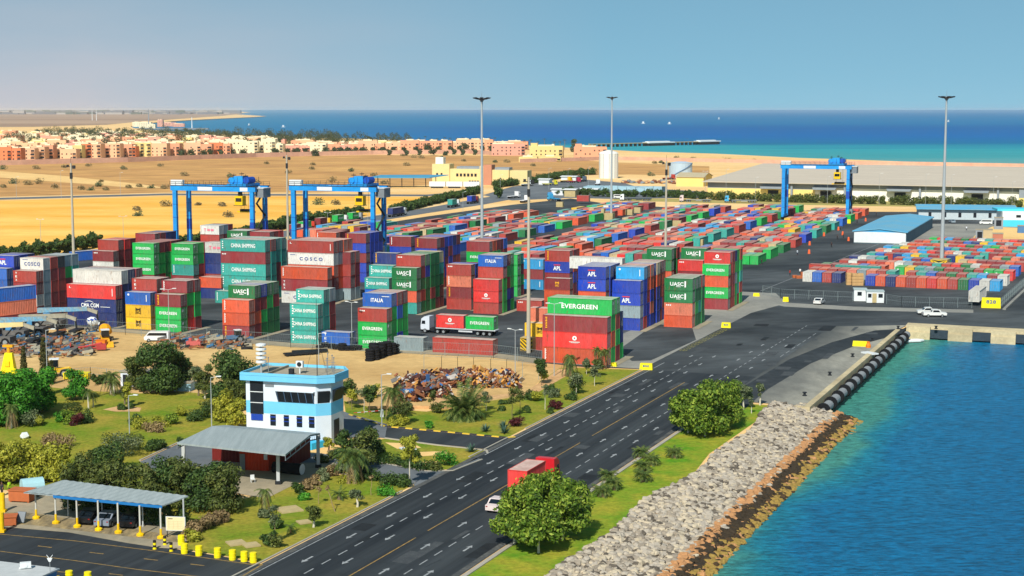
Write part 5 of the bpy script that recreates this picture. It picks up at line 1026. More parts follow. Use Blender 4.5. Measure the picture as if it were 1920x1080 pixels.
tree('K', 240, 765, 'cloud pruned small tree in the round flowerbed', 4.2, 2.0, 700, .18, 'yellow', 1.2, BARK, gt); tree('K', 234, 758, 'second small pruned tree in the round flowerbed', 3.0, 1.6, 500, .18, 'olive', .8, BARK, gt)
for i, (px, py, w, h, c, lb) in enumerate(((128, 795, 2.6, 2.0, 'green', 'green bush in the garden group of shrubs, left'), (143, 797, 2.2, 1.6, 'red', 'dark red bush in the garden group of shrubs'), (140, 785, 3.4, 2.6, 'olive', 'tallest bush of the garden group of shrubs'), (163, 792, 2.8, 2.2, 'dark', 'dark bush at the right of the garden group'), (115, 792, 1.8, 1.6, 'bright', 'small bright bush left of the garden group'),
    (228, 768, 1.6, .9, 'dark', 'low bush in the round flowerbed'), (245, 766, 1.2, .8, 'dark', 'tiny bush on the right of the flowerbed'), (60, 800, 3.4, 2.4, 'grey', 'grey green shrub under the weeping trees'), (72, 798, 2.4, 1.4, 'yellow', 'yellowish shrub beside the grey green one'), (256, 795, 2.6, 1.2, 'dark', 'dark flower bed shrub, leftmost'), (268, 802, 3.2, 1.4, 'yellow', 'flowering pale shrub in the long bed'), (288, 810, 3.0, 1.2, 'dry', 'pinkish flowering shrub in the long bed'), (300, 800, 3.0, 1.4, 'yellow', 'pale green shrub behind the pinkish one'), (318, 796, 2.6, 1.5, 'green', 'green shrub at the right of the long bed'), (340, 780, 2.4, 1.4, 'yellow', 'bright yellow bush on the lawn'), (362, 790, 3.2, 1.6, 'dark', 'dark hedge shrub right of the yellow bush'), (378, 784, 2.6, 1.6, 'dark', 'dark hedge shrub, further right'), (392, 776, 3.2, 2.2, 'olive', 'olive shrub below the dense tree'), (230, 858, 4.6, 3.2, 'grey', 'big variegated shrub at the lower garden edge'), (212, 848, 3.4, 2.6, 'olive', 'shrub left of the big variegated one'), (252, 845, 3.4, 2.2, 'olive', 'shrub right of the big variegated one'), (283, 845, 2.4, 1.3, 'dark', 'clipped dark shrub, left of two by the kerb'), (300, 842, 2.2, 1.3, 'dark', 'clipped dark shrub, right of two by the kerb'), (120, 838, 3.6, 1.4, 'dry', 'dry brown creeper mound on the lawn'), (92, 836, 3.0, 1.4, 'dry', 'dry brown mound left of the creeper'), (345, 835, 1.8, .9, 'dark', 'tiny shrub at the kerb bend'), (265, 735, 2.0, 1.8, 'olive', 'bush against the small white wall'), (190, 720, 1.8, 1.6, 'dark', 'bush by the garden fence'), (178, 722, 1.2, 1.9, 'dark', 'upright dark bush by the garden fence'), (188, 720, 1.0, 1.5, 'olive', 'upright olive bush by the garden fence'))):
    bush(px, py, w, h, c, lb)
# bottom left row of trees and the dense dark hedge trees
gh = 'dense trees behind the car port'
for i, (px, py, H_, W_, c) in enumerate(((12, 905, 5.4, 4.8, 'yellow'), (48, 900, 5.0, 4.6, 'yellow'), (84, 903, 5.2, 4.8, 'yellow'), (112, 905, 5.0, 4.2, 'yellow'), (-22, 905, 5.6, 5.0, 'yellow'))): tree('L', px, py, f'yellow green tree in the row behind the car port, {("second", "third", "fourth", "fifth", "first")[i]} from the left', H_, W_, 3000, .22, c, .9, BARK, gh)
for i, (px, py, H_, W_, c) in enumerate(((142, 940, 6.0, 4.6, 'olive'), (176, 944, 5.9, 4.8, 'olive'), (212, 948, 5.9, 4.6, 'olive'), (246, 955, 5.8, 4.6, 'olive'), (278, 962, 5.4, 4.2, 'olive'), (312, 946, 5.6, 4.4, 'dark'), (345, 950, 6.0, 4.8, 'olive'), (385, 957, 6.4, 5.2, 'dark'), (425, 960, 6.0, 4.8, 'olive'), (200, 885, 3.6, 4.6, 'dark'))): tree('M', px, py, f'dense {"dark" if c == "dark" else "olive"} hedge tree behind the car port, {nth(i+1)} along the row', H_, W_, 3600, .2, c, .3, BARK, gh, lumps=12)
for i, (px, py, w, h, c) in enumerate(((352, 1008, 1.8, 1.3, 'dry'), (368, 1000, 2.2, 1.5, 'dry'), (385, 993, 2.4, 1.6, 'dry'), (402, 985, 2.2, 1.5, 'dry'), (418, 978, 2.0, 1.3, 'dry'), (360, 1014, 1.8, 1.0, 'yellow'))): bush(px, py, w, h, c, f'clump of the dry brown hedge below the dark trees, {nth(i+1)} from the road')
for i, (px, py) in enumerate(((135, 958), (165, 963), (195, 968), (225, 973), (255, 978), (285, 983), (315, 988), (342, 990))): bush(px, py, 2.6, 2.3, 'dark', f'added dark shrub for tree shadow behind the car port, {nth(i+1)} from the left')  # dark shrubs added to darken the car port's back, black from tree shadow
# lower lawn
palm(497, 962, 2.7, 1.2, 'small palm with dry skirt on the lower lawn', 1.2, 12, .3, .4, 6, .11, PBARK); palm(545, 1000, .8, .9, 'young palm at the foot of the leaning sapling', .8, 8, .25, .6, 0, .08)
palm(661, 903, 3.6, 2.6, 'big palm with thick brown trunk above the hedge', 1.9, 26, .55, 1.0, 10, .26, PBARK); palm(636, 937, .8, 1.2, 'sago palm on the lower lawn', .5, 18, .22, .6, 0, .2, BARK)
tree('N', 588, 989, 'small round tree on the lower lawn beside a flat stone', 2.5, 1.9, 900, .14, 'olive', .8, WBARK, 'saplings of the lower lawn'); tree('N', 670, 951, 'small umbrella shaped tree on the lower lawn', 2.0, 1.8, 700, .13, 'grey', 1.0, WBARK, 'saplings of the lower lawn'); tree('N', 515, 1020, 'thin sapling over dark shrubs on the lower lawn', 4.6, 1.6, 260, .14, 'grey', 1.6, STEMM, 'saplings of the lower lawn', rtr=.06)
tree('O', 696, 929, 'bare thin sapling near the dark low shrub', 2.4, .8, 60, .12, 'dry', 1.9, STEMM, 'saplings of the lower lawn', rtr=.05); tree('O', 629, 960, 'bare leaning sapling with pale stem', 3.2, .8, 50, .12, 'dry', 2.4, STEMM, 'saplings of the lower lawn', rtr=.06, lean=-1.0); tree('O', 598, 945, 'small bare sapling left of the sago palm', 2.2, 1.0, 90, .12, 'dry', 1.5, STEMM, 'saplings of the lower lawn', rtr=.05)
tree('P', 768, 912, 'slender yellow flowering tree at the road corner', 7.6, 2.8, 1500, .2, 'yellow', 2.0, WBARK, 'saplings of the lower lawn', rtr=.09); tree('P', 680, 880, 'round yellowish tree beside the big palm', 5.6, 4.2, 2600, .22, 'olive', 1.4, WBARK, 'saplings of the lower lawn'); tree('P', 700, 862, 'darker tree behind the yellowish round one', 5.2, 3.4, 2000, .2, 'dark', 1.2, WBARK, 'saplings of the lower lawn')
tree('P', 649, 868, 'dense dark tree close to the building corner', 4.6, 3.4, 2200, .2, 'dark', 1.2, BARK, 'saplings of the lower lawn'); tree('Q', 617, 850, 'bright green clipped tree by the turquoise terrace', 2.4, 1.6, 900, .14, 'yellow', .8, BARK, 'saplings of the lower lawn')
for i, (px, py, w, h, c, lb) in enumerate(((505, 1025, 1.7, 1.5, 'dark', 'dark shrub near the yellow drums'), (519, 1027, 1.6, 1.2, 'olive', 'olive shrub near the yellow drums'), (520, 992, 1.6, 1.3, 'dark', 'dark shrub at the sapling foot'), (497, 972, 1.4, 1.0, 'grey', 'grey shrub at the small palm foot'), (430, 955, 2.2, 1.2, 'olive', 'shrub in the shade of the last hedge tree'), (560, 925, 1.8, 1.2, 'dark', 'first clump of the long hedge by the toll pad'), (575, 917, 1.8, 1.3, 'dry', 'second clump of the long hedge by the toll pad'), (590, 909, 1.8, 1.3, 'dry', 'third clump of the long hedge by the toll pad'), (605, 901, 1.8, 1.4, 'grey', 'fourth clump of the long hedge by the toll pad'), (620, 893, 1.8, 1.4, 'dry', 'fifth clump of the long hedge by the toll pad'), (637, 888, 2.0, 1.4, 'grey', 'sixth clump of the long hedge by the toll pad'), (652, 905, 2.2, 1.1, 'yellow', 'spiky yellow green plant under the big palm'), (682, 898, 2.6, 1.2, 'dark', 'dark hedge right of the big palm'), (705, 902, 2.8, 1.0, 'dark', 'low hedge along the lower lawn edge'), (730, 908, 3.2, 1.0, 'dark', 'low hedge near the road corner'), (755, 912, 2.4, 1.3, 'dark', 'last low hedge shrub at the road corner'), (718, 928, 3.0, .7, 'bright', 'flat green shrub on the lower lawn'), (570, 938, 1.6, .8, 'bright', 'green ground shrub below the toll pad'), (830, 872, 3.2, 1.8, 'bright', 'dark green round bush at the tip of the middle lawn'), (733, 870, 3.6, .9, 'dark', 'clipped low hedge on the middle lawn'), (760, 876, 3.2, .9, 'dark', 'clipped low hedge, second part'), (792, 880, 3.0, .9, 'dark', 'clipped low hedge, third part'), (815, 882, 2.4, .9, 'olive', 'clipped low hedge, end part'), (780, 858, 2.0, .9, 'dark', 'dark shrub at the flowering tree foot'), (705, 850, 2.6, 1.2, 'dark', 'dark shrub left on the middle lawn'), (700, 838, 2.0, 1.0, 'bright', 'bright shrub left on the middle lawn'), (630, 860, 2.2, 1.2, 'olive', 'hedge shrub below the terrace'), (600, 868, 2.2, .9, 'olive', 'low hedge below the terrace'), (650, 872, 2.2, 1.0, 'yellow', 'yellow hedge shrub near the blue sign'))): bush(px, py, w, h, c, lb)
# lawn by the scrap heap
palm(870, 786, 1.0, 3.6, 'great feathery date palm with fronds reaching the ground', 2.9, 84, .8, 3.2, 6, .45, PBARK)
palm(737, 785, 4.4, 2.4, 'tall palm near the scrap heap, trunk dark', 2.2, 24, .45, 1.1, 5, .15, PBARK); palm(1068, 705, 3.4, 1.7, 'shaggy palm in front of the nearest red stack', 2.6, 18, .45, .9, 16, .34, PBARK)
for i, (px, py, h) in enumerate(((1118, 690, 3.4), (1128, 694, 3.2), (1136, 692, 3.3))): palm(px, py, h, .95, f'fan palm of the trio before the red stack, {nth(i+1)} from left', .9, 16, .3, .7, 3, .1, PBARK, 'fan palms before the red stack')
gs = 'small trees round the scrap heap'
for px, py, H_, W_, c, n, lb in ((1015, 722, 4.6, 2.4, 'dark', 1300, 'dark round topped tree left of the shaggy palm'), (1020, 719, 2.2, 1.8, 'yellow', 600, 'yellow green small tree below the dark one'), (1115, 724, 3.8, 2.2, 'grey', 450, 'sparse white stemmed tree on the verge tip'), (1080, 740, 3.6, 2.8, 'grey', 600, 'sparse tree beside the dark conifer'), (683, 775, 4.6, 2.6, 'grey', 330, 'sparse sapling in front of the sand'), (660, 768, 3.4, 2.2, 'yellow', 500, 'yellowish shrub tree at the building corner'), (693, 778, 4.6, 2.4, 'grey', 260, 'sparse sapling right of the other'), (1022, 768, 4.0, 1.4, 'grey', 120, 'thin sapling before the red bush'), (960, 783, 4.8, 2.2, 'olive', 420, 'wispy sapling right of the date palm'), (975, 775, 4.4, 2.0, 'olive', 420, 'second wispy sapling right of the date palm'), (912, 770, 3.0, 1.8, 'grey', 420, 'sparse tree behind the date palm'), (760, 795, 4.0, 3.0, 'olive', 800, 'sparse olive tree over yellow shrubs'), (655, 760, 4.4, 3.2, 'dark', 1700, 'dark tree behind the right side of the blue building'), (812, 772, 3.6, 1.6, 'olive', 360, 'wispy shrub tree below the scrap'), (1120, 706, 3.0, 2.4, 'olive', 900, 'olive tree at the verge tip'), (1100, 702, 2.8, 2.2, 'grey', 800, 'grey tree at the verge tip')):
    tree('R', px, py, lb, H_, W_, n, .17, c, H_*.38, WBARK if c == 'grey' else BARK, gs, rtr=.06)
for i, (px, py, w, h, c, lb) in enumerate(((735, 795, 2.4, 2.4, 'dark', 'dark shrub left under the tall palm'), (735, 799, 1.6, 1.1, 'yellow', 'yellow shrub left under the tall palm'), (752, 797, 2.4, 1.3, 'yellow', 'yellow shrub right under the tall palm'), (745, 780, 2.0, 1.8, 'dark', 'dark shrub right of the palm foot'), (765, 770, 2.0, 1.4, 'grey', 'grey shrub right of the palm foot'), (805, 803, 1.2, 1.0, 'bright', 'small green shrub alone on the lawn'), (1040, 767, 2.2, 1.2, 'red', 'dark red bush near the road'), (967, 799, 2.4, 1.2, 'red', 'dark red bush behind the agave'), (1033, 776, 1.3, 1.0, 'dark', 'clipped ball shrub below the red bush'), (988, 775, 1.1, 1.5, 'dark', 'upright dark shrub on the lawn'), (1078, 738, 3.2, 2.0, 'dark', 'dark conifer shrub near the road'), (1072, 750, 2.2, .9, 'dark', 'flat conifer shrub at the road'), (1040, 745, 2.2, 1.6, 'grey', 'grey shrub on the soil slope'), (1030, 738, 2.0, 1.4, 'dark', 'dark shrub on the soil slope'), (1005, 752, 2.2, 1.6, 'yellow', 'spiky pale shrub on the lawn'), (992, 750, 2.0, 1.6, 'dark', 'dark shrub left of the spiky pale one'), (943, 770, 1.5, .6, 'dark', 'flat dark juniper on the lawn'), (942, 758, 1.4, .5, 'dark', 'upper flat juniper on the lawn'), (700, 745, 2.4, 2.0, 'yellow', 'yellowish shrub on the sand edge'), (820, 775, 2.2, 1.8, 'olive', 'brownish shrub by the low wall'))): bush(px, py, w, h, c, lb)
for i, (px, py) in enumerate(((910, 810), (946, 813), (944, 803), (884, 848))):
    x, y, _ = G(px, py); b = MB(); q = random.Random(i)
    for k in range(34): a = k*2.4; e = .15+1.2*((k*37 % 34)/34); d = Vector((math.cos(a)*math.cos(e), math.sin(a)*math.cos(e), math.sin(e))); s_ = Vector((-d.y, d.x, 0)).normalized()*.08; p = Vector((0, 0, .1)); b.face([p-s_, p+s_, p+d*.6+s_*1.2, p+d*1.25, p+d*.6-s_*1.2])
    tag(b.build('agave_plant', [mat('agave_leaf', '#4c6a5c', .6, .2, 3)], None, (x, y, 0), i), ('blue grey agave on the lawn, left of the pair by the side road', 'blue grey agave nearest the junction of the side road', 'blue grey agave just behind the other near the junction', 'blue grey agave at the tip of the middle lawn')[i], 'agave', 'agaves on the lawns')
# hedges further off
def hedge_row(pts, w, h, n, col, lab, name='hedge_tree', group='hedge trees along the haul road', leaf=.42, tl=800):
    k = 0
    for (a, c) in zip(pts, pts[1:]):
        A_, B_ = Vector(G(*a)), Vector(G(*c)); m = max(1, int((B_-A_).length/(w*.48)))
        for i in range(m):
            p = A_.lerp(B_, (i+rt.uniform(-.2, .2))/m); k += 1; kk = k % 4; key = ('h', col, w, kk)
            if key not in PRO: PRO[key] = crown_mesh(w/2*(1+.12*kk-.15), h*(1+.1*kk-.1), tl, leaf, LF[col], 6, 900+kk, 'round')
            o = put(name, PRO[key], None, (p.x, p.y, h*.42), rt.uniform(0, 6)); s_ = rt.uniform(.85, 1.15); o.scale = (s_, s_, rt.uniform(.8, 1.25)); tag(o, lab.format(nth(k)), 'hedge', group)
hedge_row([(-10, 494), (100, 478), (190, 462)], 4.4, 5.4, 0, 'dark', 'dark hedge tree between sand and container stacks, {} from the left edge')
hedge_row([(300, 470), (430, 452), (560, 422), (680, 404)], 4.6, 4.8, 0, 'dark', 'dark hedge tree behind the cranes, {} from its left end')
hedge_row([(735, 402), (830, 378), (900, 362)], 6, 4.4, 0, 'dark', 'dark hedge tree along the haul road, {} from the right crane')
hedge_row([(930, 352), (1010, 342), (1070, 330), (1118, 327)], 7, 4.4, 0, 'dark', 'dark hedge tree behind the truck park, {} from the left')
hedge_row([(1050, 366), (1140, 369), (1250, 370), (1330, 374)], 6, 4.4, 0, 'dark', 'dark clipped hedge tree behind the parked lorries, {} from the left')
hedge_row([(1335, 375), (1500, 380), (1640, 383), (1780, 386), (1925, 390)], 7.5, 4.6, 0, 'olive', 'hedge tree in front of the long warehouse, {} from its left corner')
tree('S', 1092, 340, 'lone dark tree sticking out of the truck park hedge', 9, 5.6, 900, .6, 'dark', 1.5, BARK, 'lone trees'); tree('S', 934, 372, 'dark tree beside the haul road gate', 6, 6, 900, .6, 'dark', .5, BARK, 'lone trees')
for i, (px, py, w) in enumerate(((25, 345, 9), (51, 347, 8), (70, 345, 9), (103, 353, 6), (187, 350, 8), (5, 352, 5), (190, 341, 4), (153, 356, 6), (170, 357, 5), (197, 357, 5), (165, 312, 7), (67, 317, 8), (5, 318, 9), (120, 315, 6), (240, 353, 5), (260, 351, 5), (283, 353, 5), (308, 354, 7), (372, 385, 4), (255, 395, 5), (258, 405, 5), (310, 387, 8), (415, 387, 5), (428, 407, 6), (596, 384, 9), (630, 384, 6), (585, 318, 6), (587, 310, 6), (660, 322, 8), (755, 293, 6), (775, 296, 10), (790, 297, 8), (827, 297, 6), (762, 311, 8), (870, 303, 6), (950, 305, 8), (927, 305, 6), (1000, 312, 6), (1300, 300, 8), (1228, 307, 6), (1238, 306, 6), (1415, 303, 6), (1362, 303, 10), (1268, 297, 7), (1218, 330, 7), (1045, 302, 4), (700, 330, 7), (540, 325, 7), (430, 333, 7), (345, 330, 8), (620, 342, 9), (480, 345, 8), (230, 318, 7), (300, 312, 7), (500, 308, 6), (1130, 297, 5), (905, 328, 8), (720, 345, 7))):
    bush(px, py, w*.9, w*.3, 'desert' if i % 4 else 'grey', f'desert shrub on the open sand, {nth(i+1)} listed from the left track', 220, .5, name='desert_shrub', group='desert shrubs scattered on the open sand')
# ------------------------------------------------------------------ buildings beyond the yard
DARKO = mat('deep_opening', '#1c2028', .9, 0); CRM = mat('cream_wall', '#e6e3d8', .85, .1, .2); YW = mat('yellow_wall', '#e0cb7c', .85, .1, .2); WROOF = mat('warehouse_roof', '#c4b8a6', .8, .08, .08, col2='#b8ac9b', scale2=.5, stretch=(.3, 3, 1)); GREYB = mat('grey_band', '#8a929a', .85, .1, .3)  # last one: plain grey of wall bands, roofs and huts
e0 = YD.inv(G(1327, 341, 8)); e1 = YD.inv(G(1912, 352, 8)); vw = (e0[1]+e1[1])/2; u0, u1 = e0[0], e1[0]; rz_w = -math.atan2(G(1327, 341, 8)[1]-G(1912, 352, 8)[1], G(1912, 352, 8)[0]-G(1327, 341, 8)[0])
o_ = Vector(G(1327, 341, 8)); o_.z = 0; Lw = (Vector(G(1912, 352, 8)[:2]+(0,))-o_).length; dW = 236
r = thing('warehouse', 'very long warehouse with pale flat roof, dark loading bays and yellow left end', 'building', o_, rz_w)
b = MB(); b.hexa([(-2, -3, 8), (Lw+40, -3, 8), (Lw+40, 122, 13.4), (-2, 122, 13.4)]+[(-2, -3, 8.4), (Lw+40, -3, 8.4), (Lw+40, 122, 13.8), (-2, 122, 13.8)], 0); b.hexa([(-2, 122.01, 13.4), (Lw+40, 122.01, 13.4), (Lw+40, dW, 9), (-2, dW, 9)]+[(-2, 122.01, 13.8), (Lw+40, 122.01, 13.8), (Lw+40, dW, 9.4), (-2, dW, 9.4)], 0); b.build('roof', [WROOF], r)
b = MB(); b.box(0, 56, 0, .6, 0, 5.0, 1); b.box(0, 56, 0, .55, 5.01, 7.9, 2); b.box(56.01, Lw, .4, 1, 0, 6.0, 0); b.box(56.01, Lw, .45, .95, 6.01, 7.9, 2); b.box(Lw+.01, Lw+40, -2, 0, 0, 3.2, 1); b.box(Lw+.01, Lw+40, -2, 0, 3.21, 7.9, 2); b.box(0, .5, .7, dW-1, 0, 8.2, 1); b.box(.51, Lw+38, dW-2, dW-1, 0, 8, 0); b.build('wall', [CRM, YW, GREYB], r)
for k in range(5):
    x = 22+k*37 if k else 32; b = MB(); b.prism([(x, -.2), (x+5.4, -.2), (x+5.4, .35), (x, .35)], 0, 4.4, 0); b.build('loading_door', [DARKO], r); b = MB(); b.hexa([(x-3, -3.2, 5.2), (x+8, -3.2, 5.2), (x+8, .3, 5.6), (x-3, .3, 5.6)]+[(x-3.6, -3.2, 6.2), (x+8.6, -3.2, 6.2), (x+8.6, .3, 6.4), (x-3.6, .3, 6.4)]); b.build('door_canopy', [GREYB], r)
    b = MB(); b.box(x+12, x+13, -1.5, .3, 0, 7.8); b.build('pier', [GREYB], r)
def shed(px, py, L, W_, h, rise, mw, mr, label, rz=None, mats3=None, cat='building', name='shed'):
    x, y, _ = G(px, py); r = thing(name, label, cat, (x, y, 0), YD.rz if rz is None else rz); b = MB(); b.box(0, L, 0, W_, 0, h, 0)
    if mats3: b.box(-.03, L+.03, -.06, W_+.03, .02, h*.45, 1)
    b.build('wall', [mw]+([mats3] if mats3 else []), r); b = MB(); b.hexa([(-.6, -.6, h), (L+.6, -.6, h), (L+.6, W_/2, h+rise), (-.6, W_/2, h+rise)]+[(-.6, -.6, h+.25), (L+.6, -.6, h+.25), (L+.6, W_/2, h+rise+.25), (-.6, W_/2, h+rise+.25)]); b.hexa([(-.6, W_/2+.01, h+rise), (L+.6, W_/2+.01, h+rise), (L+.6, W_+.6, h), (-.6, W_+.6, h)]+[(-.6, W_/2+.01, h+rise+.25), (L+.6, W_/2+.01, h+rise+.25), (L+.6, W_+.6, h+.25), (-.6, W_+.6, h+.25)]); b.build('roof', [mr], r)
    b = MB()
    for s_ in (0, L): b.face([(s_, 0, h), (s_, W_, h), (s_, W_/2, h+rise)])
    b.build('gable', [mw], r); return r
shed(1268, 349, 16.5, 22, 5.4, 2.2, YW, mat('pale_roof', '#b5a88a', .8, .1, .3), 'yellow walled shed with pale roof left of the long warehouse')
x, y, _ = G(1141, 334); r = thing('silo', 'tall white round silo block behind the truck park', 'silo', (x, y, 0)); b = MB()
SILO = mat('silo_white', '#dcdbd4', .8, .06, .3); b.lathe([(6.4, 0), (6.4, 16.2), (6.5, 16.3), (5.6, 17.4), (1.0, 18.6)], 20, 0); b.build('tower', [SILO], r)
for k in range(5): b = MB(); a = -PI*.9+k*PI*.2; b.tube((6.45*math.cos(a), 6.45*math.sin(a), 0), (6.45*math.cos(a), 6.45*math.sin(a), 16.2), .14, n=4); b.build('rib', [GREYM], r)
x, y, _ = G(1276, 333); r = thing('storage_tank', 'pale grey blue round storage tank with a slanting stair', 'tank', (x, y, 0)); b = MB(); b.lathe([(7.8, 0), (7.8, 9.6), (7.9, 9.9), (3, 10.8)], 24, 0); b.build('shell', [mat('tank_paint', '#a9bccb', .7, .08, .3)], r)
b = MB(); P = [(7.95*math.cos(-PI*.85+k*.19), 7.95*math.sin(-PI*.85+k*.19), .3+k*.8) for k in range(13)]; b.path(P, [.35]*13, 4); b.build('stair', [SLATE], r)
# yellow office with tower
x, y, _ = G(828, 346); OY = mat('office_yellow', '#dcc68c', .85, .06, .3); OP = mat('office_pink', '#bd8266', .85, .08, .3)
r = thing('customs_office', 'yellow office block with square tower and brick pink fin on the open desert', 'building', (x, y, 0), YD.rz+R(6)); b = MB(); b.box(-6, 5, 0, 10, 0, 12.5, 0); b.box(-4.4, .5, 2, 7, 12.5, 16.5, 1); b.box(5.01, 26, 1, 12, 0, 9.6, 0); b.box(24, 26.5, .2, 1, 0, 11.5, 0); b.box(31.6, 42, 1, 12, 0, 9.2, 0); b.box(42.01, 53, 3, 14, 0, 8.8, 0); b.build('wall', [OY, CRM], r); b = MB(); b.box(26.51, 31.59, -.4, 8, 0, 12.2); b.build('fin', [OP], r)
b = MB(); b.box(9, 24, 2, 11, 9.6, 11.0); b.box(33, 42, 2, 10, 9.2, 10.6); b.build('roof', [GREYB], r)
for k in range(6): b = MB(); b.box(9+k*2.3, 10.4+k*2.3, .9, .98, 5.0, 6.8); b.build('window', [DARKO], r)
for x_ in (-3.4, -.6): b = MB(); b.box(x_, x_+1.2, -.06, -.01, 5.2, 7); b.build('window', [DARKO], r)
for k in range(4): b = MB(); b.box(17+k*1.7, 18.2+k*1.7, .88, .98, .4, 2.6); b.build('doorway', [DARKO], r)
x, y, _ = G(690, 352); r = thing('fuel_canopy', 'long blue flat canopy on thin posts out on the desert', 'canopy', (x, y, 0), R(7)); b = MB(); b.hexa([(0, 0, 5.6), (36, 0, 5.4), (48, 9, 6.6), (8, 12, 6.6)]+[(0, 0, 6.1), (36, 0, 5.9), (48, 9, 7.0), (8, 12, 7.0)]); b.build('roof', [mat('canopy_blue', '#4a93b4', .6, .1, .4)], r)
for x_ in (6, 13, 20, 27, 34, 40): b = MB(); b.tube((x_, 4, 0), (x_, 4, 5.9), .25, n=6); b.build('post', [DARKM], r)
# blue roofed sheds at right
BR = mat('blue_sheet_roof', '#45a4d0', .6, .1, .3, col2='#7fa4ae', scale2=2, stretch=(.25, 2.5, 1)); BW = mat('grey_blue_wall', '#55707e', .85, .15, .3); TUR = mat('turquoise_wall', '#4cc4dc', .8, .05, .5)
p = G(1598, 433, 4.2); x, y = p[:2]
r = thing('blue_shed', 'long shed with sky blue ribbed roof behind the right-hand yard', 'building', (x, y, 0), QY.rz+R(3)); b = MB(); Wb, Lb2 = 18.5, 82
b.box(.5, Wb-.5, .5, Lb2-.5, 0, 4.0, 0); b.box(.6, Wb-.6, .35, .49, .3, 4.0, 1); b.build('wall', [BW, WPAN], r)
b = MB(); b.hexa([(0, 0, 4.0), (Wb/2, 0, 5.0), (Wb/2, Lb2, 5.0), (0, Lb2, 4.0)]+[(0, 0, 4.3), (Wb/2, 0, 5.3), (Wb/2, Lb2, 5.3), (0, Lb2, 4.3)]); b.hexa([(Wb/2+.01, 0, 5.0), (Wb, 0, 4.0), (Wb, Lb2, 4.0), (Wb/2+.01, Lb2, 5.0)]+[(Wb/2+.01, 0, 5.3), (Wb, 0, 4.3), (Wb, Lb2, 4.3), (Wb/2+.01, Lb2, 5.3)]); b.face([(.5, .36, 4), (Wb-.5, .36, 4), (Wb/2, .36, 4.95)], 1); b.build('roof', [BR, mat('blue_gable', '#3f9fcf', .7, .05, 1)], r)
x, y, _ = G(1722, 411); r = thing('blue_shed', 'second blue roofed shed with white fronts, further back at right', 'building', (x, y, 0), YD.rz+R(8)); b = MB(); b.box(0, 39, 0, 22, 0, 4.2, 0)
for k in range(6): b.box(4+k*6, 5.2+k*6, -.05, -.01, 1, 3, 1)
b.build('wall', [mat('white_front', '#b9c4c8', .8, .1, 1), DARKO], r); b = MB(); b.hexa([(-1, -1.5, 4.2), (39.5, -1.5, 4.2), (39.5, 11, 5.4), (-1, 11, 5.4)]+[(-1, -1.5, 4.5), (39.5, -1.5, 4.5), (39.5, 11, 5.7), (-1, 11, 5.7)]); b.hexa([(-1, 11.01, 5.4), (39.5, 11.01, 5.4), (39.5, 24, 4.2), (-1, 24, 4.2)]+[(-1, 11.01, 5.7), (39.5, 11.01, 5.7), (39.5, 24, 4.5), (-1, 24, 4.5)]); b.build('roof', [BR], r)
x, y, _ = G(1879, 425); r = thing('turquoise_building', 'white over turquoise block at the right edge of the photo', 'building', (x, y, 0), YD.rz+R(14)); b = MB(); b.box(0, 22, 0, 12, 0, 2.6, 0); b.box(0, 22, 0, 12, 2.601, 6.0, 1); b.box(-1.6, 22, 2, 13, 6.0, 6.8, 0); b.build('wall', [TUR, WPAN], r); b = MB(); b.box(5.2, 7.0, -.06, -.01, 3.6, 4.6); b.build('window', [GLASS], r)
BEI = mat('beige_box', '#b5a584', .85, .1, .5); PNK = mat('pink_box', '#b0705c', .85, .1, .5)
for px, py, L, W_, h, m, lb in ((1829, 447, 2.8, 4.6, 3.0, GREYB, 'grey flat roofed hut with dark door in the compound'), (1843, 448, 3.2, 4.6, 3.2, BEI, 'beige hut beside the grey one in the compound'), (1861, 455, 3.4, 4.6, 3.0, PNK, 'pink box hut on the sand of the compound'), (1864, 430, 3.2, 4, 4.4, GREYB, 'tall beige kiosk with dark opening in the compound'), (1908, 437, 7, 4, 2.6, mat('dull_blue_box', '#4c74a0', .8, .1, 1), 'dull blue box at the right edge of the compound')):
    x, y, _ = G(px, py); r = thing('hut', lb, 'hut', (x, y, 0), YD.rz+R(4)); b = MB(); b.box(0, L, 0, W_, 0, h); b.build('wall', [m], r); b = MB(); b.box(-.1, L+.1, -.1, W_+.1, h, h+.15); b.build('roof', [ROOFG], r)
    if 'dark' in lb: b = MB(); b.box(L*.2, L*.8, -.06, -.01, .2 if h < 4 else h*.3, h*.8); b.build('opening', [DARKO], r)
# low tents and trailers of the truck park, built as little buildings
for px, py, L, W_, h, mr, lb in ((1052, 341, 13, 8, 4.6, WPAN, 'white hut left in the truck park'), (1010, 346, 9, 6, 4.4, WPAN, 'white hut at the gate of the truck park'), (1034, 366, 9, 6, 4.4, WPAN, 'white kiosk at the gate, front'), (1058, 369, 8, 6, 5.2, CREAM, 'cream block near the gate, front'), (1085, 362, 14, 5, 3, GREYB, 'grey low shelter beside the gate')):
    shed(px, py, L*.75, W_, h*.7, .4, mr, WPAN, lb, name='hut', cat='hut')
x, y, _ = G(1120, 358); b = MB(); q = random.Random(4)
for k in range(9): b.hexa([(k*5, 0, 0), (k*5+4.8, 0, 0), (k*5+4.8, 14, 0), (k*5, 14, 0)]+[(k*5, 0, 2+q.random()*1.4), (k*5+4.8, 0, 2+q.random()*1.4), (k*5+4.8, 12, 2.6), (k*5, 12, 2.6)])
tag(b.build('covered_stockpile', [mat('pale_tarpaulin', '#9fc0cc', .8, .2, .3)], None, (x-8, y, 0), YD.rz+R(4)), 'pale blue tarpaulin covered stockpile behind the clipped hedge', 'stockpile')
x, y, _ = G(1168, 343); b = MB()
for k in range(60): b.rock((q.uniform(0, 46), q.uniform(-5, 9), q.uniform(0, 1.6)), q.uniform(.8, 1.8), q.choice((0, 1, 2)), .7, q)
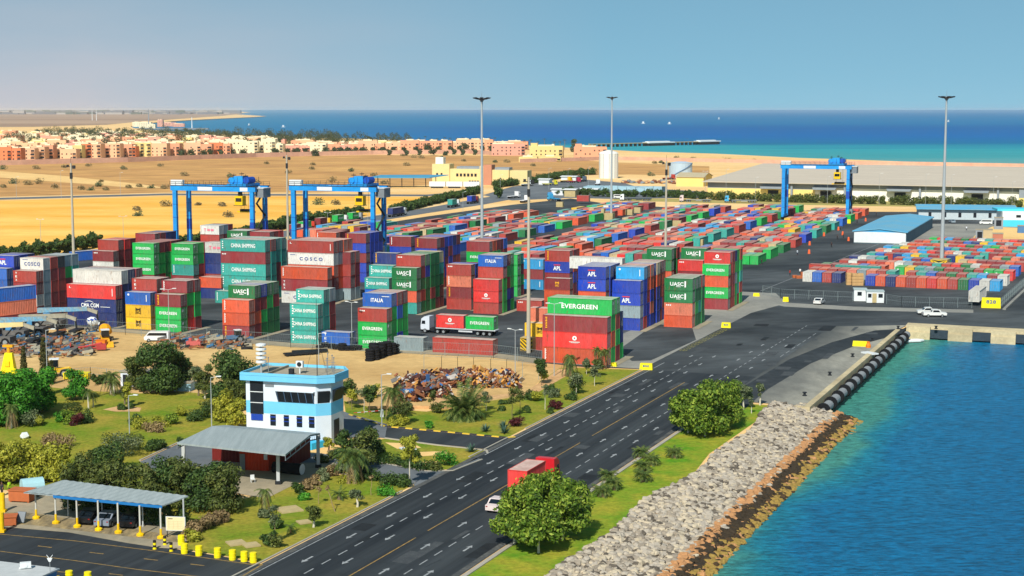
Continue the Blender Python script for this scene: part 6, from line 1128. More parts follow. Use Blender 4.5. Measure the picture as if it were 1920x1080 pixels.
tag(b.build('material_pile', [mat('rust_heap', '#8c5a44', .9, .3, .4), soil, GREYM], None, (x, y, 0), YD.rz), 'rusty heaps of stored material behind the tarpaulin', 'material', kind='stuff')
# pink perimeter wall
WALLP = mat('pink_wall', '#cfa48c', .9, .12, .05, world=True, col2='#bf9480', scale2=.3)
def wall_run(pts, h, t, label, m=WALLP, name='perimeter_wall'):
    b = MB(); P = [Vector(G(*p)) for p in pts]
    for i, (A_, B_) in enumerate(zip(P, P[1:])):
        d = (B_-A_).normalized(); n_ = Vector((-d.y, d.x, 0))*t; b.hexa([A_, B_, B_+n_, A_+n_]+[p+Vector((0, 0, h)) for p in (A_, B_, B_+n_, A_+n_)])
    return tag(b.build(name, [m]), label, 'wall')
wall_run([(-60, 312), (0, 310), (240, 304), (480, 295), (560, 293), (700, 290), (880, 288), (930, 292)], 4.2, .5, 'long pink perimeter wall in front of the holiday town')
wall_run([(975, 305), (1080, 302), (1140, 300), (1330, 304), (1500, 308), (1680, 310), (2000, 316)], 3.2, .5, 'pink boundary wall running along the beach to the right')
b = MB(); P = [Vector(G(1124, 372+.2)), Vector(G(1500, 386)), Vector(G(1920, 397))]
# the holiday town
TOWN = [mat('salmon_render', '#dc9c7a', .85, .08, .08), mat('orange_render', '#d67e54', .85, .08, .08), mat('yellow_render', '#dfc684', .85, .08, .08), mat('rose_render', '#d49a86', .85, .08, .08), mat('cream_render', '#e4d6b4', .85, .08, .08), mat('peach_render', '#e2b18c', .85, .08, .08)]
TN = ('salmon', 'orange', 'yellow', 'rose', 'cream', 'peach'); RT = random.Random(31)
def house(px, py, w, h, c, label, n=3, deep=12, balc=True, tower=0, group='houses of the holiday town'):
    x, y, _ = G(px, py); b = MB(); b.box(-w/2, w/2, 0, deep, 0, h, 0); b.box(-w/2+.3, w/2-.3, .3, deep-.3, h, h+.5, 0)
    fl = max(1, int(h/3.2))
    for f in range(fl):
        z = f*3.2+1.1
        for k in range(int(w/4.2)):
            x_ = -w/2+1.4+k*4.2
            if RT.random() < .75: b.box(x_, x_+1.1, -.06, -.01, z, z+1.3, 1)
        if balc: b.box(w/2-3.4, w/2-.4, -.08, -.02, z-.3, z+1.5, 1); b.box(w/2-3.6, w/2-.2, -1.1, -.09, z-.5, z-.1, 0)
    if tower: b.box(-w/2+1, -w/2+1+tower, 1, 6, h+.51, h+3.2, 0)
    if RT.random() < .5: b.lathe([(1.7, 0), (1.6, .8), (1.0, 1.5), (.2, 1.8)], 8, 2, (RT.uniform(-w/3, w/3), deep*.5, h+.52))
    b.box(-w/2+RT.uniform(.5, w*.5), -w/2+w*.6+2.2, 2.5, 5, h+.51, h+1.7, 2)
    return tag(b.build('house', [TOWN[c], DARKO, TOWN[4]], None, (x, y, 0), R(RT.uniform(-6, 2))), label, 'house', group)
row = [(4, 302, 17, 12, 1), (26, 302, 13, 11, 1), (47, 300, 18, 10, 5), (70, 299, 14, 11, 5), (86, 298, 14, 12, 0), (104, 297, 12, 9, 5), (128, 299, 15, 9, 5), (145, 298, 9, 12, 2), (158, 297, 14, 13, 1), (176, 297, 14, 13, 5), (193, 296, 13, 11, 0), (210, 296, 16, 13, 5), (232, 295, 17, 12, 0), (247, 295, 8, 10, 1), (262, 294, 9, 13, 2), (274, 294, 10, 13, 2), (294, 294, 20, 12.5, 5), (322, 293, 16, 12, 0), (338, 292, 7, 13, 2), (358, 292, 20, 12.5, 5), (384, 292, 14, 11, 0), (403, 291, 16, 12, 1), (421, 291, 12, 11, 0), (452, 290, 34, 13, 4), (480, 289, 16, 12, 4), (503, 289, 15, 15, 4), (520, 289, 12, 10, 4), (543, 288, 20, 8, 3), (565, 288, 18, 8, 3), (588, 288, 26, 10, 4), (618, 287, 22, 9, 0), (642, 287, 18, 8, 3), (663, 287, 20, 9, 0), (690, 286, 20, 12, 5), (708, 286, 14, 9, 0), (728, 285, 20, 9, 5), (748, 285, 18, 10, 5), (768, 285, 20, 12, 0), (790, 284, 20, 11, 0), (812, 284, 20, 11, 0), (832, 284, 18, 11, 0), (855, 283, 14, 9, 5), (872, 283, 20, 12, 5), (892, 283, 20, 12, 5), (911, 283, 16, 12, 0)]
for i, (px, py, w, h, c) in enumerate(row): house(px, py, w, h, c, f'{TN[c]} house in the front row of the town, {nth(i+1)} from the left')
for px, py, w, h, c, n, lb in ((953, 292, 33, 11, 3, 3, 'rose block with flat roof standing forward of the wall end'), (1024, 300, 30, 12, 2, 3, 'yellow block with roof turret by the beach'), (990, 304, 16, 4, 2, 1, 'low yellow building left of the yellow block'), (1030, 303, 20, 4, 2, 1, 'low yellow wing before the yellow block'), (1107, 299, 30, 11, 0, 3, 'salmon block with roof turret nearest the silo'), (968, 281, 26, 9, 0, 3, 'salmon house behind the rose block')): house(px, py, w, h, c, lb, tower=6 if 'turret' in lb else 0, deep=16)
k = 0
for py, x0, x1, st, h in ((286, -10, 930, 17, 9), (277, -10, 560, 15, 8.5), (269, -10, 480, 13, 8.5), (262, -10, 330, 12, 8), (256, -10, 260, 11, 8)):
    px = x0
    while px < x1:
        px += st*RT.uniform(.8, 1.7)
        if RT.random() < .82: k += 1; c = RT.choice((4, 4, 5, 2, 0, 3) if py < 280 else (5, 0, 4, 3, 2)); house(px, py-(px/930*6 if py > 280 else 0)+RT.uniform(-1.5, 1.5), RT.uniform(12, 24), h*RT.uniform(.7, 1.2), c, f'{TN[c]} house deeper in the town, {nth(k)} counting by rows', balc=False, deep=14, group='houses deeper in the town')
k = 0
for py, x0, x1, st, w in ((292, -5, 920, 26, 8), (284, 0, 930, 21, 12), (275, 0, 640, 16, 16), (267, 0, 760, 13, 20), (262, 100, 620, 10, 22), (256, 60, 440, 12, 20), (250, 60, 360, 15, 18)):
    px = x0
    while px < x1:
        px += st*RT.uniform(.6, 1.5); k += 1; y_ = py-(px-300)*.004+RT.uniform(-2, 2); ww = w*RT.uniform(.6, 1.2); bush(px, y_, round(ww/3)*3, round(ww*.55/2)*2+2, 'far', f'dark tree among the town houses, {nth(k)} counting row by row', 420, .9, name='town_tree', group='trees among the town houses', cat='tree')
for i, (px, py, h) in enumerate(((617, 268, 20), (155, 270, 12), (523, 280, 13), (1075, 285, 13), (1022, 288, 11))): bush(px, py, h*.8, h, 'far', ('tallest dark tree rising over the town against the sea', 'dark tree at the left of the town', 'dark tree beside the cream tower', 'dark broad tree on the shore near the salmon block', 'dark tree behind the yellow block')[i], 500, 1.0, name='town_tree', group='trees among the town houses', cat='tree')
for i, px in enumerate(list(range(700, 930, 12))+[985, 997, 1008, 1022, 1038, 1051, 1058]):
    x, y, _ = G(px+RT.uniform(-3, 3), 274 if px < 950 else 281); b = MB(); h = RT.uniform(8, 12); b.tube((0, 0, 0), (0, 0, h), .35, .25, 5, 1)
    for a in range(9): t = a*.7; d = Vector((math.cos(t), math.sin(t), 0)); s_ = Vector((-d.y, d.x, 0))*.5; p = Vector((0, 0, h)); b.face([p, p+d*1.8+s_+Vector((0, 0, .8)), p+d*3.4+Vector((0, 0, -.5)), p+d*1.8-s_+Vector((0, 0, .8))], 0)
    tag(b.build('shore_palm', [LF['far'], BARK], None, (x, y, 0)), f'palm on the shoreline behind the town, {nth(i+1)} from left', 'palm', 'palms along the shore')
for i, px in enumerate((38, 46, 54, 62, 70, 78, 86, 94, 102, 122, 135, 184, 192, 278, 300, 342, 395, 515, 540, 560, 573, 612, 628, 640, 652, 668, 680, 700, 720, 738, 758, 780, 800, 822, 845, 862, 905, 921)): bush(px, 297-(px-40)*.014, 11 if px < 110 or 600 < px < 680 else 7, 7, 'far', f'dark tree in front of the town houses, {nth(i+1)} from the left', 380, .8, name='town_tree', group='trees in front of the town houses', cat='tree')
# marina and far shore
for i, (px, py, w, h, c) in enumerate(((256, 238, 22, 12, 4), (272, 240, 30, 14, 4), (284, 241, 18, 10, 4), (300, 238, 14, 18, 3), (316, 237, 40, 10, 3), (335, 238, 30, 8, 3))): house(px, py, w, h, c, f'pale building on the far marina mole, {nth(i+1)} from the left', balc=False, group='buildings on the marina mole')
x, y, _ = G(300, 241); b = MB(); b.box(-60, 115, 0, 12, -3, 1.2); tag(b.build('marina_mole', [GREYM], None, (x, y, 0)), 'low dark mole of the far marina running into the bay', 'mole')
for i, (px, h) in enumerate(((279, 46), (360, 26), (173, 50), (181, 50))): x, y, _ = G(px, 240 if i < 2 else 226); b = MB(); b.tube((0, 0, 0), (0, 0, h), 1.6, .8, 6); tag(b.build('far_tower', [(GREYB, WPAN, WPAN, WPAN)[i]], None, (x, y, 0)), ('dark thin tower on the marina mole', 'white marker mast at the tip of the mole', 'white far tower on the plain, left of the pair', 'white far tower on the plain, right of the pair')[i], 'tower')
b = MB()
for i in range(700):
    px = RT.uniform(-40, 440); py = 209+RT.random()**1.5*5.5+(0 if px < 400 else -1); x, y, _ = G(px, py); w = RT.uniform(20, 90); h = RT.uniform(6, 20) if RT.random() < .8 else RT.uniform(20, 36); b.box(x-w, x+w, y, y+w, 0, h, RT.choice((0, 0, 1, 2)))
tag(b.build('far_town', [mat('far_grey', '#6c7078', .9, .2, .001), mat('far_pale', '#a8a29c', .9, .1, .001), mat('far_green', '#4c5c54', .9, .1, .001)]), 'hazy far town and groves on the horizon at left', 'town', kind='stuff')
# long pier with two platforms
x0_, y0_, _ = G(1105, 273); x1_, y1_, _ = G(1345, 267); A_, B_ = Vector((x0_, y0_, 0)), Vector((x1_, y1_, 0)); d = (B_-A_).normalized(); Lp = (B_-A_).length
r = thing('jetty', 'long thin jetty on piles with two wider platforms in the sea', 'jetty', A_, math.atan2(d.y, d.x)); b = MB(); b.box(0, Lp, -2, 2, 1.2, 2.2); b.build('deck', [CREAM], r)
b = MB()
for k in range(int(Lp/9)): b.box(k*9, k*9+2, -1.6, 1.6, -2.4, 1.19)
o_ = b.build('piles', [DARKM], r); o_['kind'] = 'stuff'
for nm, a, e in (('platform', .42, .62), ('end_platform', .83, 1.0)):
    b = MB(); b.box(Lp*a, Lp*e, -6, 6, 1.25, 2.7, 0); b.box(Lp*a+2, Lp*e-2, -5.5, 5.5, -2.4, 1.2, 1); b.build('platform', [WPAN, DARKM], r); b = MB(); b.box(Lp*a+2, Lp*e-6, -2, 3, 2.7, 3.7, 0); b.build('platform_hut', [WPAN], r)
for i, (px, py) in enumerate(((1206, 232), (1255, 233), (531, 239), (1778, 229), (1348, 224), (467, 236))):
    x, y, _ = G(px, py, -2.4); s_ = (y/2600)**.8; b = MB(); b.hexa([(-3*s_, -1, 0), (3*s_, -1, 0), (3*s_, 1, 0), (-3*s_, 1, 0)]+[(-4.5*s_, -1.6, 1.6), (4.5*s_, -1.6, 1.6), (4.5*s_, 1.6, 1.6), (-4.5*s_, 1.6, 1.6)]); b.box(-1.6*s_, 1.6*s_, -1, 1, 1.6, 4.2*s_); tag(b.build('boat', [WPAN], None, (x, y, -2.2), .2*i), f'small white boat far out, {nth(i+1)} of those dotted over the sea', 'boat', 'small boats on the sea')
x, y, _ = G(1711, 640, -2.2); r = thing('dinghy', 'white inflatable dinghy moored in the inner quay corner', 'boat', (x, y, -2.4), R(12)); b = MB(); P = [(-1.9, -.7), (1.2, -.8), (2.4, 0), (1.2, .8), (-1.9, .7)]
b.path([(p[0], p[1], .35) for p in P], [.26]*5, 8); b.prism([(-1.8, -.6), (1.2, -.7), (2.1, 0), (1.2, .7), (-1.8, .6)], .1, .3); b.build('hull', [WPAN], r); b = MB(); b.box(-.6, -.3, -.65, .65, .45, .55); b.build('seat', [WPST], r); b = MB(); b.box(-2.3, -2.0, -.15, .15, .2, .95); b.build('outboard_motor', [DARKM], r)
# ------------------------------------------------------------------ vehicles
def wheel(parent, x, y, r_, w=.25, hub=True):
    b = MB(); s_ = -1 if y < 0 else 1; b.tube((x, y, r_), (x, y-s_*w, r_), r_, n=14); o = b.build('wheel', [RUBBER], parent)
    b = MB(); b.tube((x, y+s_*.012, r_), (x, y+s_*.02, r_), r_*.55, n=10); b.build('rim', [STEEL], o); return o
def car(px, py, rz, col, label, kind='saloon', group=None, loc=None):
    x, y, _ = loc or G(px, py); r = thing('car' if kind != 'van' else 'minibus', label, 'car' if kind != 'van' else 'van', (x, y, 0), rz, group)
    TAILR = mat('tail_lamp_red', '#8c1c18', .4, 0); m = mat('car_'+col.strip('#'), col, .3, .05, 1, spec=.5)
    if kind == 'van': L, w, prof, gl = 4.9, 1.8, [(-2.45, .35), (2.35, .35), (2.45, .9), (2.1, 1.25), (1.45, 2.0), (-2.3, 2.05), (-2.45, 1.9)], [(-2.1, 1.25), (1.9, 1.25), (1.35, 1.8), (-2.1, 1.8)]
    elif kind == 'pickup': L, w, prof, gl = 5.1, 1.8, [(-2.55, .45), (2.5, .45), (2.55, .95), (1.35, 1.1), (.75, 1.65), (-.5, 1.68), (-.75, 1.1), (-2.55, 1.08)], [(-.55, 1.12), (1.15, 1.12), (.7, 1.55), (-.4, 1.57)]
    else: L, w, prof, gl = 4.4, 1.75, [(-2.2, .35), (2.15, .35), (2.2, .75), (1.2, .95), (.55, 1.42), (-.9, 1.45), (-1.6, 1.0), (-2.2, .95)], [(-1.4, .98), (1.05, .97), (.5, 1.33), (-.85, 1.36)]
    b = MB(); b.side(prof, -w/2, w/2); b.build('body', [m], r)
    for s_ in (-1, 1): b = MB(); q = [(X, s_*(w/2+.008), Z_) for X, Z_ in gl]; b.face(q if s_ < 0 else q[::-1]); b.build('side_window', [GLASS], r)
    i = {'van': 3, 'pickup': 3, 'saloon': 3}[kind]; (xa, za), (xc, zc) = prof[i], prof[i+1]; b = MB(); b.face([(xa+.01, -w/2+.12, za+.06), (xa+.01, w/2-.12, za+.06), (xc+.02, w/2-.2, zc-.04), (xc+.02, -w/2+.2, zc-.04)]); b.build('windscreen', [GLASS], r)
    bx = -L/2 if kind != 'pickup' else -.6; (xa, za), (xc, zc) = {'van': ((-2.46, 1.2), (-2.4, 1.85)), 'pickup': ((-.72, 1.15), (-.5, 1.6)), 'saloon': ((-1.58, 1.04), (-.95, 1.4))}[kind]; b = MB(); b.face([(xa-.02, w/2-.15, za), (xa-.02, -w/2+.15, za), (xc-.03, -w/2+.2, zc), (xc-.03, w/2-.2, zc)]); b.build('rear_window', [GLASS], r)
    for sx in (-.3, .3):
        for s_ in (-1, 1): wheel(r, sx*L, s_*(w/2+.02), .34, .2)
    for s_ in (-1, 1):
        b = MB(); b.box(L/2-.05, L/2+.02, s_*.62-.16, s_*.62+.16, .68, .82); b.build('headlight', [WPAN], r); b = MB(); b.box(-L/2-.02, -L/2+.05, s_*.7-.1, s_*.7+.1, .74, .86); b.build('tail_light', [TAILR], r)
    return r
car(1536, 570, RD.rz+PI/2-.05, '#d4d4d0', 'white car driving away near the fence gap', 'saloon'); car(1741, 590, R(175), '#d8d8d4', 'white pickup facing left, behind the other on the cross quay', 'pickup'); car(1752, 594, R(-3), '#dcdcd8', 'white pickup facing right, nearer one on the cross quay', 'pickup')
car(295, 640, R(178), '#dcdcdc', 'white minibus parked on the sand before the green stack', 'van'); car(937, 955, RD.rz+PI/2, '#d8c8c4', 'white car half hidden behind the nearest tree clump', 'saloon')
gcar = 'cars under the car port'; car(172, 977, R(-280), '#16181c', 'black car under the car port with red tail lights', 'saloon', gcar, G(172, 977)); car(206, 982, R(-280), '#7d8694', 'silver car under the car port', 'saloon', gcar); car(250, 984, R(-280), '#101216', 'dark car in deepest shade of the car port', 'saloon', gcar)
car(1160, 372, R(-20), '#d8d8d4', 'white minibus parked on the road behind the middle mast', 'van'); car(1848, 421, R(170), '#e0e0dc', 'white van in the compound at right', 'van'); car(1785, 418, R(90), '#8a9aa4', 'grey car in front of the blue roofed shed', 'saloon')
def lorry(px, py, rz, cab, label, trailer=12.6, bed='#c8ccd0', loads=(), axles=3, group=None, loc=None, flip=1, cabw=2.4):
    """tractor at +x end pulling a trailer bed; loads: (x centre, token, length)"""
    x, y, _ = loc or G(px, py); r = thing('lorry', label, 'lorry', (x, y, 0), rz, group); m = mat('cab_'+cab.strip('#'), cab, .35, .06, 1, spec=.5); bd = mat('bed_'+bed.strip('#'), bed, .6, .15, 1); w = cabw/2; xf = trailer/2
    b = MB(); b.side([(xf+1.2, .75), (xf+3.1, .75), (xf+3.15, 1.5), (xf+2.95, 3.0), (xf+2.3, 3.45), (xf+1.2, 3.5)], -w, w); c_ = b.build('cab', [m], r)
    b = MB(); b.face([(xf+3.14, -w+.2, 1.85), (xf+3.14, w-.2, 1.85), (xf+3.0, w-.25, 2.8), (xf+3.0, -w+.25, 2.8)]); b.build('windscreen', [GLASS], c_)
    for s_ in (-1, 1): b = MB(); q = [(xf+2.1, s_*(w+.01), 1.9), (xf+2.95, s_*(w+.01), 1.9), (xf+2.8, s_*(w+.01), 2.6), (xf+2.1, s_*(w+.01), 2.6)]; b.face(q if s_ < 0 else q[::-1]); b.build('side_window', [GLASS], c_)
    b = MB(); b.box(xf-2.6, xf+3.0, -.45, .45, .6, .95); b.box(xf+.1, xf+1.1, -w+.1, w-.1, .55, 1.1); b.box(xf+2.9, xf+3.2, -w, w, .35, .8); b.build('chassis', [DARKM], r)
    b = MB(); b.box(-trailer/2, xf-.2, -w+.05, w-.05, 1.12, 1.32, 0); b.box(-trailer/2, xf-.6, -.5, .5, .85, 1.11, 1); b.box(-1.5, 1.5, -w+.3, w-.3, .6, 1.0, 0); b.build('trailer_bed', [bd, DARKM], r)
    for xx in [xf+2.2, xf-.6, xf-1.9]+[-trailer/2+1.2+k*1.3 for k in range(axles)]:
        for s_ in (-1, 1): wheel(r, xx, s_*w, .5, .45)
    for s_ in (-1, 1): b = MB(); b.box(xf+3.15, xf+3.2, s_*.85-.2, s_*.85+.2, .9, 1.1); b.build('headlight', [WPAN], r)
    ca, sa = math.cos(rz), math.sin(rz)
    for xc, tok, L, lb in loads: q = dict(pos=(x+xc*ca, y+xc*sa, 1.34), rz=rz+(PI if flip < 0 else 0), L=L, h=1, c=tok[0], code=tok[1] if len(tok) > 1 else '', label=lb, group='containers riding on lorries'); mk_container(q)
    return r
g = G(868, 628); lorry(0, 0, YD.rz+PI, '#cfd6e0', 'white lorry carrying a red and a green container left to right', 13.2, loads=((3.25, 'RH', 20, 'bright red container riding on the front of the white lorry'), (-3.25, 'gE', 20, 'green lettered container riding on the back of the white lorry')), loc=(g[0]+.8, g[1]+.6, 0), flip=-1)
u_, v_ = RD.inv(G(952, 880, 3.93)); lorry(0, 0, RD.rz+PI/2, '#c8202a', 'red lorry on the main road behind the nearest tree clump', 9.0, '#3c3c40', loads=((-.2, 'R', 20, 'red walled box with pale roof riding on the red lorry'),), loc=RD(u_+1.22, v_+3.2), axles=2)
gl_ = 'lorries queueing on the haul road'
for px, py, tok, L, lb, cab in ((552, 440, 'm', 20, 'maroon box on the haul road, leftmost of the queue', '#b8b4a8'), (572, 434, 'g', 20, 'green box on the haul road behind the right crane leg', '#c84030'), (602, 427, 'm', 20, 'maroon box behind the middle crane', '#e0b020'), (634, 421, 'gE', 20, 'green box, left of the green pair on the haul road', '#d8d8d8'), (662, 416, 'gE', 20, 'green box, right of the green pair on the haul road', '#9a9ea4'), (742, 406, 'n', 40, 'navy box on the haul road beside the crane leg', '#b8c4cc'), (848, 389, 't', 20, 'teal box on the haul road', '#d0d4d8'), (884, 382, 'B', 20, 'royal blue box on the haul road left of the tall mast', '#7a2a30')):
    x, y, _ = G(px, py); A_, B_ = Vector(G(560, 433)), Vector(G(905, 377)); a_ = math.atan2(B_.y-A_.y, B_.x-A_.x); lorry(0, 0, a_, cab, 'lorry under the '+lb, 8.5 if L == 20 else 12.8, '#5c5c60', ((0, tok, L, lb),), 2, gl_, (x, y, 0))
gp_ = 'lorries parked with empty beds beside the clipped hedge'
for px, py, cab, lb in ((1198, 377, '#d0d8e0', 'white cab lorry with empty dark bed, first beside the hedge'), (1310, 379, '#c8b8b8', 'white and red cab lorry with long empty bed by the hedge'), (1395, 380, '#3f9fd0', 'sky blue cab lorry with long empty pale bed by the hedge')):
    x, y, _ = G(px, py); lorry(0, 0, YD.rz+PI+R(16), cab, lb, 12.6, '#3c464c' if px < 1250 else '#9aa0a0', (), 3, gp_, (x, y, 0))
for px, py, cab, lb in ((1026, 348, '#c8c020', 'yellow lorry in the truck park'), (1058, 342, '#e0b010', 'bright yellow lorry in the truck park'), (1071, 343, '#b02848', 'crimson lorry in the truck park'), (1090, 341, '#48586a', 'dark blue lorry at the right of the truck park'), (1043, 377, '#3a9fd0', 'sky blue tractor near the gate'), (985, 349, '#c8d0d4', 'white lorry at the left of the truck park'), (960, 372, '#dcdcdc', 'white tractor by the haul road gate'), (982, 380, '#dcdcdc', 'white tractor right of the haul road gate'), (1035, 374, '#4c8cc0', 'blue cab lorry near the gate huts'), (1250, 337, '#b03a30', 'red cab lorry near the storage tank'), (1120, 348, '#d0d4d8', 'white lorry right of the truck park')):
    x, y, _ = G(px, py); lorry(0, 0, YD.rz+PI/2+R(random.Random(px).uniform(-60, 60)), cab, lb, 6, cab, (), 2, 'lorries and tractors in the truck park', (x, y, 0))
x, y, _ = G(856, 353); r = thing('white_trailer', 'row of white box trailers in front of the yellow office', 'trailer', (x, y, 0), R(-5))
for k in range(3): b = MB(); b.box(-16+k*10, -6.6+k*10, 0, 2.6, 1.0, 3.8, 0); b.box(-15+k*10, -8+k*10, .2, 2.4, .2, .99, 1); b.build('box_body', [WPAN, DARKM], r)
x, y, _ = G(1094, 382); q = dict(pos=(x, y, 1.2), rz=YD.rz, L=20, h=2, c='r', code='', label='brick red container on a bed at the far end, left of the middle mast', group='containers riding on lorries'); mk_container(q)
# ------------------------------------------------------------------ scrapyard machines
BOOM = mat('boom_blue', '#3f9fce', .6, .3, .8, col2='#8a9490', scale2=2); BOOMG = mat('boom_grey', '#a8a28e', .7, .3, .8); RUST = mat('rust', '#7d4a34', .9, .3, 1, col2='#a06a44', scale2=4); JUNK = mat('junk_grey', '#6c6a68', .8, .35, 1.2)
def stacker(px, py, rz, L, m, label, cabc='#4c8cb8'):
    x, y, _ = G(px, py); r = thing('reach_stacker', label, 'crane vehicle', (x, y, 0), rz, 'worn reach stackers in the scrapyard')
    b = MB(); b.box(-2.6, 3.2, -1.3, 1.3, .9, 1.9, 0); b.box(-2.6, -1.2, -1.35, 1.35, 1.0, 2.6, 0); b.build('chassis', [JUNK], r)
    b = MB(); b.hexa([(-2.3, -.4, 3.3), (L-3.5, -.35, 3.9), (L-3.5, .35, 3.9), (-2.3, .4, 3.3)]+[(-2.3, -.4, 4.3), (L-3.5, -.35, 4.7), (L-3.5, .35, 4.7), (-2.3, .4, 4.3)], 0); b.hexa([(L-3.6, -.25, 3.95), (L-1.4, -.25, 3.2), (L-1.4, .25, 3.2), (L-3.6, .25, 3.95)]+[(L-3.6, -.25, 4.6), (L-1.3, -.25, 3.9), (L-1.3, .25, 3.9), (L-3.6, .25, 4.6)], 1); b.build('boom', [m, BOOMG], r)
    b = MB(); b.box(-.9, .6, -.75, .75, 1.9, 3.3, 0); b.box(.61, .65, -.6, .6, 2.2, 3.1, 1); b.build('cab', [mat('cab_'+cabc.strip('#'), cabc, .5, .1, 1), GLASS], r)
    b = MB(); b.tube((1.6, 0, 1.8), (3.4, 0, 3.8), .16, n=6); b.tube((L-1.5, 0, 3.3), (L-1.3, 0, 1.6), .2, n=6); b.box(L-2.2, L-.6, -2.2, 2.2, 1.2, 1.6); b.build('lift_gear', [DARKM], r)
    for sx in (-2, 2.2):
        for s_ in (-1, 1): wheel(r, sx, s_*1.4, .85, .7)
    return r
stacker(92, 616, R(-7), 12, BOOM, 'worn reach stacker with light blue boom nearest the navy containers'); stacker(58, 630, R(-7), 11, BOOMG, 'worn reach stacker with grey boom in the middle'); stacker(22, 636, R(-8), 11, BOOM, 'worn reach stacker with blue boom at the left edge'); stacker(-4, 648, R(-9), 9, mat('boom_cream', '#d8c48a', .7, .2, 1), 'worn reach stacker with cream boom cut by the left edge', '#3a7aa8')
def loader(px, py, rz, label, L=4.6, c='#e0b020'):
    x, y, _ = G(px, py); r = thing('wheel_loader', label, 'loader', (x, y, 0), rz); m = mat('loader_'+c.strip('#'), c, .55, .2, 1.2)
    b = MB(); b.side([(-2.4, .9), (-.3, .9), (-.3, 1.7), (-2.3, 1.8)], -.8, .8); b.side([(-.2, .8), (1.3, .8), (1.1, 1.5), (-.2, 1.5)], -.6, .6); b.build('body', [m], r)
    b = MB(); b.box(-1.2, .2, -.7, .7, 1.75, 3.0, 1); b.box(-1.3, .3, -.8, .8, 3.0, 3.15, 0); b.build('cab', [WPAN, GLASS], r)
    b = MB(); b.path([(.9, -.5, 1.4), (2.0, -.5, 1.5), (2.7, -.5, .6)], [.12]*3, 5); b.path([(.9, .5, 1.4), (2.0, .5, 1.5), (2.7, .5, .6)], [.12]*3, 5); b.hexa([(2.5, -1.2, .1), (3.5, -1.2, .1), (3.5, 1.2, .1), (2.5, 1.2, .1)]+[(2.4, -1.2, 1.1), (2.7, -1.2, 1.1), (2.7, 1.2, 1.1), (2.4, 1.2, 1.1)]); b.build('bucket_arm', [m], r)
    for sx in (-1.6, 1.1):
        for s_ in (-1, 1): wheel(r, sx, s_*.95, .68, .45)
    return r
loader(108, 706, R(12), 'yellow wheel loader with white cab by the cypress'); loader(198, 648, R(-70), 'yellow forklift like machine below the cement drum', c='#e8a418')
x, y, _ = G(146, 711); r = thing('yellow_tank_bed', 'bright yellow long steel bin lying on the sand', 'container bin', (x, y, 0), R(-6)); BY = mat('bright_yellow', '#f0dc10', .5, .1, 1)
b = MB(); b.hexa([(-2.3, -.5, .1), (1.9, -.5, .1), (1.9, .9, .1), (-2.3, .9, .1)]+[(-2.4, -.7, 1.15), (2.0, -.7, 1.15), (2.0, 1.1, 1.15), (-2.4, 1.1, 1.15)]); b.build('body', [BY], r)
for k in range(5): b = MB(); b.box(-2.2+k*.95, -2.08+k*.95, -.82, -.6, .1, 1.2); b.build('rib', [BY], r)
x, y, _ = G(16, 700); r = thing('yellow_hopper', 'bright yellow tapered steel hopper standing at the left edge', 'hopper', (x, y, 0), R(-8)); b = MB(); b.hexa([(-1.3, -.5, 0), (1.3, -.5, 0), (1.3, .8, 0), (-1.3, .8, 0)]+[(-.5, -.2, 3.6), (.8, -.2, 3.6), (.8, .5, 3.6), (-.5, .5, 3.6)]); b.build('body', [BY], r); b = MB(); b.box(-.4, .5, -.62, -.38, 1.3, 2.2); b.build('hatch', [YEL], r); b = MB(); b.hexa([(.9, -1.2, 0), (2.2, -2.0, 0), (2.6, -1.0, 0), (1.3, .2, 0)]+[(.9, -1.1, .8), (1.9, -1.7, .5), (2.2, -.9, .5), (1.2, .2, 1.0)]); b.build('chute', [BY], r); b = MB(); b.tube((.1, .1, 3.6), (.1, .1, 4.6), .3, n=8); b.box(-.8, 1.0, -.3, .5, 4.6, 5.0); b.build('head', [mat('loader_e8a418', '#e8a418', .55, .2, 1.2)], r)
def mixer(px, py, s_, label, c1, c2=None, rz=0):
    x, y, _ = G(px, py); r = thing('cement_mixer', label, 'cement mixer', (x, y, 0), rz); b = MB(); k = len(b.v); b.lathe([(.25*s_, -1.3*s_), (.9*s_, -.7*s_), (1.1*s_, 0), (.95*s_, .6*s_), (.45*s_, 1.3*s_), (.5*s_, 1.5*s_)], 14)
    b.v = [(z*.9+x_*.4, y_, x_*.9-z*.4+1.9*s_+.3) for x_, y_, z in b.v]; 
    b.m = [(i % 5 == 0)*1 if c2 else 0 for i in range(len(b.m))]; b.build('drum', [c1, c2 or c1], r)
    b = MB(); b.box(-1.6*s_, 1.6*s_, -.6*s_, .6*s_, .5, .8)
    for xx in (-1.2, 1.2): b.tube((xx*s_, 0, .7), (xx*s_*.7, 0, 1.7*s_), .1, n=5)
    b.build('frame', [JUNK], r)
    for sx in (-1.1*s_, 1.1*s_):
        for t_ in (-1, 1): wheel(r, sx, t_*.65*s_, .42, .25)
mixer(174, 622, .95, 'white and blue spotted mixer drum by the navy containers', WPAN, BLUEF, .3); mixer(198, 640, 1.1, 'yellow mixer drum standing on the sand', mat('loader_e8a418', '#e8a418', .55, .2, 1.2), None, 1.2)
b = MB(); x, y, _ = G(195, 650); b.box(-.9, .9, -.5, .5, .2, 1.5); b.box(-1.0, 1.0, -.6, .6, 1.5, 1.6); tag(b.build('orange_cabinet', [mat('orange_paint', '#e07818', .6, .1, 1)], None, (x, y-1.6, 0), -.2), 'orange machine cabinet below the yellow mixer drum', 'cabinet')
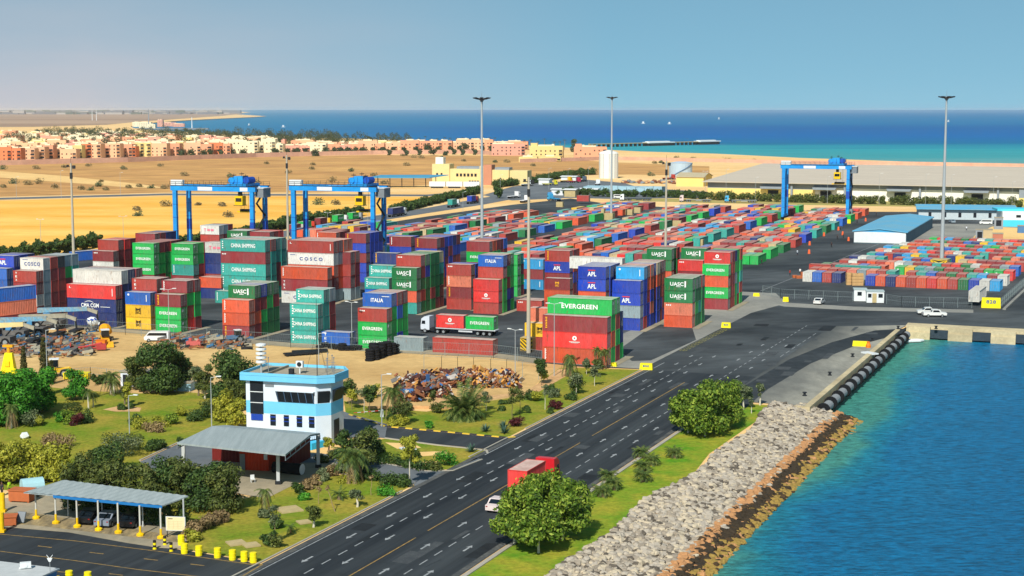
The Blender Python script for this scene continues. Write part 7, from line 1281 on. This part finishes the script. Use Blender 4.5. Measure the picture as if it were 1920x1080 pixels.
x, y, _ = G(165, 658); r = thing('red_hoist_frame', 'fallen red steel hoist frame lying on the sand', 'steel frame', (x, y, 0), R(8)); b = MB(); b.path([(-3.4, 0, .5), (0, 0, .9), (2.6, 0, 1.4)], [.18, .22, .3], 6); b.path([(-3.2, -.8, .2), (.2, -.5, .5), (2.6, -.3, .8)], [.12, .16, .2], 5); b.box(1.6, 3.4, -.7, .6, .3, 1.3); b.tube((-3.2, -.8, 0), (-3.2, .2, 1.6), .1, n=5); b.tube((.9, 0, 1), (.9, 0, 2.6), .12, n=5); b.build('frame', [mat('faded_red', '#b0403e', .8, .2, 1)], r)
x, y, _ = G(366, 652); r = thing('pink_compressor', 'faded pink machine on the sand right of the minibus', 'machine', (x, y, 0), -.1); b = MB(); b.box(-1.6, 1.2, -.6, .6, .5, 1.3); b.tube((-.9, 0, 1.2), (-.9, 0, 1.9), .35, n=8); b.tube((.4, -.3, 1.2), (.9, -.3, 1.7), .25, n=6); b.build('body', [mat('faded_pink', '#c0605a', .8, .2, 1)], r)
for sx in (-1.1, .8):
    for s_ in (-1, 1): wheel(r, sx, s_*.65, .35, .2)
x, y, _ = G(440, 643); r = thing('old_tractor', 'old blue grey tractor seen above the dark dense tree', 'tractor', (x, y, 0), .5); b = MB(); b.box(-1.5, .2, -.5, .5, .8, 1.5); b.box(.2, 1.2, -.7, .7, .9, 1.5); b.build('body', [mat('tractor_blue', '#5c7c9c', .7, .2, 1)], r); b = MB(); b.box(.1, 1.2, -.65, .65, 1.5, 2.5, 0); b.box(0, 1.3, -.75, .75, 2.5, 2.6, 1); b.build('cab', [GLASS, WPAN], r)
for sx, q_ in ((-1.1, .45), (.9, .75)):
    for s_ in (-1, 1): wheel(r, sx, s_*.8, q_, .3)
qj = random.Random(12)
b = MB()
for i in range(900):            # low broken junk, nobody could count it
    px = qj.choice((qj.uniform(-10, 175), qj.uniform(-10, 175), qj.uniform(300, 470), qj.uniform(40, 150))); py = qj.uniform(628, 668) if px < 200 else qj.uniform(634, 652); x, y, _ = G(px, py+qj.uniform(-4, 6)); a = qj.uniform(-.5, .5); l_, w_, h_ = qj.uniform(.3, 2.2), qj.uniform(.08, .45), qj.uniform(.08, .6)
    c = (math.cos(a), math.sin(a)); P = [(x+X*c[0]-Y*c[1], y+X*c[1]+Y*c[0]) for X, Y in ((-l_/2, -w_/2), (l_/2, -w_/2), (l_/2, w_/2), (-l_/2, w_/2))]; z0 = qj.uniform(0, .5); t_ = qj.uniform(-.4, .6); b.hexa([(P[k][0], P[k][1], z0+(t_ if k in (1, 2) else 0)) for k in range(4)]+[(P[k][0], P[k][1], z0+h_+(t_ if k in (1, 2) else 0)) for k in range(4)], qj.choice((0, 0, 1, 1, 2, 3, 4)))
tag(b.build('machine_junk', [JUNK, RUST, BOOMG, DARKM, mat('junk_blue', '#3c6c94', .8, .3, 2)]), 'low jumble of broken machine parts across the scrapyard sand', 'junk', kind='stuff')
b = MB()
for i in range(5): b.box(-3.4, 3.2, -.9+i*.36, -.66+i*.36, .3+.1*(i % 2), .55+.1*(i % 2)); b.box(-3.1+i*1.2, -2.9+i*1.2, -.9, .9, .1, .28)
for nm, px, py, a, lb in (('flatbed_frame', 62, 657, .1, 'rusty flatbed frames stacked on the sand at left'), ('flatbed_frame', 582, 662, .35, 'pile of dark steel beams left below the teal stack'), ('flatbed_frame', 566, 666, .45, 'pile of dark steel beams reaching furthest left below the teal stack')):
    me = b.mesh('flatbed_frame', [DARKM if px > 200 else RUST]); x, y, _ = G(px, py); tag(put(nm, me, None, (x, y, 0), a), lb, 'steel beams')
# tyres
TY_ = MB(); TY_.lathe([(.42, 0), (.75, 0), (.85, .12), (.85, .32), (.75, .44), (.42, .44)], 12); tyre_me = TY_.mesh('tyre', [RUBBER]); k = 0
TP = []
for px, py, n in ((693, 677, 5), (703, 675, 6), (712, 672, 5), (700, 670, 6), (716, 669, 6), (726, 667, 6), (735, 665, 5), (741, 663, 4), (622, 653, 2), (632, 655, 2), (642, 657, 3), (652, 657, 2), (662, 657, 2), (672, 656, 2), (610, 651, 2), (600, 652, 1)):
    TP.append((px, py)); x, y, _ = G(px, py)
    for i in range(n): k += 1; tag(put('tyre', tyre_me, None, (x+qj.uniform(-.08, .08), y+qj.uniform(-.08, .08), i*.45)), f'large black tyre, {nth(i+1)} up, {nth(TP.index((px, py))+1)} column of the {"right" if px > 685 else "low left"} heap', 'tyre', 'tyres piled below the green stack')
# scrap heap
b = MB()
for i in range(4200):
    t_ = qj.random(); px = 755+t_*205+qj.gauss(0, 7); top = 712; py = qj.uniform(712, 728)+(18 if px < 840 and qj.random() < .45 else 0)+(0 if px > 790 else 8); x, y, _ = G(px, py); hh = max(.1, 1.9-abs(qj.gauss(0, 1))*.8)*qj.random(); s_ = qj.uniform(.12, .5)
    g3 = 0 if px < 880 else 1; m_ = qj.choice(((0, 0, 0, 1, 1, 3, 5, 1, 2), (2, 2, 1, 0, 0, 2, 5, 3, 1))[g3]) if qj.random() > .03 else 4
    A1 = Vector((qj.gauss(0, 1), qj.gauss(0, 1), qj.gauss(0, .6))).normalized(); A2 = A1.orthogonal().normalized(); A3 = A1.cross(A2); l1, l2, l3 = s_*qj.uniform(.5, 2.6), s_*qj.uniform(.2, 1.0), s_*qj.uniform(.04, .35); C0 = Vector((x, y, hh+.1))
    b.hexa([C0+A1*(i*l1)+A2*(j*l2)-A3*l3 for i, j in ((-1, -1), (1, -1), (1, 1), (-1, 1))]+[C0+A1*(i*l1)+A2*(j*l2)+A3*l3 for i, j in ((-1, -1), (1, -1), (1, 1), (-1, 1))], m_)
tag(b.build('scrap_heap', [RUST, mat('rust_dark', '#4c2c28', .9, .3, 1), mat('scrap_ochre', '#c8914a', .9, .2, 1), JUNK, mat('scrap_blue', '#3c6494', .8, .2, 1), mat('scrap_pale', '#b8b0a8', .9, .2, 1)]), 'rust coloured heap of mixed scrap behind the palms', 'scrap', kind='stuff')
wall_run([(690, 768), (760, 766), (835, 768), (905, 762)], .5, .25, 'low brown wall below the scrap heap', soil, 'low_wall')
# ------------------------------------------------------------------ drums, bollards, markers, cones
dm = MB(); dm.lathe([(.36, 0), (.36, .3), (.385, .33), (.36, .36), (.36, .68), (.385, .71), (.36, .74), (.36, 1.05), (.3, 1.06)], 12); dme = dm.mesh('yellow_drum', [BY])
for i, (px, py) in enumerate(((346, 1038), (373, 1042), (408, 1046), (436, 1050), (458, 1053), (475, 1055), (340, 1022))): x, y, _ = G(px, py); tag(put('yellow_drum', dme, None, (x, y, 0)), f'yellow drum at the road corner, {nth(i+1) if i < 6 else "the one set back"} {"from left" if i < 6 else "behind the first"}', 'drum', 'yellow drums along the corner')
for i, (px, py) in enumerate(((130, 1090), (165, 1092))): x, y, _ = G(px, py); tag(put('yellow_drum', dme, None, (x, y, 0)), ('left', 'right')[i]+' one of two yellow drums cut by the bottom edge', 'drum', 'yellow drums along the corner')
bm = MB()
for k in range(4): bm.lathe([(.17, k*.24), (.17, k*.24+.239)], 10, k % 2)
bm.lathe([(.22, 0), (.22, .06)], 10, 0); bme = bm.mesh('striped_bollard', [BY, BLK])
for i, (px, py) in enumerate(((290, 1030), (321, 1034), (309, 1022))): x, y, _ = G(px, py); tag(put('striped_bollard', bme, None, (x, y, 0)), ('black and yellow bollard left near the notice board', 'black and yellow bollard right near the notice board', 'black and yellow bollard behind the two near the notice board')[i], 'bollard', 'striped bollards by the car port')
for i, (px, py) in enumerate(((5, 960), (3, 998), (107, 1100))): x, y, _ = G(px, py); b = MB(); b.tube((0, 0, 0), (0, 0, 2.2 if i < 2 else 1), .3, n=10); b.box(-.4, .4, -.4, .4, 0, .3); tag(b.build('yellow_post', [YEL], None, (x, y, 0)), ('thick yellow post at the left edge, upper', 'thick yellow post at the left edge, lower', 'thin yellow post behind the kiosk')[i], 'post')
def marker(px, py, w, h, label, t=None, rz=None, m=BY):
    x, y, _ = G(px, py); r = thing('yellow_barrier', label, 'barrier block', (x, y, 0), YD.rz+.1 if rz is None else rz, 'yellow numbered blocks'); b = MB(); b.hexa([(-w/2, 0, 0), (w/2, 0, 0), (w/2, 1.0, 0), (-w/2, 1.0, 0)]+[(-w/2+.1, .1, h), (w/2-.1, .1, h), (w/2-.1, .9, h), (-w/2+.1, .9, h)]); b.build('block', [m], r)
    if t: o = put('lettering', text(t, w*.5, h*.34, m=SLATE, bold=.06), r); o.location = (0, -.0, h*.62)
marker(1211, 694, 2.3, 1.15, 'yellow numbered block at the verge tip by the road', '800'); marker(1361, 615, 2.0, 1.1, 'yellow numbered block on the concrete near the dark green stack', '820'); marker(1858, 578, 4.3, 2.4, 'big yellow block under the raised white container', '828'); marker(1613, 650, 3.0, 1.0, 'plain yellow block on the quay edge'); marker(1473, 566, 1.4, 1.1, 'small yellow block at the fence end'); marker(1418, 556, 1.6, .8, 'small yellow block beside the corner stack'); marker(1584, 419, 4.6, 1.6, 'yellow block at the foot of the far crane leg'); marker(1150, 688, 1.1, .7, 'little yellow block at the red stack corner')
x, y, _ = G(1628, 652); b = MB(); b.lathe([(.5, 0), (.5, .5), (.3, .9), (.3, 1.2)], 8); tag(b.build('hydrant_box', [mat('orange_paint', '#e07818', .6, .1, 1)], None, (x, y, 0)), 'orange hydrant beside the plain yellow block on the quay', 'hydrant')
b = MB(); x, y, _ = G(1628, 664); b.box(-.5, .3, -1.5, 1.5, .0, .25); b.box(.5, 1.2, -1.5, 1.5, 0, .25); tag(b.build('pale_planks', [WPAN], None, (x, y, .05), .5), 'pale blue planks lying on the quay edge', 'planks')
for i, (px, py) in enumerate(((1545, 443), (1572, 432), (1518, 460), (1517, 476), (1591, 452), (1623, 415), (1580, 441))): x, y, _ = G(px, py); b = MB(); b.lathe([(.42, 0), (.44, .1), (.38, .7), (.3, 1.3), (.22, 1.4)], 10, 0); b.lathe([(.39, .6), (.35, .9)], 10, 1); tag(b.build('traffic_barrel', [mat('cone_orange', '#e8683a', .6, .1, 1), WPAN], None, (x, y, 0)), f'orange traffic barrel on the quay lane, {nth(i+1)} of those left of the blue shed', 'traffic cone', 'orange traffic barrels on the lane')
# crates, pallets, junk by the right-hand yard
PAL = mat('pallet_wood', '#c8a06c', .9, .2, 1); ORC = mat('orange_crate', '#b8653a', .8, .2, 1); k = 0; CP = []
for px, py, w, h, m, n in ((1592, 534, 1.6, .8, PAL, 4), (1602, 535, 1.6, .8, PAL, 4), (1612, 535, 1.6, .8, PAL, 4), (1490, 521, 1.2, .8, ORC, 1), (1497, 522, 1.4, .8, ORC, 1), (1506, 522, 1.3, .9, ORC, 2), (1515, 522, 1.3, .9, ORC, 2), (1523, 523, 1.4, .9, ORC, 3)):
    CP.append((px, py)); x, y, _ = G(px, py)
    for i in range(n): k += 1; b = MB(); b.box(-w/2, w/2, -w/2, w/2, .1, h-.06, 0); b.box(-w/2, w/2, -w/2, -w/2+.1, 0, .09, 0); b.box(-w/2, w/2, w/2-.1, w/2, 0, .09, 0); b.box(-w/2-.03, w/2+.03, -w/2-.03, -w/2+.08, h*.45, h*.55, 0); tag(b.build('crate', [m], None, (x, y, i*h), qj.uniform(-.1, .1)), f'{"pallet wood" if m is PAL else "orange"} crate, {nth(i+1)} up, {nth(CP.index((px, py))+1)} pile left of the gate cabins', 'crate', 'crates beside the right-hand yard')
# far crates among the far rows
for i, (px, py) in enumerate(((1068, 418), (1180, 403), (1195, 399), (1375, 436), (1330, 400), (830, 428), (700, 440), (1310, 462), (1050, 388), (1445, 400), (1270, 425))):
    x, y, _ = G(px, py); b = MB(); b.box(-1.6, 1.6, -1, 1, .1, 2.4); b.box(-1.8, 1.8, -1.1, 1.1, 0, .1); b.box(-.05, .05, -1.04, 1.04, .1, 2.5); tag(b.build('crate', [CREAM], None, (x, y, 0 if i not in (5, 6) else 0), YD.rz), f'cream crate among the far container rows, {nth(i+1)} listed', 'crate', 'cream crates among the far rows')
# ------------------------------------------------------------------ people, tiny figures on the lane
def person(px, py, top, bottom, label, rz=0, step=.12, loc=None):
    x, y, _ = loc or G(px, py); r = thing('person', label, 'person', (x, y, 0), rz, 'people in the port'); sk = mat('skin', '#8a5c42', .7, .05, 3)
    b = MB()                                             # one continuous body: torso, neck, head, arms and legs share rings
    b.lathe([(.05, 1.36), (.2, 1.38), (.19, 1.1), (.15, .95), (.18, .82), (.1, .8)][::-1], 10); b.lathe([(.06, 1.36), (.055, 1.48), (.085, 1.54), (.1, 1.63), (.085, 1.72), (.03, 1.76)], 10)
    for s_ in (-1, 1): b.path([(0, s_*.19, 1.36), (.05*s_, s_*.27, 1.1), (.14*s_, s_*.26, .86)], [.06, .048, .035], 6); b.path([(0, s_*.09, .86), (step*s_*.6, s_*.1, .46), (step*s_, s_*.1, .06), (step*s_+.14, s_*.1, .04)], [.09, .065, .05, .04], 6)
    b.build('body', [sk], r)
    c = MB(); c.lathe([(.205, .8), (.22, .95), (.2, 1.1), (.225, 1.3), (.16, 1.42)], 10)
    for s_ in (-1, 1): c.path([(0, s_*.19, 1.37), (.04*s_, s_*.265, 1.12)], [.08, .066], 6)
    c.build('shirt', [mat('cloth_'+top.strip('#'), top, .9, .1, 3)], r)
    c = MB()
    for s_ in (-1, 1): c.path([(0, s_*.09, .9), (step*s_*.6, s_*.1, .46), (step*s_, s_*.1, .1)], [.115, .085, .07], 6)
    c.build('trousers', [mat('cloth_'+bottom.strip('#'), bottom, .9, .1, 3)], r); c = MB(); c.lathe([(.105, 1.64), (.1, 1.72), (.05, 1.79)], 8); c.build('hair', [BLK], r)
for i, (px, py, a, c, lb) in enumerate(((1495, 478, '#c8d4e0', '#2c3444', 'person in pale shirt walking near the lane line'), (1559, 464, '#22262c', '#22262c', 'person in dark clothes on the quay lane, front one'), (1570, 449, '#30343a', '#22262c', 'person in dark clothes on the quay lane, left of the pair'), (1581, 447, '#22262c', '#30343a', 'person in dark clothes on the quay lane, right of the pair'), (1607, 419, '#30343a', '#22262c', 'person in dark clothes near the far crane'), (1420, 494, '#e07040', '#22262c', 'person in orange crouching by the container row end'), (1428, 496, '#22262c', '#22262c', 'person in black at the container row end'), (1424, 492, '#e8e4e0', '#30343a', 'person with white cap at the container row end'), (1555, 434, '#c8ccd0', '#303840', 'person in pale shirt under the green container'), (1812, 432, '#dce0e4', '#30343a', 'person in white shirt in the compound'), (1643, 405, '#30343a', '#22262c', 'distant person in dark near the sand strip'), (1576, 432, '#3a3e44', '#22262c', 'person in dark behind the traffic barrels'), (1481, 517, '#a02c24', '#22262c', 'person in dark red beside the orange crates'), (1500, 514, '#e8e8e8', '#303030', 'person with white cap behind the orange crates'))): person(px, py, a, c, lb, qj.uniform(0, 6))
person(18, 926, '#9cc820', '#30343a', 'worker in yellow green vest and helmet at the left edge', .4, .08); person(4, 930, '#2c2c34', '#22262c', 'worker in dark clothes with white helmet at the left edge', 1.0, .05)
# things behind the car port at the left edge
x, y, _ = G(62, 930); r = thing('cable_drum', 'pale blue steel pipe section with red brown end', 'pipe', (x, y, 0), .5); b = MB(); b.tube((-1.3, 0, 1.1), (1.2, 0, 1.1), 1.1, n=18); b.build('shell', [mat('pipe_blue', '#9cc4cc', .7, .1, 1)], r); b = MB(); b.tube((1.2, 0, 1.1), (1.24, 0, 1.1), .95, n=18); b.build('end_cap', [RUST], r)
x, y, _ = G(42, 940); b = MB(); b.box(-1.3, 1.3, -.8, .8, .2, 1.4); b.box(-1.4, 1.4, -.9, .9, 1.4, 1.5); b.box(-1.2, -1, -.7, .7, 0, .2); b.box(1, 1.2, -.7, .7, 0, .2); tag(b.build('orange_crate', [ORC], None, (x, y, 0), -.2), 'orange steel crate behind the worker at the left edge', 'crate')
x, y, _ = G(10, 985); b = MB(); b.box(-1.6, 1.2, -.6, .8, .1, 1.0); b.box(-1.7, 1.3, -.7, .9, 1.0, 1.1); tag(b.build('orange_crate', [ORC], None, (x, y, 0), .2), 'orange crate behind the lower yellow post', 'crate')
x, y, _ = G(38, 982); b = MB(); b.hexa([(-.5, -.1, .2), (.5, -.1, .2), (.5, .1, .2), (-.5, .1, .2)]+[(-.6, .5, 1.2), (.4, .5, 1.2), (.4, .7, 1.2), (-.6, .7, 1.2)]); tag(b.build('leaning_panel', [GREYM], None, (x, y, 0), -.3), 'grey panel leaning beside the first car port post', 'panel')
# small garden things
x, y, _ = G(246, 725); r = thing('garden_shelter', 'small white walled shelter with dark openings at the garden edge', 'shelter', (x, y, 0), R(-8)); b = MB(); b.box(-1.8, 5.2, 0, 3, 0, 2.4, 0); b.build('wall', [PW], r); b = MB(); b.box(-2, 5.4, -.2, 3.2, 2.4, 2.55); b.build('roof', [ROOFG], r)
for x_ in (-1.4, .4): b = MB(); b.box(x_, x_+.8, -.05, -.01, .1, 2.0); b.build('opening', [DARKO], r)
x, y, _ = G(284, 733); r = thing('garden_shelter', 'long low pale blue shelter half hidden by the large dark tree', 'shelter', (x, y, 0), R(-4)); b = MB(); b.box(-1, 6.5, 0, 2.4, 0, 1.3); b.build('wall', [mat('pale_blue_wall', '#9cc0d0', .8, .1, 1)], r); b = MB(); b.box(-1.1, 6.6, -.1, 2.5, 1.3, 1.4); b.build('roof', [ROOFG], r)
for i, (px, py, s_, m) in enumerate(((46, 822, .9, WPAN), (542, 957, 1.3, CREAM), (443, 1020, .9, CREAM), (471, 1024, .8, CREAM), (570, 981, .7, CREAM), (765, 843, .9, WPAN))):
    x, y, _ = G(px, py); b = MB()
    if i == 0: b.rock((0, 0, .4), .7, 0, .9, qj)
    else: b.box(-s_, s_, -s_, s_, 0, .16)
    tag(b.build('stone_slab' if i else 'white_rock', [m], None, (x, y, .03+.01*i), .5), ('white painted rock on the lawn at left', 'flat stone slab on the lower lawn below the hedge', 'flat cream slab near the drums, left', 'flat cream slab near the drums, right', 'small slab beside the small round tree', 'pale slab on the middle lawn')[i], 'stone')
x, y, _ = G(641, 862); r = thing('blue_sign', 'small pale blue information sign by the big palm', 'sign', (x, y, 0), 0); b = MB(); b.tube((0, 0, 0), (0, 0, 1.2), .05, n=5); b.build('post', [STEEL], r); b = MB(); b.box(-.42, .42, -.04, .04, .6, 1.5); b.build('panel', [mat('sign_blue', '#8cc0d8', .7, .1, 2)], r)
# barrier arm at the side road bend
x, y, _ = G(716, 782); r = thing('road_barrier', 'striped red and white barrier arm across the building court', 'barrier', (x, y, 0), R(205)); b = MB(); b.box(-.2, .2, -.2, .2, 0, 1.1); b.build('post', [WPAN], r); b = MB()
for k in range(8): b.tube((k*.55, 0, 1.0), (k*.55+.549, 0, 1.0), .05, n=5, m=k % 2)
b.build('arm', [WPAN, REDL], r)
# far dusty air
b = MB(); b.box(-40000, 40000, -400, 60000, -4, 130); b = MB(); b.box(-24000, 24000, -400, 30000, -4, 62); m = D.materials.new('haze_air'); m.use_nodes = True; t = m.node_tree; t.nodes.remove(t.nodes['Principled BSDF']); pv = N(t, 'ShaderNodeVolumePrincipled'); pv.inputs['Density'].default_value = .000028; pv.inputs['Color'].default_value = (1, 1, 1, 1); pv.inputs['Anisotropy'].default_value = .2
t.links.new(pv.outputs[0], t.nodes['Material Output'].inputs['Volume']); tag(b.build('haze', [m]), 'thin dusty air over land and sea', 'haze', kind='stuff')
